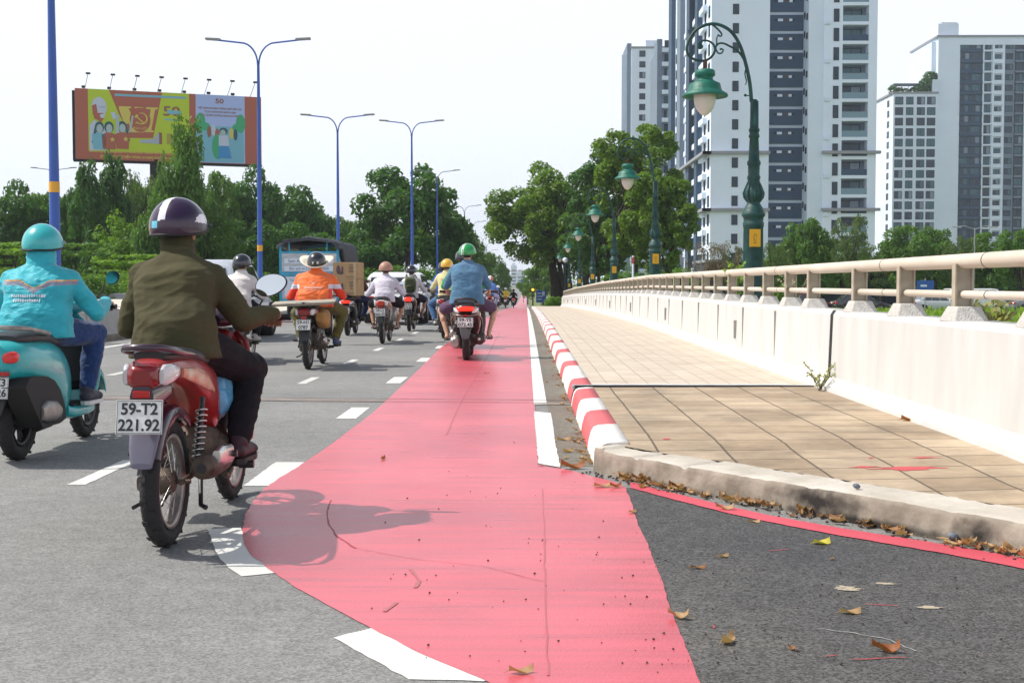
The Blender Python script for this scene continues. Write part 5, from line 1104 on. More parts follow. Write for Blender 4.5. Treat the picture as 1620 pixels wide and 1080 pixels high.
car('white car ahead, seen between the lilac-shirted and cardboard-box riders', (-3.78, 36.0, 0), 0, gloss('pure_white_paint', (.74, .75, .76), rough=.2), 4.4, 1.80, 1.47, suv=True, name='car')
# truck with tarpaulin
XT, YT = -7.55, 44.0
zt0 = G(44)
m_tblue = M('turquoise_truck_frame', (.02, .30, .48), rough=.45, var=.2); m_tarp = fabric('grey_tarpaulin', (.055, .06, .072), rough=.7, bump=.9, scale=3); m_tpanel = M('corrugated_truck_panel', (.45, .47, .5), rough=.4, metal=.3, var=.2, vscale=3, stretch=(1, 1, 8)); m_sign = M('pale_blue_sign', (.60, .68, .78), rough=.5)
tk = empty('truck', (XT, YT, zt0), 0, 'small cargo truck with turquoise frame and grey tarpaulin cover', 'truck'); tk.scale = (1, 1, 1.05)
b = MB()
for x in (-1.0, 1.0): b.bb(x - .04, x + .04, -.0, .08, .62, 2.55); b.bb(x - .04, x + .04, 4.3, 4.38, .62, 2.45)
for z in (.62, 1.46, 1.54, 2.22): b.bb(-.96, .96, 0, .06, z - .035, z + .035)
b.bb(-.05, .05, -.005, .06, .65, 2.2)
for x in (-.7, .62): b.bb(x - .02, x + .02, .05, .09, 2.2, 2.6)
b.build('frame', m_tblue, tk)
b = MB(); b.bb(-.96, .96, .02, .05, .66, 2.2); 
for k in range(22): b.bb(-.94, .94, .008, .022, .70 + k * .068, .73 + k * .068)
b.bb(-1.0, -.97, .06, 4.3, .62, 2.3); b.bb(.97, 1.0, .06, 4.3, .62, 2.3); b.bb(-.98, .98, 4.3, 4.36, .6, 2.4); b.bb(-.98, .98, 0.06, 4.3, .58, .64)
b.build('cargo_box', m_tpanel, tk)
b = MB(); b.bb(-.86, .86, -.008, .008, 1.85, 2.02); b.bb(-.86, .86, -.008, .008, 1.60, 1.76); b.bb(-.86, -.08, -.008, .008, .75, 1.4); b.bb(.08, .86, -.008, .008, .75, 1.4); sg = b.build('sign_boards', m_sign, tk)
text_mesh('lettering', 'Sam Anh Phu Company', .16, M('sign_ink', (.05, .08, .16)), sg, (0, -.011, 1.93), sx=.95); text_mesh('lettering', 'Bm xm vi Cn 0913 0000', .14, MATS['sign_ink'], sg, (0, -.011, 1.68)); text_mesh('lettering', 'Tai Van', .12, MATS['sign_ink'], sg, (-.5, -.011, 1.3))
b = MB(); rs = []
for (y, dz) in [(-.12, -.02), (.0, .0), (1.0, .03), (2.2, -.02), (3.3, .02), (4.4, 0), (4.55, -.1)]:
    rs.append([Vector((x, y + random.uniform(-.03, .03), z + dz + random.uniform(-.02, .02))) for x, z in [(-1.16, 2.36), (-1.08, 2.50), (-.85, 2.63), (-.3, 2.68), (0, 2.74), (.3, 2.68), (.85, 2.63), (1.06, 2.52), (1.10, 2.3), (1.12, 1.75 + .15 * math.sin(y * 2) if y > .1 else 2.35), (1.05, 1.75 if y > .1 else 2.36), (1.03, 2.3), (.8, 2.55), (0, 2.62), (-.8, 2.55), (-1.06, 2.4)]])
b.rings(rs); b.build('tarpaulin', m_tarp, tk)
b = MB(); b.bb(-.85, .85, -.05, .05, .46, .56); b.build('rear_bumper', m_under, tk)
for sx in (-1, 1):
    b = MB(); b.bb(sx * .78 - .12, sx * .78 + .12, -.065, -.04, .47, .55); b.build('tail_light', m_tail, tk)
for y in (1.0, 3.9):
    for sx in (-1, 1):
        wr_ = empty('wheel', (sx * .78, y, .36), parent=tk); t = MB(); t.lathe([(-.13, .2), (-.13, .33), (-.09, .36), (.09, .36), (.13, .33), (.13, .2)], axis='X', seg=24); t.build('tyre', m_tyre, wr_)
b = MB(); b.bb(-.4, .4, .2, 5.6, .4, .58); b.build('chassis', m_under, tk)
b = MB(); b.loft([(4.5, 1.25, .88, .72), (4.6, 1.28, .93, .78), (5.7, 1.2, .93, .70), (6.05, 1.0, .88, .5)], 18, .35); b.build('cab', m_tblue, tk)
# ---------------- blue street lights ----------------
m_pblue = M('blue_pole_paint', (.012, .075, .36), rough=.4, var=.12, vscale=2, coat=.3); m_pfar = M('grey_lamp_arm', (.16, .19, .25), rough=.5); m_yel = M('orange_band', (.72, .36, .03), rough=.5); m_led = M('lamp_head_grey', (.25, .26, .27), rough=.5)
def street_light(label, x, y, H, rb=.11, rt=.045, arm=1.62, upper=None, z0=None, group='street lights along the median'):
    z0 = G(y) if z0 is None else z0; root = empty('street_light', (x, y, z0), 0, label, 'street light', group); upper = upper or m_pblue
    yb = 1.5 + (2.35 - 1.5); b = MB(); b.tube([(0, 0, 0), (0, 0, H * .5), (0, 0, H - .85)], [rb, (rb + rt) / 2, rt], 14); b.build('pole', m_pblue, root)
    b = MB(); rr = rb + (rt - rb) * (2.35 / H); b.tube([(0, 0, 2.22), (0, 0, 2.42)], rr + .006, 14); b.build('painted_band', m_yel, root)
    for sx in (-1, 1):
        b = MB(); pts = [(0, 0, H - .95)]
        for k in range(9):
            a = R(90 * k / 8); pts.append((sx * (.02 + .55 * (1 - math.cos(a))), 0, H - .85 + .72 * math.sin(a)))
        pts.append((sx * arm * .93, 0, H - .13 + .12)); pts[-1] = (sx * arm * .95, 0, H - .02); b.tube(pts, .028, 8); b.build('arm', upper, root)
        b = MB(); b.box((sx * (arm - .12), 0, H - .01), (.5, .2, .07), rot=(0, R(-3 * sx), 0)); b.build('lamp_head', m_led, root, bevel=.02)
    return root
street_light('blue twin-arm street light nearest the camera, its top above the picture', -8.95, 24.0, 9.3, z0=.65)
street_light('tall blue twin-arm street light to the right of the billboard', -8.9, 42.3, 9.25, .10, z0=.0)
street_light('blue twin-arm street light right behind the tarpaulin truck', -8.9, 60.0, 9.1 - G(60), .10)
street_light('blue twin-arm street light in front of the round dark tree', -6.15, 68.4, 9.9 - G(68), .10)
for (px, top, d, lb) in [(692, 270, 97, 'grey twin-arm street light above the round dark tree'), (735, 325, 131, 'grey twin-arm street light beyond the round dark tree'), (748, 350, 164, 'distant twin-arm street light over the hedge trees'),
                         (764, 374, 195, 'more distant twin-arm street light in the road gap'), (770, 384, 230, 'farthest but one twin-arm street light in the road gap'), (775, 395, 270, 'farthest twin-arm street light in the road gap')]:
    street_light(lb, (px - 832) / 2000 * d, d, 1.15 + (448 - top) / 2000 * d - G(d), .1, .045, upper=m_pfar, group='distant street lights in the road gap')
street_light('pale twin-arm street light beyond the trees at far left', -36.2, 97, 10.0 - G(97), .09, .045, upper=m_pfar, group=None)
# ---------------- ornate green lamps ----------------
def patina(name, c, c2, s): return M(name, c, rough=.5, col2=c2, vscale=s, bump=.25, bscale=40, coat=.0, detail=9)
m_green = patina('green_cast_iron', (.003, .036, .034), (.012, .075, .066), 9); m_green2 = patina('green_lamp_hood', (.004, .11, .075), (.012, .17, .12), 5); m_globe = M('frosted_globe', (.66, .63, .56), rough=.35, var=.05, vscale=6); m_rustr = M('rusty_stub', (.12, .05, .035), rough=.8); m_sticker = M('yellow_sticker', (.80, .42, .01), rough=.5)
def arc(cx, cz, r, a0, a1, n=14, r1=None): return [(cx + (r + ((r1 - r) * k / n if r1 is not None else 0)) * math.cos(R(a0 + (a1 - a0) * k / n)), 0, cz + (r + ((r1 - r) * k / n if r1 is not None else 0)) * math.sin(R(a0 + (a1 - a0) * k / n))) for k in range(n + 1)]
def px2(l): return [((x - 337) / 270., 0, 5.0 - (y - 55) / 270.) for x, y in l]
def smooth_path(p, n=6):
    out = []
    for i in range(len(p) - 1):
        p0, p1, p2, p3 = Vector(p[max(0, i - 1)]), Vector(p[i]), Vector(p[i + 1]), Vector(p[min(len(p) - 1, i + 2)])
        for k in range(n):
            t = k / n; out.append(.5 * ((2 * p1) + (-p0 + p2) * t + (2 * p0 - 5 * p1 + 4 * p2 - p3) * t * t + (-p0 + 3 * p1 - 3 * p2 + p3) * t ** 3))
    return out + [Vector(p[-1])]
def ornate_lamp():
    root = empty('ornate_lamp', (0, 0, 0))
    b = MB(); n = 24
    prof = [(0, .24), (.12, .24), (.14, .2), (.5, .19), (.56, .165), (.62, .15), (1.3, .145), (1.95, .138), (1.98, .155), (2.03, .158), (2.05, .145), (2.11, .15), (2.13, .172), (2.17, .175), (2.2, .155), (2.24, .145), (2.29, .115), (2.33, .09), (2.36, .105), (2.40, .135), (2.46, .145), (2.52, .13), (2.60, .098), (2.67, .088), (2.69, .098), (2.72, .098), (2.74, .085), (2.88, .088), (2.90, .102), (2.94, .1), (2.96, .078), (3.29, .066), (3.30, .08), (3.33, .08), (3.345, .07), (3.38, .07), (3.39, .08), (3.42, .08), (3.44, .066), (3.83, .062), (3.84, .05), (3.86, .03)]
    rs = []
    for (z, r) in prof:
        fl = .06 if (1.2 < z < 1.96 or 2.95 < z < 3.29) else 0
        rs.append([Vector((r * (1 + fl * (1 if j % 2 else -1)) * math.cos(2 * math.pi * j / n), r * (1 + fl * (1 if j % 2 else -1)) * math.sin(2 * math.pi * j / n), z)) for j in range(n)])
    b.rings(rs)
    for j in range(8):                                                  # acanthus ribs on the bulb
        a = 2 * math.pi * j / 8; b.tube([(math.cos(a) * .09, math.sin(a) * .09, 2.33), (math.cos(a) * .14, math.sin(a) * .14, 2.41), (math.cos(a) * .15, math.sin(a) * .15, 2.47), (math.cos(a) * .12, math.sin(a) * .12, 2.56), (math.cos(a) * .09, math.sin(a) * .09, 2.64)], [.008, .016, .018, .012, .004], 6)
    b.build('post', m_green, root)
    a = MB(); a.tube(smooth_path(px2([(325, 372), (318, 300), (302, 225), (278, 150), (245, 97), (205, 70), (165, 62), (125, 72), (90, 98), (68, 140), (66, 175), (88, 200), (128, 209), (158, 198), (176, 172), (172, 146), (150, 130), (125, 130), (112, 146)])), [.028] * 30 + [.022] * 79 , 10) if False else None
    p = smooth_path(px2([(325, 372), (318, 300), (302, 225), (278, 150), (245, 97), (205, 70), (165, 62), (125, 72), (90, 98), (68, 140), (66, 175), (88, 200), (128, 209), (158, 198), (176, 172), (172, 146), (150, 130), (125, 130), (110, 146)]))
    a.tube(p, [max(.012, .029 - .015 * i / len(p)) for i in range(len(p))], 10)
    for pl, r0 in (([(306, 232), (285, 190), (262, 165), (238, 152), (212, 140), (192, 141), (180, 158), (190, 178), (204, 178), (210, 166), (200, 160)], .017), ([(165, 64), (182, 78), (196, 92), (204, 105), (198, 112), (190, 106)], .016), ([(178, 165), (184, 140), (184, 120), (190, 104)], .013), ([(68, 100), (72, 92), (66, 84)], .008), ([(304, 235), (298, 260), (304, 290), (300, 305)], .012), ([(322, 345), (308, 348), (300, 345)], .010)):
        q = smooth_path(px2(pl)); a.tube(q, [r0 * (1 - .4 * i / len(q)) for i in range(len(q))], 7)
    for (x, y, r) in ((118, 152, .045), (200, 163, .016), (192, 108, .014), (300, 346, .022)): c_ = px2([(x, y)])[0]; a.ell(c_, (r, r * .6, r), 12, 8)
    a.build('scroll_arm', m_green, root)
    cx = (138 - 337) / 270.; z = lambda y: 5.0 - (y - 55) / 270.
    h = MB(); h.lathe([(z(246), .0), (z(244), .12), (z(250), .148), (z(268), .15), (z(274), .12), (z(284), .115), (z(292), .16), (z(300), .225), (z(322), .245), (z(330), .26), (z(342), .335), (z(350), .342), (z(353), .335), (z(346), .26), (z(338), .2), (z(338), .0)], (cx, 0, 0), seg=36); h.build('lamp_hood', m_green2, root)
    h = MB(); h.tube([(cx, 0, z(208)), (cx, 0, z(248))], .032, 10); h.build('stem', m_rustr, root)
    g = MB(); g.lathe([(z(336), .168), (z(350), .168), (z(375), .160), (z(395), .135), (z(412), .095), (z(424), .045), (z(429), .0)], (cx, 0, 0), seg=28); g.build('globe', m_globe, root)
    s_ = MB(); s_.box((0, -.152, 1.80), (.165, .006, .26)); st = s_.build('yellow_notice', m_sticker, root, bevel=.004); q = MB(); q.tube([(.02 * math.cos(t_ * .5), -.158, 1.81 + .05 * math.sin(t_ * .5)) for t_ in range(12)], .004, 5); q.box((0, -.157, 1.73), (.05, .002, .012)); q.build('bolt_mark', M('brown_mark', (.3, .14, .03)), st)
    return root
LB = ['nearest ornate green scroll lamp, standing before the towers', 'second ornate green scroll lamp from the right, in front of the tall leafy tree', 'third ornate green scroll lamp from the right', 'fourth ornate green scroll lamp from the right', 'fifth ornate green scroll lamp from the right', 'farthest ornate green scroll lamp, near the dark tree trunk']
pr = ornate_lamp()
for i, d in enumerate((19.0, 33.6, 49.2, 65.0, 81.0, 100.0)):
    o = pr if i == 0 else copy_tree(pr); o.location = (3.4 + (.02 if i else 0), d, G(d) + .02); o.rotation_euler = (0, 0, random.uniform(-.06, .06)); tag(o, LB[i], 'street lamp', 'ornate green lamps behind the parapet')
# ---------------- billboard ----------------
BW, BH = 17.2, 6.55
bx0, by0 = (121 - 832) / 2000 * 118, 118.0
bb_ = empty('billboard', (bx0, by0, 1.15 + (448 - 252) / 2000 * 118), math.atan2(6.5, BW), 'wide roadside billboard with rust red panels, a yellow political poster and a pale blue poster', 'billboard')
def bmat(n, c): return M('print_' + n, c, rough=.6)
P = {k: bmat(k, c) for k, c in dict(red=(.44, .12, .07), yg=(.50, .62, .02), lav=(.42, .52, .85), white=(.55, .60, .72), gold=(.66, .55, .1), teal=(.03, .10, .13), cyan=(.20, .48, .60), green=(.05, .40, .18), blue=(.05, .28, .60), skin=(.42, .52, .52), brown=(.30, .12, .06), ltgreen=(.28, .46, .05), grey=(.4, .45, .55), olive=(.38, .32, .05)).items()}
b = MB(); b.bb(0, BW, 0, .5, 0, BH); bd = b.build('board', P['red'], bb_)
b = MB(); b.bb(-.25, -.01, .1, .55, -.1, BH - .2); b.build('side_frame', m_under, bb_); b = MB(); b.bb(-.2, BW + .02, -.1, .6, -.22, -.01); b.build('bottom_frame', m_under, bb_)
def pan(name, pts, col, z=-.012, par=bd):     # pts in board metres, a thin printed sheet
    q = MB(); n = len(pts); q.add([(x, z, y) for x, y in pts], [tuple(range(n))]); q.build(name, P[col], par)
pan('poster', [(1.15, .0), (10.35, .0), (10.35, BH - .0), (1.15, BH)], 'yg'); posty = 1.15
pan('poster', [(10.95, .05), (15.6, .05), (15.6, BH), (10.95, BH)], 'lav')
B = lambda l: [(1.15 + 9.2 * (x - 110) / (1501.), BH - BH * (y - 80 - (x - 110) * .055) / 920.) for x, y in l]   # measured on an enlargement of the poster
pan('printed_shape', B([(415, 98), (1205, 143), (1060, 745), (700, 735), (700, 660), (560, 420)]), 'red', -.02)
pan('printed_shape', B([(110, 893), (1611, 965), (1611, 1110), (110, 1040)]), 'red', -.02)
pan('printed_shape', B([(500, 150), (1560, 205), (1560, 232), (500, 180)]), 'cyan', -.028)
# X and I in tall gold serif letters
def letters(txt, x, y, size, col, sx=1., z=-.03, bold=0., shear=0): 
    o = text_mesh('lettering', txt, size, P[col], bd, (x, z, y), sx=sx, bold=bold, ext=.004); return o
for poly in ([(560, 315), (740, 322), (740, 345), (700, 348), (760, 450), (830, 350), (790, 345), (790, 328), (920, 335), (800, 480), (870, 640), (920, 655), (920, 668), (700, 660), (700, 645), (740, 640), (700, 540), (640, 560), (560, 350)],
             [(960, 335), (1140, 342), (1135, 362), (1095, 370), (1035, 640), (1075, 650), (1070, 668), (930, 662), (935, 645), (975, 638), (1030, 368), (960, 355)]): pan('printed_letter', B(poly), 'gold', -.026)
q = MB(); cx_, cy_ = B([(870, 500)])[0]; q.add([(cx_ + .95 * math.cos(2 * math.pi * k / 28), -.032, cy_ + 1.15 * math.sin(2 * math.pi * k / 28)) for k in range(28)], [tuple(range(28))]); q.build('printed_shape', P['red'], bd)
q = MB(); q.tube([(cx_ + .1 + .52 * math.cos(R(a)), -.045, cy_ + .12 + .52 * math.sin(R(a))) for a in range(110, -150, -15)], [.02 + .07 * math.sin(math.pi * (k + .5) / 18) for k in range(18)], 5); q.tube([(cx_ - .42, -.045, cy_ - .34), (cx_ - .1, -.045, cy_ - .3)], .06, 5); q.box((cx_ - .02, -.045, cy_ + .02), (.9, .01, .11), rot=(0, R(42), 0)); q.box((cx_ - .33, -.047, cy_ + .33), (.34, .01, .2), rot=(0, R(-45), 0)); q.build('printed_emblem', P['gold'], bd)
letters('ĐẠI HỘI', cx_, cy_ - .82, .34, 'gold')
letters('ĐẢNG BỘ, CHÍNH QUYỀN VÀ NHÂN DÂN THÀNH PHỐ HỒ CHÍ MINH', 5.2, .78, .31, 'gold', .8, bold=.008); letters('QUYẾT TÂM THỰC HIỆN THẮNG LỢI NGHỊ QUYẾT THÀNH PHỐ LẦN', 6.0, .32, .31, 'gold', .78, bold=.008)
letters('50', 8.7, 4.75, 1.25, 'brown', 1.3, bold=.03); pan('printed_shape', [(8.3, 4.55), (9.6, 4.5), (9.6, 4.85), (8.3, 4.9)], 'cyan', -.04); pan('printed_shape', [(8.0, 3.95), (9.3, 3.9), (9.3, 4.02), (8.0, 4.07)], 'cyan', -.04)
# generic elder's bust and three young people
pan('printed_figure', B([(125, 890), (128, 560), (190, 490), (265, 520), (330, 560), (380, 700), (370, 890)]), 'white', -.03)
q = MB(); fx, fy = B([(270, 360)])[0]; 
def disc(name, cx, cy, rx, ry, col, z): pan(name, [(cx + rx * math.cos(2 * math.pi * k / 24), cy + ry * math.sin(2 * math.pi * k / 24)) for k in range(24)], col, z)
disc('printed_figure', fx, fy + .25, .68, .95, 'white', -.034); pan('printed_figure', B([(165, 300), (230, 280), (250, 400), (330, 400), (345, 460), (300, 520), (200, 470), (175, 400)]), 'red', -.038); disc('printed_figure', fx + .28, fy - .55, .22, .2, 'white', -.041); disc('printed_figure', fx + .28, fy + .28, .34, .07, 'grey', -.041)
for (x, sh_) in ((270, 'cyan'), (410, 'red'), (605, 'red')):
    hx, hy = B([(x, 600)])[0]; disc('printed_figure', hx, hy + .08, .42, .55, 'teal', -.044); disc('printed_figure', hx + .02, hy - .05, .28, .42, 'skin', -.048)
    if x != 410: pan('printed_figure', [(hx - .45, hy), (hx - .25, hy - .1), (hx - .35, hy - 1.3), (hx - .7, hy - 1.4)] if x == 270 else [(hx + .3, hy), (hx + .45, hy), (hx + .7, hy - 1.3), (hx + .4, hy - .9)], 'teal', -.046)
    pan('printed_figure', [(hx - .2, hy - .42), (hx + .2, hy - .42), (hx + .62, hy - .62), (hx + .56, hy - 1.98), (hx - .56, hy - 1.96), (hx - .68, hy - .62)], sh_, -.05)
    if x != 270:
        sx_, sy_ = hx + .3, hy - 1.05; pan('printed_star', [(sx_ + (.26 if k % 2 == 0 else .11) * math.sin(math.pi * k / 5), sy_ + (.26 if k % 2 == 0 else .11) * math.cos(math.pi * k / 5)) for k in range(10)], 'gold', -.054)
for pl in ([(500, 690), (520, 420), (560, 430), (560, 690)], [(700, 660), (730, 520), (750, 440), (775, 450), (735, 660)]): pan('printed_figure', B(pl), 'skin', -.045)
pan('printed_shape', B([(440, 400), (500, 385), (520, 470), (470, 490)]), 'white', -.04)
pan('printed_shape', B([(860, 765), (1060, 760), (1150, 665), (1150, 825), (860, 800)]), 'grey', -.04); pan('printed_shape', B([(1150, 665), (1195, 680), (1195, 830), (1150, 828)]), 'brown', -.04); pan('printed_shape', B([(1265, 690), (1350, 690), (1350, 830), (1265, 830)]), 'olive', -.04)
# right poster
letters('50', 13.2, 5.95, .62, 'brown', 1.3, z=-.02, bold=.02)
for k, tx in enumerate(('VIỆT NAM HÒA BÌNH THỐNG NHẤT ĐỘC LẬP', 'TỰ DO HẠNH PHÚC MUÔN NĂM', 'BẢO VỆ MÔI TRƯỜNG XANH SẠCH ĐẸP')): letters(tx, 13.25, 5.25 - k * .34, .25, 'brown', .78, z=-.02, bold=.006)
pan('printed_shape', [(11.05, .1), (15.5, .1), (15.5, 3.6), (11.05, 3.5)], 'cyan', -.016)
for (x, y, rx, ry) in ((11.4, 3.9, .45, .9), (15.2, 3.9, .45, .9), (11.8, 3.5, .5, .4), (14.9, 3.5, .5, .4)): disc('printed_tree', x, y, rx, ry, 'green', -.022 - rx * .001)
for (x, y, c) in ((12.2, 3.0, 'brown'), (12.6, 3.2, 'white'), (12.95, 2.8, 'red'), (14.3, 2.9, 'gold'), (14.7, 2.8, 'teal')): disc('printed_figure', x, y, .2, .55, c, -.03)
disc('printed_figure', 13.0, 1.6, .55, 1.2, 'green', -.032); disc('printed_figure', 13.55, 3.1, .4, .35, 'teal', -.034); disc('printed_figure', 13.5, 2.95, .26, .3, 'skin', -.038); pan('printed_figure', [(13.1, 2.7), (14.0, 2.7), (14.1, 1.6), (13.1, 1.6)], 'white', -.036); pan('printed_figure', [(13.15, 1.7), (14.05, 1.7), (14.3, .5), (13.0, .5)], 'blue', -.04)
b = MB(); b.tube([(BW * .42, .5, -12), (BW * .42, .5, .2)], .55, 18); b.build('column', m_under, bb_)
for k in range(8):
    x = .9 + k * 2.18; b = MB(); b.tube([(x, .1, BH), (x + .25, -1.6, BH + 1.15)], .03, 5); o = b.build('lamp_arm', M('arm_grey', (.2, .2, .22)), bb_); b = MB(); b.box((x + .25, -1.7, BH + 1.15), (.4, .3, .14)); b.build('floodlight', m_under, o)
for k in range(7):
    x = .5 + k * 2.3; b = MB(); b.tube([(x + .3, .5, BH), (x + .3, 1.0, BH + .22)], .03, 5); b.box((x + .3, 1.0, BH + .3), (.34, .3, .2)); b.build('floodlight', m_under, bb_)
b = MB(); b.tube([(6.2 * .6, .2, 0), (6.2 * .68, -1.7, -1.0)], .03, 5); b.box((6.2 * .68, -1.7, -1.1), (.35, .3, .25)); b.build('floodlight', m_under, bb_)
# ---------------- trees ----------------
GR = [leafmat('leaf_dark', (.03, .09, .022), (.07, .17, .028)), leafmat('leaf_mid', (.05, .13, .02), (.11, .215, .028)), leafmat('leaf_light', (.08, .18, .018), (.18, .31, .03)), leafmat('leaf_grey', (.05, .10, .035), (.12, .18, .05)), leafmat('leaf_rusty', (.12, .08, .05), (.20, .15, .09)), leafmat('leaf_lush', (.08, .165, .018), (.15, .25, .028))]
m_bark = M('dark_bark', (.05, .038, .03), rough=.95, var=.4, vscale=6, bump=.8, bscale=20); m_barkp = M('pale_bark', (.20, .17, .13), rough=.95, var=.3, vscale=6)
def leafcloud(cl, n, ls, rng, up=.35, droop=0., inner=.55):
    """cl: list of (cx,cy,cz,rx,ry,rz); returns arrays of rhombus leaves"""
    cl = np.array(cl); w = cl[:, 3] * cl[:, 4]; w = w / w.sum(); idx = rng.choice(len(cl), n, p=w); c = cl[idx, :3]; r = cl[idx, 3:6]
    d = rng.normal(size=(n, 3)); d[:, 2] = np.abs(d[:, 2]) * np.where(rng.random(n) < .72, 1, -1); d /= np.linalg.norm(d, axis=1)[:, None]
    p = c + d * r * (inner + (1.08 - inner) * rng.random(n)[:, None] ** .6)
    nn = d * .8 + rng.normal(size=(n, 3)) * .55 + np.array([0, 0, up]); nn /= np.linalg.norm(nn, axis=1)[:, None]
    t = rng.normal(size=(n, 3)); t[:, 2] -= droop; t -= nn * (t * nn).sum(1)[:, None]; t /= np.linalg.norm(t, axis=1)[:, None]; b = np.cross(nn, t)
    s = ls * (.6 + .8 * rng.random(n))[:, None]
    return np.stack([p - t * s, p + b * s * .5 + nn * s * .1, p + t * s, p - b * s * .5 + nn * s * .1], 1)
def leaf_obj(name, V, mat, parent=None):
    n = len(V); me = bpy.data.meshes.new(name); me.vertices.add(n * 4); me.vertices.foreach_set('co', V.reshape(-1).astype(np.float32)); me.loops.add(n * 4); me.loops.foreach_set('vertex_index', np.arange(n * 4)); me.polygons.add(n)
    me.polygons.foreach_set('loop_start', np.arange(0, n * 4, 4)); me.update(calc_edges=True); me.materials.append(mat); o = bpy.data.objects.new(name, me); COL.objects.link(o); o.parent = parent; return o
def tree_proto(kind, mat, seed, n=7000, ls=.022, nb=46, bark=None):
    """unit tree: crown about 1 wide, 1 tall overall; returns list of (name, mesh)"""
    rng = np.random.default_rng(seed); cl = []; base = .22
    if kind == 'broad':
        for _ in range(nb):
            u = rng.normal(size=3); u /= np.linalg.norm(u); q = rng.random() ** .45; r = rng.uniform(.07, .15); z = .60 + u[2] * .30 * q; k = 1.0 if z > .5 else .9
            cl.append((u[0] * .40 * q * k, u[1] * .40 * q * k, z, r, r, r * .8))
    elif kind == 'dome':
        for _ in range(nb):
            a = rng.uniform(0, 6.28); h = rng.random(); z = .26 + .66 * h; R_ = .46 * math.sqrt(max(0, 1 - ((z - .42) / .56) ** 2)) * rng.random() ** .4; r = rng.uniform(.07, .13)
            cl.append((R_ * math.cos(a), R_ * math.sin(a), z, r, r, r * .85))
    elif kind == 'conic':
        for _ in range(nb):
            h = rng.random(); z = .15 + .8 * h; R_ = .36 * (1 - h) ** .65 + .05; a = rng.uniform(0, 6.28); q = rng.random() ** .5; r = rng.uniform(.06, .12); cl.append((R_ * q * math.cos(a), R_ * q * math.sin(a), z, r, r, r * 1.3))
    elif kind == 'vine':
        for _ in range(nb):
            col = rng.integers(0, 4); cx = (-.2, .02, .22, .08)[col]; top = (.74, .97, .70, .85)[col]; z = rng.uniform(.05, top); r = rng.uniform(.08, .13) * (1 if z > .2 else 1.2)
            cl.append((cx + rng.normal() * .05, rng.normal() * .12, z, r, r, r * 1.5))
    elif kind == 'tier':
        for k in range(nb):
            z = .18 + .74 * (int(rng.random() * 7) / 7.0) + rng.normal() * .01; a = rng.uniform(0, 6.28); q = rng.uniform(.1, .46) * (1.15 - .6 * z); r = rng.uniform(.1, .17); cl.append((q * math.cos(a), q * math.sin(a), z, r, r, .028))
    elif kind == 'sparse':
        for _ in range(nb):
            u = rng.normal(size=3); u /= np.linalg.norm(u); q = rng.random() ** .3; r = rng.uniform(.04, .09); cl.append((u[0] * .42 * q, u[1] * .4 * q, .62 + u[2] * .34 * q, r, r, r))
    elif kind == 'shrub':
        for _ in range(nb):
            a = rng.uniform(0, 6.28); q = rng.random() ** .5 * .45; r = rng.uniform(.1, .18); cl.append((q * math.cos(a), q * math.sin(a), rng.uniform(.15, .8) * (1 - q * .6), r, r, r))
    V = leafcloud(cl, n, ls, rng, droop=.8 if kind == 'vine' else .2, inner=.5 if kind != 'tier' else .1)
    root = empty('tree_source'); leaf_obj('crown', V, mat, root)
    b = MB(); b.tube([(0, 0, -.03), (.01, 0, .15), (-.01, .01, .35), (.0, 0, .62)], [.032, .024, .018, .008], 8)
    for k in range(9 if kind in ('broad', 'dome', 'sparse') else 4):
        c = cl[int(rng.integers(len(cl)))]; z0 = rng.uniform(.2, .45); b.tube([(0, 0, z0), (c[0] * .5, c[1] * .5, z0 + (c[2] - z0) * .6), (c[0], c[1], c[2])], [.012, .007, .003], 5)
    if kind == 'sparse':
        for c in cl[:26]: b.tube([(0, 0, .4), (c[0] * .5, c[1] * .5, .3 + c[2] * .4), (c[0], c[1], c[2])], [.007, .004, .002], 4)
    b.build('trunk', bark or m_bark, root); return root
PT = {
 'broad0': tree_proto('broad', GR[0], 1, 9500), 'broad1': tree_proto('broad', GR[1], 2, 9000), 'dome0': tree_proto('dome', GR[0], 3, 10000), 'dome1': tree_proto('dome', GR[1], 4, 9000),
 'conic0': tree_proto('conic', GR[0], 5, 6000, .024), 'vine1': tree_proto('vine', GR[1], 6, 16000, .022, 90), 'vine2': tree_proto('vine', GR[2], 7, 14000, .022, 90), 'tier': tree_proto('tier', GR[2], 8, 7000, .022, 70), 'tier1': tree_proto('tier', GR[1], 12, 7000, .022, 60),
 'sparse1': tree_proto('sparse', GR[3], 9, 3200, .018, 60), 'sparse4': tree_proto('sparse', GR[4], 10, 2200, .014, 55, m_barkp), 'shrub1': tree_proto('shrub', GR[1], 11, 5000, .03), 'shrub2': tree_proto('shrub', GR[2], 13, 5000, .03)}
_used = set()
def tree(kind, px, top, wpx, Y, label, group, zb=None, name='tree', sy=None):
    """top and width as seen in the photograph at distance Y"""
    X = (px - 832) / 2000 * Y; g = zb if zb is not None else terrain_z(X, Y); H = 1.15 + (448 - top) / 2000 * Y - g; W = wpx / 2000 * Y
    o = PT[kind] if kind not in _used else copy_tree(PT[kind]); _used.add(kind); o.name = name; o.location = (X, Y, g); o.scale = (W, sy or W, H); o.rotation_euler = (0, 0, random.uniform(-.5, .5) if kind.startswith('vine') else random.uniform(0, 6.28)); tag(o, label, 'tree' if 'shrub' not in kind else 'shrub', group); return o
GL = 'trees beyond the far carriageway on the left'
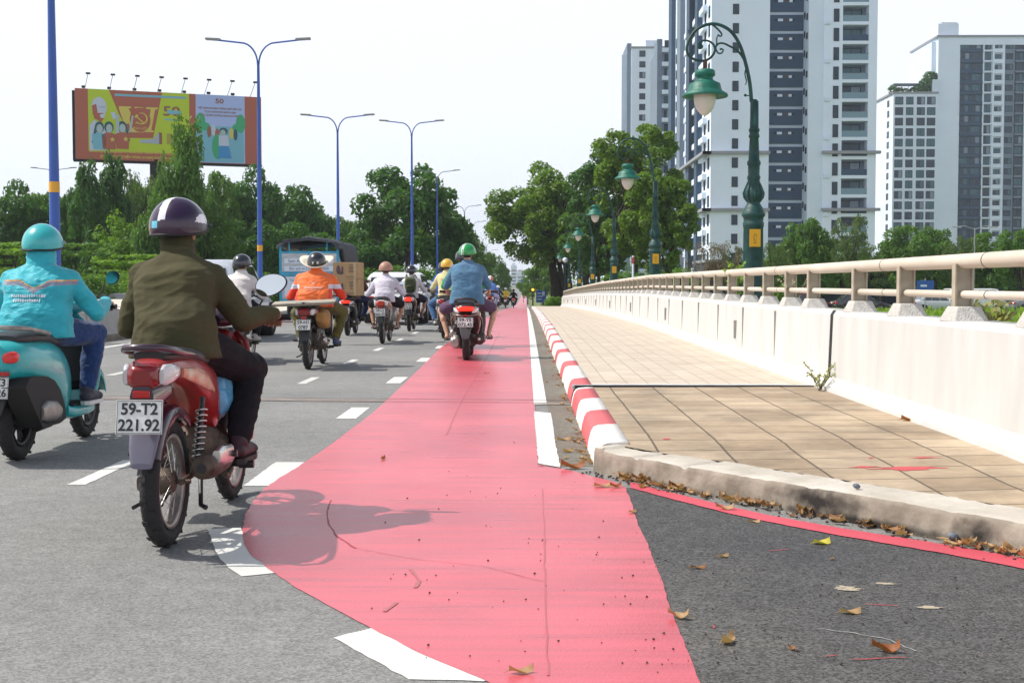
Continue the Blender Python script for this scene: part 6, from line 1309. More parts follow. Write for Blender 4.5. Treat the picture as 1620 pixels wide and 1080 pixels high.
for r in [('broad0', 15, 286, 130, 98, 'dark bushy tree at the far left edge behind the turquoise rider'), ('dome1', 72, 302, 110, 102, 'rounded green tree just left of the nearest blue pole'),
          ('dome0', 118, 292, 76, 94, 'small rounded dark tree just right of the nearest blue pole'), ('conic0', 140, 256, 100, 90, 'pointed dark tree under the left end of the billboard'), ('conic0', 178, 245, 104, 92, 'taller pointed dark tree beside its twin under the billboard'),
          ('sparse1', 216, 258, 90, 100, 'thin airy tree under the billboard right of the pointed pair'), ('vine1', 290, 203, 126, 82, 'tall creeper-covered tree standing up in front of the billboard'),
          ('broad1', 345, 262, 110, 102, 'mid green tree under the right end of the billboard'), ('broad0', 398, 264, 120, 106, 'dark tree behind the tall blue pole right of the billboard'), ('dome0', 452, 286, 130, 112, 'dark domed tree above the tarpaulin truck'),
          ('broad0', 505, 318, 110, 120, 'dark tree sloping down right of the truck'), ('dome1', 552, 345, 96, 128, 'low green tree left of the round dark tree'), ('broad1', 45, 300, 110, 108, 'dark tree filling the gap at the far left behind the blue pole'), ('dome0', 92, 318, 90, 100, 'low dark tree right beside the nearest blue pole'), ('broad1', 160, 300, 120, 100, 'dark tree filling in behind the pointed pair'), ('dome1', 232, 288, 110, 104, 'green tree behind the purple helmet under the billboard'), ('dome0', 318, 285, 120, 108, 'dark tree behind the tall creeper-covered one'), ('broad0', 372, 290, 110, 112, 'dark tree between the billboard and the tall blue pole'), ('broad1', 430, 305, 120, 118, 'green tree right of the tall blue pole'), ('dome0', 480, 325, 120, 125, 'dark tree right above the truck tarpaulin'), ('dome0', 590, 352, 90, 140, 'far dark tree partly behind the round dark tree')]:
    tree(r[0], r[1], r[2], r[3], r[4], r[5], GL)
GF = 'front row of trees on the left'
for r in [('tier', 20, 362, 170, 76, 'layered light green tree behind the turquoise rider'), ('tier1', 118, 366, 170, 73, 'layered tree with flat leaf tiers between the two near riders'), ('vine2', 188, 338, 130, 80, 'light creeper mound left of the purple helmet'), ('tier', 205, 385, 150, 68, 'low layered tree directly behind the purple helmet'),
          ('vine1', 246, 318, 110, 78, 'creeper-draped tree above the purple helmet'), ('dome1', 322, 330, 130, 82, 'green tree right of the purple helmet'), ('dome0', 392, 345, 140, 86, 'dark tree behind the black-helmeted rider in white'), ('broad0', 470, 352, 150, 92, 'dark tree directly behind the truck'), ('dome0', 548, 372, 120, 100, 'dark tree behind the cardboard boxes')]:
    tree(r[0], r[1], r[2], r[3], r[4], r[5], GF)
for i, (px, top, w, Y, k, lb) in enumerate([(-15, 405, 130, 64, 'shrub1', 'leafy shrub at the left edge of the picture'), (60, 412, 120, 63, 'shrub2', "light shrub behind the turquoise helmet"), (135, 415, 120, 62, 'shrub1', 'shrub between the turquoise rider and the olive rider'), (190, 418, 110, 64, 'shrub2', "light shrub touching the olive rider's left shoulder"),
                                        (350, 405, 140, 68, 'shrub1', 'shrub behind the olive rider\'s right arm'), (430, 410, 130, 72, 'shrub1', 'dark shrub left of the truck'), (520, 405, 130, 80, 'shrub1', 'shrub right of the truck'), (600, 400, 120, 95, 'shrub1', 'shrub behind the lilac-shirted rider'), (670, 405, 120, 100, 'shrub1', 'shrub behind the backpack rider')]):
    tree(k, px, top, w, Y, lb, 'shrubs along the left verge', name='shrub')
# the round dark tree, the hedge of trees beyond it
tree('dome0', 645, 258, 205, 104, 'large round dark tree behind the fourth blue pole', 'trees on the road median', zb=-.9); tree('broad1', 700, 322, 110, 112, 'green tree touching the right side of the large round dark tree', 'trees on the road median', zb=-1.1); tree('dome1', 606, 330, 90, 108, 'small dark tree on the left side of the large round one', 'trees on the road median', zb=-1)
for px, top, w, Y, lb in [(728, 355, 80, 140, 'hedge tree behind the green helmet'), (752, 382, 70, 165, 'hedge tree just right of the green helmet'), (775, 402, 60, 195, 'small hedge tree left of the road gap'), (790, 418, 40, 240, 'tiny farthest hedge tree at the road gap')]:
    tree('dome1' if px != 752 else 'broad1', px, top, w, Y, lb, 'hedge trees along the median')
tree('dome1', 860, 410, 74, 150, 'green tree beyond the blue direction sign, under the leaning crown', None, zb=-2); tree('broad1', 835, 436, 40, 190, 'small far tree right of the road gap', None, zb=-2.2)
# big leafy trees beyond the parapet
def big_tree(label, X, Y, g, H, W, lean, seed, mat, n, ls, trunks, base=.3, shape='dome'):
    rng = np.random.default_rng(seed); root = empty('tree', (X, Y, g), 0, label, 'tree', 'big roadside trees behind the lamps'); cl = []
    for _ in range(95):
        u = rng.normal(size=3); u /= np.linalg.norm(u); q = rng.random() ** .4; r = rng.uniform(.055, .11) * W
        z = H * (base + (1 - base) * .5) + u[2] * H * (1 - base) * .5 * q * .92; x = lean + u[0] * W * .44 * q
        if shape == 'left' : x += -W * .06 * (z / H)
        cl.append((x, u[1] * W * .40 * q, z, r, r, r * .95))
    leaf_obj('crown', leafcloud(cl, n, ls, rng, droop=.7, inner=.45), mat, root); b = MB()
    for (tx, r0) in trunks:
        b.tube([(tx, 0, -.3), (tx + .05, 0, H * .15), (tx + lean * .4 + rng.normal() * .3, .1, H * .38), (lean + tx * .6, 0, H * .7)], [r0, r0 * .8, r0 * .6, r0 * .2], 10)
        for k in range(8):
            c = cl[int(rng.integers(len(cl)))]; z0 = H * rng.uniform(.22, .5); b.tube([(tx + lean * .2, 0, z0), ((c[0] + tx) * .5, c[1] * .5, (z0 + c[2]) * .5 + .3), c[:3]], [r0 * .35, r0 * .2, .03], 6)
    b.build('trunk', m_bark, root)
big_tree('large leafy tree at the end of the parapet, its crown leaning over the road', 2.6, 108, G(108), 11.9, 10.0, -1.0, 21, GR[5], 24000, .17, [(-.1, .5), (1.0, .42), (.5, .3)], .26, 'left')
big_tree('second large leafy tree, between the road tree and the tall one', 5.0, 104, -1, 10.8, 7.6, .3, 22, GR[1], 15000, .17, [(0, .35), (.9, .2)], .2)
big_tree('tallest leafy tree behind the second green lamp', 7.7, 90, -1, 14.7, 7.2, .3, 23, GR[5], 22000, .15, [(0, .26), (-1.4, .18)], .22)
big_tree('dark leafy tree left of the tallest one, behind the third green lamp', 6.0, 95, -1, 13.2, 6.8, .1, 24, GR[0], 14000, .15, [(0, .24), (-1.0, .2)], .15)
big_tree('leafy tree bulging to the right towards the white tower', 9.3, 88, -1, 10.6, 4.8, .3, 25, GR[5], 12000, .14, [(.2, .2)], .22)
RW = 'trees on the far side of the grass at right'
for px, top, w, Y, k, lb in [(1003, 405, 110, 84, 'shrub1', 'dark bush beneath the tall leafy trees'), (1070, 400, 90, 82, 'shrub1', 'bush left of the rusty bare tree'), (1108, 368, 76, 84, 'sparse4', 'rusty brown half-bare tree left of the nearest lamp'), (1150, 370, 72, 86, 'sparse4', 'half-bare tree right beside the nearest lamp'), (1160, 385, 60, 92, 'sparse1', 'thin green tree behind the nearest lamp'),
                             (1222, 378, 80, 100, 'sparse1', 'thin tree just right of the nearest lamp'), (1275, 348, 100, 104, 'dome1', 'rounded green tree under the dark tower panels'), (1240, 385, 90, 112, 'broad1', 'low green tree behind the thin one'), (1345, 332, 78, 100, 'sparse1', 'tall thin tree in front of the tower balconies'), (1330, 375, 100, 112, 'broad1', 'green tree behind the tall thin one'),
                             (1392, 372, 90, 110, 'sparse1', 'thin tree in the gap between the towers'), (1432, 350, 105, 106, 'broad1', 'bushy tree under the lower grid-windowed tower'), (1478, 360, 90, 112, 'dome1', 'rounded tree right of the bushy one'), (1520, 368, 95, 104, 'sparse1', 'thin leafy tree beside the pale street light'), (1562, 362, 100, 110, 'broad1', 'bushy tree under the far right tower'), (1612, 360, 96, 104, 'dome1', 'tree at the right edge of the picture'),
                             (1380, 395, 120, 120, 'dome0', 'dark low tree under the gap between the towers'), (1500, 392, 130, 120, 'dome0', 'dark low tree behind the pale street light'), (1590, 390, 120, 120, 'dome0', 'dark low tree near the right edge'), (1210, 400, 110, 116, 'dome0', 'dark low tree behind the parapet shoots'), (1300, 398, 110, 118, 'dome0', 'dark low tree behind the railing, left of the blue canopy')]:
    tree(k, px, top, w, Y, lb, RW, name='tree' if 'shrub' not in k else 'shrub')
tree('shrub2', 876, 464, 30, 101, 'small clipped bush at the end of the pavement', None, name='shrub', zb=G(101)); tree('shrub1', 1045, 440, 100, 60, 'low bush behind the third lamp post', None, name='shrub'); tree('shrub2', 1165, 452, 90, 62, 'low light bush behind the railing near the nearest lamp', None, name='shrub')
for k_, o_ in PT.items():
    if k_ not in _used: [bpy.data.objects.remove(c) for c in children(o_)]; bpy.data.objects.remove(o_)
# far woods closing the horizon
rng = np.random.default_rng(77); cl = []
for k in range(170):
    x = rng.uniform(-260, 260); y = rng.uniform(330, 420)
    if -22 < x < 8: continue
    r = rng.uniform(4, 8); cl.append((x, y, rng.uniform(-1, 4), r, r, r * .8))
o = leaf_obj('distant_woods', leafcloud(cl, 26000, .8, rng), GR[1]); tag(o, 'band of distant woods closing the horizon', 'woods', None, 'stuff')
# grass on the bank
n = 30000; gx = rng.uniform(3.6, 60, n); gy = rng.uniform(12, 92, n); gy[:9000] = rng.uniform(40, 92, 9000); keep = gx > gy * .12; gx, gy = gx[keep], gy[keep]; n = len(gx)
hgt = .16 + .34 * rng.random(n) * (1 + .5 * np.sin(gx * .4 + gy * .3)); a = rng.uniform(0, 6.28, n); w = .05 + gy * .0012; gz = np.array([terrain_z(x, y) for x, y in zip(gx, gy)])
lx, ly = rng.normal(0, .12, n), rng.normal(0, .12, n)
V = np.stack([np.stack([gx - np.cos(a) * w, gy - np.sin(a) * w, gz], 1), np.stack([gx + np.cos(a) * w, gy + np.sin(a) * w, gz], 1), np.stack([gx + np.cos(a) * w * .3 + lx, gy + ly, gz + hgt], 1), np.stack([gx - np.cos(a) * w * .3 + lx, gy + ly, gz + hgt * .95], 1)], 1)
o = leaf_obj('grass', V, leafmat('grass_blade', (.16, .30, .03), (.28, .42, .06), .3)); tag(o, 'bright green grass bank behind the parapet', 'grass', None, 'stuff')
# ---------------- towers ----------------
m_tw = M('tower_white', (.74, .83, .95), rough=.8, var=.04, vscale=.15); m_tw2 = M('tower_offwhite', (.68, .77, .88), rough=.8, var=.05, vscale=.2); m_tg = M('tower_slate', (.035, .075, .135), rough=.7, var=.08, vscale=.2); m_tg2 = M('tower_grey', (.17, .22, .29), rough=.7, var=.06, vscale=.2); m_fr = M('window_frame_dark', (.012, .018, .035), rough=.7, spec=.2)
m_gl = M('tower_glass', (.02, .045, .07), rough=.2, spec=.35); m_gl2 = M('tower_glass_teal', (.05, .13, .16), rough=.2, spec=.35); m_cur = M('curtained_glass', (.20, .27, .33), rough=.4); m_ledge = M('ledge_grey', (.30, .31, .34), rough=.8); m_balg = M('balcony_glass', (.16, .27, .33), rough=.2, spec=.4); m_vent = M('vent_brown', (.10, .07, .06), rough=.8)
_wc = {}
class Tower:
    def __init__(s, label, loc): s.r = empty('apartment_tower', loc, 0, label, 'apartment tower'); s.n = 0; s.rest = MB(); s.loc = loc
    def wall(s, x0, x1, y0, y1, z0, z1, m, name='wall'):
        b = MB(); b.bb(x0, x1, y0, y1, z0, z1); return b.build(name, m, s.r)
    def geo(s, b, c, w, h, face, style):
        x, y, z = c; d = .09
        def bx(u0, u1, z0, z1, dd0, dd1, mi):
            if face == 'F': b.bb(x + u0, x + u1, y - dd1, y - dd0, z + z0, z + z1, mi)
            else: b.bb(x - dd1, x - dd0, y + u0, y + u1, z + z0, z + z1, mi)
        t = min(.12, w * .1)
        bx(-w / 2, w / 2, 0, t, 0, d, 0); bx(-w / 2, w / 2, h - t, h, 0, d, 0); bx(-w / 2, -w / 2 + t, t, h - t, 0, d, 0); bx(w / 2 - t, w / 2, t, h - t, 0, d, 0); bx(-t * .35, t * .35, t, h - t, 0, d * .7, 0)
        bx(-w / 2 + t, -t * .35, t, h - t, 0, d * .35, 1); bx(t * .35, w / 2 - t, t, h - t, 0, d * .35, 2 if style % 2 else 1)
    def win(s, x, y, z, w, h, face='F', style=None, frame=None):
        style = random.randrange(6) if style is None else style; gs = [(m_gl, m_gl2), (m_gl, m_cur), (m_gl2, m_gl), (m_gl, m_gl), (m_gl2, m_cur), (m_gl, m_gl2)][style]; frame = frame or m_fr
        if s.n < 100:
            key = (round(w, 2), round(h, 2), face, style, frame.name)
            if key not in _wc:
                b = MB(); s.geo(b, (0, 0, 0), w, h, face, style); o = b.build('window', [frame, gs[0], gs[1]], s.r, loc=(x, y, z)); _wc[key] = o
            else: o = _wc[key].copy(); COL.objects.link(o); o.parent = s.r; o.location = (x, y, z)
        else: s.geo(s.rest, (x, y, z), w, h, face, style)
        s.n += 1
    def done(s):
        if s.rest.v: s.rest.build('windows', [m_fr, m_gl, m_gl2], s.r, kind='stuff')
FH = 2.98
# main tower
T = Tower('very tall white tower with slate-blue panels, its top above the picture', (0, 200, -3)); Z = 3 + 0.; top = 82
bx = lambda px: (px - 832) / 10.
T.wall(29, 38.1, 0, 30, 0, top, m_tw); T.wall(38.1, 44.2, 4.2, 30, 0, top, m_tw2); T.wall(44.2, 46.5, .0, 30, 0, top, m_tw2)
T.wall(46.5, 49.4, -.3, 30, 0, top, m_tw); T.wall(53.45, 54.8, -.3, 30, 0, top, m_tw); T.wall(49.4, 53.45, 1.6, 30, 0, top, m_tg2)
zs = [Z + 11.05 - 2 * FH + FH * k for k in range(-1, 15)]
for z in zs[::-1]: T.win(bx(1160), 0, z - .75, .95, 1.6, 'F', 3)
for z in zs[::-1]:
    T.win(bx(1316), -.3, z - 2.0, .85, 2.0, 'F', 3); T.win(51.2, 1.6, z - 1.9, 3.2, 2.15, 'F')
for z in zs:
    T.wall(49.4, 53.45, -.3, 1.6, z - 2.45, z - 1.95, m_tw, 'balcony_slab')
    if random.random() < .45: leaf_obj('balcony_plants', leafcloud([(random.uniform(49.9, 53), .3, z - 1.3, .5, .3, .5), (random.uniform(49.9, 53), .3, z - 1.5, .4, .3, .35)], 160, .12, np.random.default_rng(int(z * 10))), GR[random.choice((0, 1, 4))], T.r)
    if random.random() < .5:
        b = MB(); x_ = random.uniform(49.8, 52.6); b.bb(x_, x_ + random.uniform(.3, .8), .1, .16, z - 1.7, z - .9); b.build('laundry', M('laundry_%d' % random.randrange(4), [(.5, .1, .1), (.6, .6, .62), (.1, .3, .5), (.5, .4, .1)][random.randrange(4)]), T.r)
    b = MB(); b.bb(49.42, 53.43, -.22, -.18, z - 1.95, z - .98); b.build('balcony_rail', m_balg if random.random() < .8 else m_tg, T.r)
    T.wall(38.1, 44.2, 3.9, 4.2, z - 2.52, z - .04, m_tg, 'slate_panel')
    b = MB(); b.bb(40.1, 40.9, 3.82, 3.9, z - 1.05, z - .65); b.bb(41.9, 42.4, 3.82, 3.9, z - 1.05, z - .65); b.bb(40.9, 41.9, 3.84, 3.9, z - 1.0, z - .7, 1); b.bb(39.6, 40.1, 3.86, 3.9, z - 1.0, z - .7, 2); b.bb(42.4, 42.8, 3.86, 3.9, z - 1.0, z - .7, 2); b.build('vent_grille', [m_tw, m_vent, m_fr], T.r)
for z in zs[::2]: b = MB(); b.bb(46.6, 47.4, -.75, -.3, z - 2.4, z - 1.8); b.build('air_conditioner', m_tw2, T.r)
for z in zs: T.win(44.2, 1.2, z - 1.4, .9, 1.0, 'L', 3); T.win(44.2, 2.9, z - .9, .8, 1.0, 'L', 3)
for z in (Z + 21.6 - .0, Z + 12.7): T.wall(27.6, 38.2, -.9, 0, z - .25, z + .2, m_ledge, 'ledge'); T.wall(46.3, 55.4, -1.1, -.3, z - .25, z + .2, m_ledge, 'ledge'); T.wall(27.6, 29, -.9, 40, z - .25, z + .2, m_ledge, 'ledge')
# receding left side: alternating white bays and slate fins
for (y0, y1, m, out) in [(10, 13, m_tg, .9), (13, 21, m_tw2, 0), (21, 25, m_tg, .8), (25, 33, m_tw2, 0), (33, 38, m_tg2, .9), (38, 46, m_tw, .2), (46, 51, m_tg, 1.0), (51, 58, m_tw2, 0)]:
    T.wall(29 - out, 36, y0 + (20 if y0 >= 30 else 0) * 0, y1, 0, top - .1, m)
for z in zs[::-1]:
    for (y, w, h) in ((2.2, 1.5, 1.8), (6.5, 1.6, 1.8), (16, 2.4, 1.6), (19.5, 1.6, 1.8), (29, 3, 1.7), (41, 2.2, 1.7), (44, 1.5, 1.7), (54, 3, 1.7)): T.win(29 - (.2 if 38 < y < 46 else 0), y, z - .8, w, h, 'L')
for z in zs:
    for (y0, y1) in ((4.4, 9.6), (13.2, 17.5), (26, 29.0)):
        b = MB(); b.bb(28.3, 29, y0, y1, z - 2.2, z - 1.3); b.build('balcony', m_tw, T.r)
T.done()
# the lower dark-edged block behind, then the slim tower
T = Tower('grey block with small balconies squeezed between the slim tower and the very tall one', (0, 275, -3)); T.wall(28.7, 40, 0, 20, 0, 55, m_tg2); T.wall(28.2, 29.3, -.4, 6, 0, 56.5, m_tg2, 'fin')
for k in range(16): T.win(30.3, 0, 10 + k * FH, 1.0, 1.6); T.wall(29.3, 31.5, -.8, 0, 9 + k * FH, 9.9 + k * FH, m_tw, 'balcony')
T.done()
T = Tower('slim white tower with a single column of windows, at the left of the group', (0, 360, -3)); T.wall(29.7, 39.5, 0, 20, 0, 70.2, m_tw); T.wall(29.4, 39.8, -.3, 20.3, 70.2, 70.7, m_ledge, 'ledge'); T.wall(27.2, 28.6, 3, 18, 0, 69, m_tw2, 'fin'); T.wall(28.6, 29.8, 1, 16, 0, 71.8, m_tg2, 'fin'); T.wall(34, 38.5, 3, 10, 70.7, 73, m_tw2, 'roof_house')
for k in range(23): T.win(32.8, 0, 3 + 1.15 + (448 - 88) * .18 - 1.1 - k * FH, 1.7, 1.7, 'F', random.choice((0, 1, 3)))
T.done()
# right-hand pair at 366 m
s_ = 366 / 2000.; Xp = lambda px: (px - 832) * s_
T = Tower('lower white tower with a regular grid of windows and plants on its roof', (0, 366, -3)); zt_ = 3 + 1.15 + (448 - 152) * s_; T.wall(Xp(1407), Xp(1477), 0, 25, 0, zt_, m_tw); T.wall(Xp(1405), Xp(1477), -.3, 25, zt_, zt_ + .5, m_ledge, 'parapet')
for k in range(19):
    z = 3 + 1.15 + (448 - 169) * s_ - k * FH
    for x, w in ((1416, 2.3), (1432.5, 2.1), (1450, 2.3), (1466, 2.4)): T.win(Xp(x), 0, z, w, 2.2)
for k in range(19): T.win(Xp(1407), 5, 3 + 1.15 + (448 - 169) * s_ - k * FH, 2, 1.8, 'L')
b = MB(); 
for x in range(6): b.bb(Xp(1410) + x * 2, Xp(1410) + x * 2 + .15, 1, 1.15, zt_ + .5, zt_ + 3)
b.bb(Xp(1409), Xp(1465), .8, 5, zt_ + 2.8, zt_ + 3.05); b.build('roof_pergola', m_tg2, T.r)
V = leafcloud([(Xp(x), 1.5, zt_ + z, r * 1.3, r, r) for x, z, r in [(1409, 1.2, 1.2), (1418, 1.0, 1.0), (1428, .8, .9), (1440, 1, 1), (1452, 1.5, 1.6), (1462, 3, 1.8), (1466, 5, 1.5), (1460, 1, 1.6), (1473, 5.2, .9), (1464, -2, 1.0)]], 2600, .35, np.random.default_rng(5)); leaf_obj('roof_garden', V, GR[0], T.r)
T.wall(Xp(1467), Xp(1478), -.1, 5, zt_, zt_ + 4, m_tw2, 'roof_house'); T.done()
T = Tower('tall white tower with dark balcony bays, at the right edge of the picture', (0, 366.6, -3)); zt_ = 3 + 1.15 + (448 - 64) * s_
T.wall(Xp(1477), Xp(1511), 0, 25, 0, zt_, m_tw); T.wall(Xp(1511), Xp(1660), .7, 25, 0, zt_, m_tw2); T.wall(Xp(1511), Xp(1660), 0, .7, zt_ - 2.2, zt_, m_tw, 'cornice'); T.wall(Xp(1470), Xp(1477), 2, 25, 0, zt_ - 1, m_tw2)
T.wall(Xp(1474), Xp(1662), -.5, 25.5, zt_, zt_ + .5, m_ledge, 'parapet'); T.wall(Xp(1478), Xp(1510), 1, 9, zt_ + .5, zt_ + 4, m_tw, 'roof_house')
b = MB()
for k in range(4): b.box((Xp(1490) + k * 1.1, 3, zt_ + 4.6), (.9, 2.2, .12), rot=(R(15), 0, 0)); b.bb(Xp(1490) + k * 1.1, Xp(1490) + k * 1.1 + .1, 3, 3.1, zt_ + 4, zt_ + 4.6)
b.build('solar_panels', m_tg, T.r)
T.wall(Xp(1547), Xp(1549), -.0, .7, 0, zt_ - 2.2, m_tw, 'pier'); T.wall(Xp(1562), Xp(1565), .0, .7, 0, zt_ - 2.2, m_tw, 'pier'); T.wall(Xp(1577.5), Xp(1581), 0, .7, 0, zt_ - 2.2, m_tw, 'pier'); T.wall(Xp(1581), Xp(1597), .3, .7, 0, zt_ - 2.2, m_tg2, 'grey_bay'); T.wall(Xp(1597), Xp(1612), .5, .7, 0, zt_ - 2.2, m_tg, 'grey_bay'); T.wall(Xp(1612), Xp(1616), 0, .7, 0, zt_ - 2.2, m_tw, 'pier'); T.wall(Xp(1511), Xp(1547), .4, .7, 0, zt_ - 2.2, m_tg, 'slate_bay')
for k in range(22):
    z = 3 + 1.15 + (448 - 82) * s_ - k * FH
    for x, w, h in ((1519.5, 2.5, 1.9), (1537, 2.6, 1.9)): T.win(Xp(x), .4, z, w, h, 'F', random.choice((0, 1, 4, 5)), m_tg)
    T.win(Xp(1555), .7, z - .3, 2.1, 2.4, 'F'); T.win(Xp(1571), .7, z + .1, 2.1, 1.4, 'F'); T.win(Xp(1588.5), .3, z, 2.1, 1.7, 'F'); T.win(Xp(1604.5), .5, z - .2, 2.3, 2.2, 'F'); T.win(Xp(1622), .7, z, 1.9, 1.8, 'F')
    T.wall(Xp(1511.5), Xp(1546.5), -.15, .4, z - 1.0, z - .12, m_tg, 'balcony'); T.wall(Xp(1597.5), Xp(1611.5), -.1, .5, z - .8, z - .25, m_tg2, 'balcony')
    if k % 1 == 0: T.wall(Xp(1549), Xp(1562), .05, .7, z - .7, z - .3, m_tw, 'slab'); T.wall(Xp(1565), Xp(1577.5), .05, .7, z - 1.1, z + .05, m_tw, 'slab')
T.done()
# hazy far towers in the gap of the road
for i, (px, top, w, Y, lb) in enumerate([(803, 436, 12, 1500, 'pale hazy far tower left in the road gap'), (813, 420, 9, 1500, 'tallest pale hazy far tower in the road gap'), (824, 430, 13, 1500, 'pale hazy far tower right in the road gap'), (795, 448, 10, 1300, 'low pale hazy far block at the hedge')]):
    sc_ = Y / 2000.; T = Tower(lb, ((px - 832) * sc_, Y, -4)); hh = 5 + (448 - top) * sc_; T.wall(-w * sc_ / 2, w * sc_ / 2, 0, 15, 0, hh, m_tw2); T.wall(-w * sc_ * .3, w * sc_ * .2, 2, 10, hh, hh + 3, m_tw, 'roof_house')
    for k in range(int(hh / 4) - 1): T.win(0, 0, 3 + 4 * k, w * sc_ * .7, 2, 'F', 3)
    T.done()
# ---------------- small things in the middle distance ----------------
m_silver = gloss('silver_car_paint', (.5, .52, .55), rough=.25)
for lb, px, Y, c, kw in [('silver hatchback parked beyond the grass below the blue sign', 1437, 92, (.55, .58, .62), dict(L=4.0, W=1.7, H=1.45)), ('white van parked beyond the grass right of the silver hatchback', 1493, 92, (.66, .68, .68), dict(L=4.3, W=1.7, H=1.75, van=True)), ('dark blue car parked right of the white van', 1545, 94, (.02, .03, .07), dict(L=4.0, W=1.7, H=1.4)),
                         ('grey car parked at the right edge beyond the grass', 1592, 93, (.2, .2, .22), dict(L=4.2, W=1.7, H=1.4)), ('dark car parked beyond the grass left of the silver hatchback', 1315, 95, (.03, .03, .035), dict(L=4.2, W=1.7, H=1.4)), ('maroon car parked beyond the grass under the railing plants', 1230, 96, (.15, .02, .02), dict(L=4.2, W=1.7, H=1.4))]:
    car(lb, ((px - 832) / 2000 * Y, Y, -.98), R(-90), gloss('car_paint_%d' % px, c, rough=.25), group='cars parked beyond the grass', name='parked_car', **kw)
s0 = empty('canopy_building', (20, 126, -1), 0, 'long low navy building with red signs behind the trees at right', 'building')
b = MB(); b.bb(-2, 34, 0, 8, 0, 4.2); b.build('wall', M('navy_cladding', (.02, .035, .07), rough=.5), s0); b = MB(); b.bb(-2.4, 34.4, -1.6, 8.2, 4.2, 4.45); b.build('roof', m_ledge, s0)
for x in range(8): b = MB(); b.bb(x * 4.4 - 1, x * 4.4 + 2.4, -.06, 0, .2, 2.6); b.build('shop_window', m_gl, s0)
for x in (1.5, 15.5): b = MB(); b.bb(x, x + 3.4, -.12, -.0, 2.8, 3.6); b.build('sign', M('dark_red_sign', (.35, .02, .02), rough=.5), s0)
def post_thing(name, label, cat, X, Y, g, H, r, mat): root = empty(name, (X, Y, g), 0, label, cat); b = MB(); b.tube([(0, 0, 0), (0, 0, H)], r, 10); b.build('post', mat, root); return root
m_signblue = M('sign_blue', (.01, .10, .42), rough=.4); m_gal = M('galvanised_steel', (.4, .42, .43), rough=.45, metal=.5)
o = post_thing('parking_sign', 'small blue sign on a post above the parked silver hatchback', 'sign', 28.3, 90, -1, 2.5, .04, m_gal); b = MB(); b.bb(-.6, .6, -.06, -.03, 1.6, 2.35); b.build('panel', m_signblue, o); b = MB(); b.bb(-.35, .1, -.07, -.06, 1.9, 2.05); b.build('panel_marks', m_tw, o)
o = post_thing('direction_sign', 'blue direction sign at the foot of the dark tree trunks', 'sign', (856 - 832) / 2000 * 108, 108, G(108), 1.2, .05, m_gal); b = MB(); b.bb(-.42, .42, -.06, -.03, .45, 1.5); p_ = b.build('panel', m_signblue, o)
b = MB()
for k in range(3): b.bb(-.3, .25 - .1 * k, -.07, -.06, 1.2 - .25 * k, 1.27 - .25 * k)
b.bb(.1, .3, -.07, -.06, 1.05, 1.4); b.build('panel_marks', m_tw, p_)
o = post_thing('road_sign', 'small blue road sign hanging in the gap right of the road', 'sign', (828 - 832) / 2000 * 230, 230, G(230), 4.6, .08, m_gal); b = MB(); b.bb(-.5, .5, -.06, -.03, 3.3, 4.2); b.build('panel', M('faded_sign_blue', (.05, .2, .42)), o)
o = post_thing('traffic_light', 'overhead amber traffic light on a long arm in the road gap', 'traffic light', (842 - 832) / 2000 * 250, 250, G(250), 6.1, .12, m_gal); b = MB(); b.tube([(0, 0, 5.9), (-2.5, 0, 6.0), (-5.2, 0, 5.95)], .07, 8); b.build('arm', m_gal, o); b = MB(); b.bb(-5.8, -4.7, -.15, .15, 5.4, 6.2); h_ = b.build('signal_head', M('signal_yellow', (.55, .35, .02), rough=.5), o, bevel=.04)
b = MB()
for k in range(3): b.lathe([(-.22, 0), (-.22, .13), (-.15, .15)], (-5.6 + k * .35, 0, 5.8), 'Y', 12)
b.build('lamps', M('amber_signal_glow', (.8, .35, .02), emis=(1, .45, .05), estr=1.5), h_)
o = post_thing('pedestrian_signal', 'low signal post with an orange light beside the blue direction sign', 'traffic light', (843 - 832) / 2000 * 116, 116, G(116), 1.5, .06, m_under); b = MB(); b.bb(-.13, .13, -.1, .1, 1.35, 1.75); h_ = b.build('signal_head', m_under, o, bevel=.02); b = MB(); b.lathe([(-.15, 0), (-.15, .1), (-.1, .12)], (0, 0, 1.62), 'Y', 14); b.build('lamp', M('orange_signal_glow', (.9, .3, .02), emis=(1, .35, .03), estr=3), h_)
o = post_thing('globe_lamp', 'white globe lamp beside the farthest green lamp', 'street lamp', (894 - 832) / 2000 * 97, 97, G(97), 3.5, .04, m_green); b = MB(); b.ell((0, 0, 3.7), (.2, .2, .2), 18, 12); b.build('globe', m_tw, o)
o = post_thing('marker_post', 'white post with a red top behind the third green lamp', 'post', (1001 - 832) / 2000 * 62, 62, -1, 3.5, .05, m_tw); b = MB(); b.tube([(0, 0, 3.1), (0, 0, 3.42)], .056, 10); b.build('red_band', m_tail, o)
o = post_thing('park_lamp', 'pale street light among the trees at right', 'street light', (1537 - 832) / 2000 * 98, 98, -1, 6.4, .05, m_gal)
for sx in (-1, 1): b = MB(); b.tube([(0, 0, 6.3), (sx * .8, 0, 6.55), (sx * 1.4, 0, 6.5)], .03, 6); b.box((sx * 1.4, 0, 6.47), (.7, .25, .1)); b.build('lamp_head', m_gal, o)
b = MB(); b.bb(-34, -16, 61, 61.3, -.6, .66); b.build('far_barrier', M('grey_far_barrier', (.3, .31, .33), rough=.9, var=.1), label='long grey concrete barrier in front of the left shrubs', cat='barrier', bevel=.02)
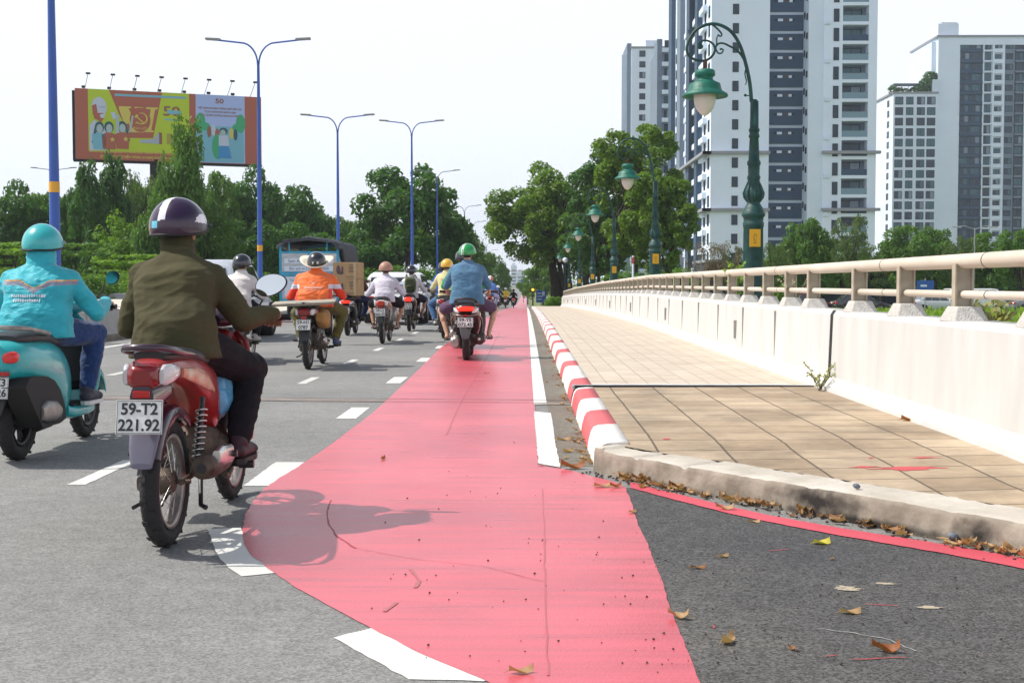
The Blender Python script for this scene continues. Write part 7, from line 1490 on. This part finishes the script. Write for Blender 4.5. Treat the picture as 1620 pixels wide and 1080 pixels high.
# ---------------- fallen leaves and grit ----------------
m_lf = {c: leafmat('dry_leaf_' + c, a, b_, .15, .15) for c, a, b_ in (('tan', (.34, .20, .09), (.50, .33, .18)), ('brown', (.18, .08, .03), (.34, .17, .07)), ('yellow', (.55, .48, .05), (.62, .55, .1)), ('rust', (.22, .06, .02), (.36, .14, .05)))}
def leaf_geo(b, x, y, z, L, W, yaw, curl, twist):
    n, m = 8, 5; vs = []; c, s = math.cos(yaw), math.sin(yaw)
    for i in range(n):
        u = i / (n - 1); w = W * math.sin(math.pi * min(1, u * .93 + .04)) ** .7 * (1 - .25 * u) / 2 * (1 + .18 * math.sin(u * 19 + yaw * 5))
        for j in range(m):
            v = (j - 2) / 2; lx = (u - .5) * L; lw = v * w; h = curl * ((u - .5) ** 2 * .9 + abs(v) ** 1.6 * .22 + .08 * math.sin(u * 7 + yaw)) * L + twist * v * (u - .5) * L + .004 + .05 * L * math.sin(u * 9 + v * 3)*curl
            vs.append((x + lx * c - lw * s, y + lx * s + lw * c, z + max(.0015, h)))
    b.add(vs, [(i * m + j, i * m + j + 1, (i + 1) * m + j + 1, (i + 1) * m + j) for i in range(n - 1) for j in range(m - 1)], 0, True)
    b.tube([(vs[2][0], vs[2][1], vs[2][2]), (x - (L * .68) * c, y - (L * .68) * s, z + .006)], .0012, 4)
for (px, py, L, col, yaw, curl, h, lb) in [
    (1075, 982, .075, 'tan', 2.6, .7, .004, 'curled tan leaf on the edge of the red lane at lower right'), (1155, 1022, .08, 'tan', .9, .6, .002, 'pointed tan leaf on dark asphalt near the bottom edge'), (1257, 1032, .05, 'brown', 1.8, .5, .002, 'small brown leaf on dark asphalt near the bottom edge'),
    (1350, 974, .075, 'tan', .1, .3, .002, 'flat tan leaf in the middle of the dark asphalt'), (1407, 1036, .085, 'rust', 2.9, .8, .002, 'curled rusty leaf at lower right on dark asphalt'), (1147, 884, .05, 'tan', .4, .4, .002, 'small pale leaf in the upper part of the dark asphalt'), (1107, 902, .06, 'brown', 0, .2, .002, 'thin flat brown leaf near the edge of the red lane'),
    (1303, 862, .085, 'yellow', .3, .3, .002, 'bright yellow leaf on the dark asphalt'), (1195, 828, .055, 'tan', 2.9, .3, .002, 'small tan leaf just below the thin red stripe'), (1320, 887, .03, 'tan', 1, .3, .002, 'tiny tan leaf below the yellow leaf'), (907, 742, .15, 'rust', .05, .55, .004, 'long rust brown leaf at the corner of the kerb'), (1148, 807, .09, 'tan', 2.7, .5, .006, 'curled tan leaf lying across the thin red stripe'),
    (605, 728, .055, 'brown', 1.2, .6, .004, 'single brown leaf in the middle of the red lane'), (825, 1072, .075, 'tan', .2, .4, .004, 'tan leaf at the bottom edge on the red lane'), (1438, 666, .12, 'rust', .2, .5, .176, 'rusty leaf on the pavement near the parapet'), (892, 697, .10, 'tan', .1, .3, .003, 'slim tan leaf in the gutter beside the kerb'), (899, 716, .09, 'tan', .6, .4, .003, 'curled pale leaf in the gutter near the kerb corner'),
    (1002, 813, .05, 'tan', .6, .4, .004, 'small tan leaf at the pointed corner of the red lane'), (955, 771, .10, 'tan', .0, .2, .006, 'flat tan leaf where the thin red stripe begins'), (975, 772, .07, 'rust', .3, .6, .006, 'dark curled leaf where the thin red stripe begins'), (770, 591, .06, 'brown', .1, .3, .004, 'small leaf on the red lane behind the polo rider')]:
    x, y = gp(px, py, h); b = MB(); leaf_geo(b, 0, 0, 0, L, L * (.5 if col != 'yellow' else .7), yaw, curl, .3); b.build('fallen_leaf', m_lf[col], label=lb, cat='leaf', group='fallen dry leaves', loc=(x, y, h))
b = MB(); b2 = MB()
for k in range(150):
    t_ = random.random() ** .8; p = Vector(lerp_path(cutb, .08 + .78 * t_)); q = Vector(lerp_path(cutb, min(1, .1 + .78 * t_))); d = (q - p).normalized(); nrm = Vector((-d.y, d.x)); nrm = nrm if nrm.y < 0 else -nrm; p = p + nrm * abs(random.gauss(.015, .045)); L = random.uniform(.03, .085)
    leaf_geo(b if k % 3 else b2, p.x, p.y, random.choice((.0, .004, .012, .02)) + .002, L, L * .5, random.uniform(0, 6.28), random.uniform(.2, .9), random.uniform(-.5, .5))
for k in range(110):
    y = 8 + 22 * random.random() ** 1.7; x = .44 - abs(random.gauss(0, .07)); L = random.uniform(.03, .08); leaf_geo(b if k % 2 else b2, x, y, .003, L, L * .45, random.uniform(0, 6.28), random.uniform(.2, .8), 0)
b.build('leaf_litter', m_lf['tan'], label='drift of tan dry leaves along the foot of the kerb', cat='leaf litter', kind='stuff'); b2.build('leaf_litter', m_lf['brown'], label='brown dry leaves scattered through the drift along the kerb', cat='leaf litter', kind='stuff')
b = MB()
for k in range(170):
    px, py = (random.gauss(900, 110), random.uniform(760, 1060)) if k < 40 else (random.uniform(560, 1050), random.uniform(700, 1075)) if k < 75 else (random.uniform(1000, 1600), random.uniform(880, 1075)); x, y = gp(px, py); r = random.uniform(.0018, .0052)
    if x > 2.2 or x < -.7: continue
    b.ell((x, y, .005 + r * .5), (r, r * random.uniform(.6, 1.2), r * .7), 6, 5)
for k in range(260):
    t_ = random.random(); p = Vector(lerp_path(cutb, t_)); r = random.uniform(.003, .010); b.ell((p.x + random.gauss(-.03, .05), p.y - abs(random.gauss(.02, .05)), .004 + r * .4), (r, r, r * .7), 5, 4)
b.build('grit', M('grit_stone', (.10, .07, .06), rough=.9, island=.5), label='dark grit and pebbles scattered over the red lane and along the kerb', cat='grit', kind='stuff')
for (px, py, r, lb) in ((1357, 784 - 12, .022, 'dark pebble on top of the cut kerb'), (1511, 854, .03, 'grey stone among the leaves at the foot of the kerb'), (1547, 707, .025, 'grey pebble on the pavement slabs')):
    h = .15 if px != 1511 else .02; x, y = gp(px, py, h); h = slab_z(x, y) if px == 1547 else h; b = MB(); b.ell((0, 0, 0), (r, r * .8, r * .6), 8, 6, rot=(.3, .2, .5)); b.build('pebble', M('blue_grey_stone', (.16, .18, .22), rough=.8), label=lb, cat='stone', loc=(x, y, h + r * .4))
# ---------------- air ----------------
hz = MB(); hz.bb(-1000, 1000, -60, 1900, -6, 95)
vm = bpy.data.materials.new('haze_air'); vm.use_nodes = True; nt = vm.node_tree; nt.nodes.clear(); vo = nt.nodes.new('ShaderNodeOutputMaterial'); pv_ = nt.nodes.new('ShaderNodeVolumePrincipled'); pv_.inputs['Color'].default_value = (.86, .92, 1, 1); pv_.inputs['Density'].default_value = .0003; pv_.inputs['Anisotropy'].default_value = .3
nt.links.new(pv_.outputs[0], vo.inputs['Volume'])
HAZE = hz.build('haze', vm, kind='stuff')
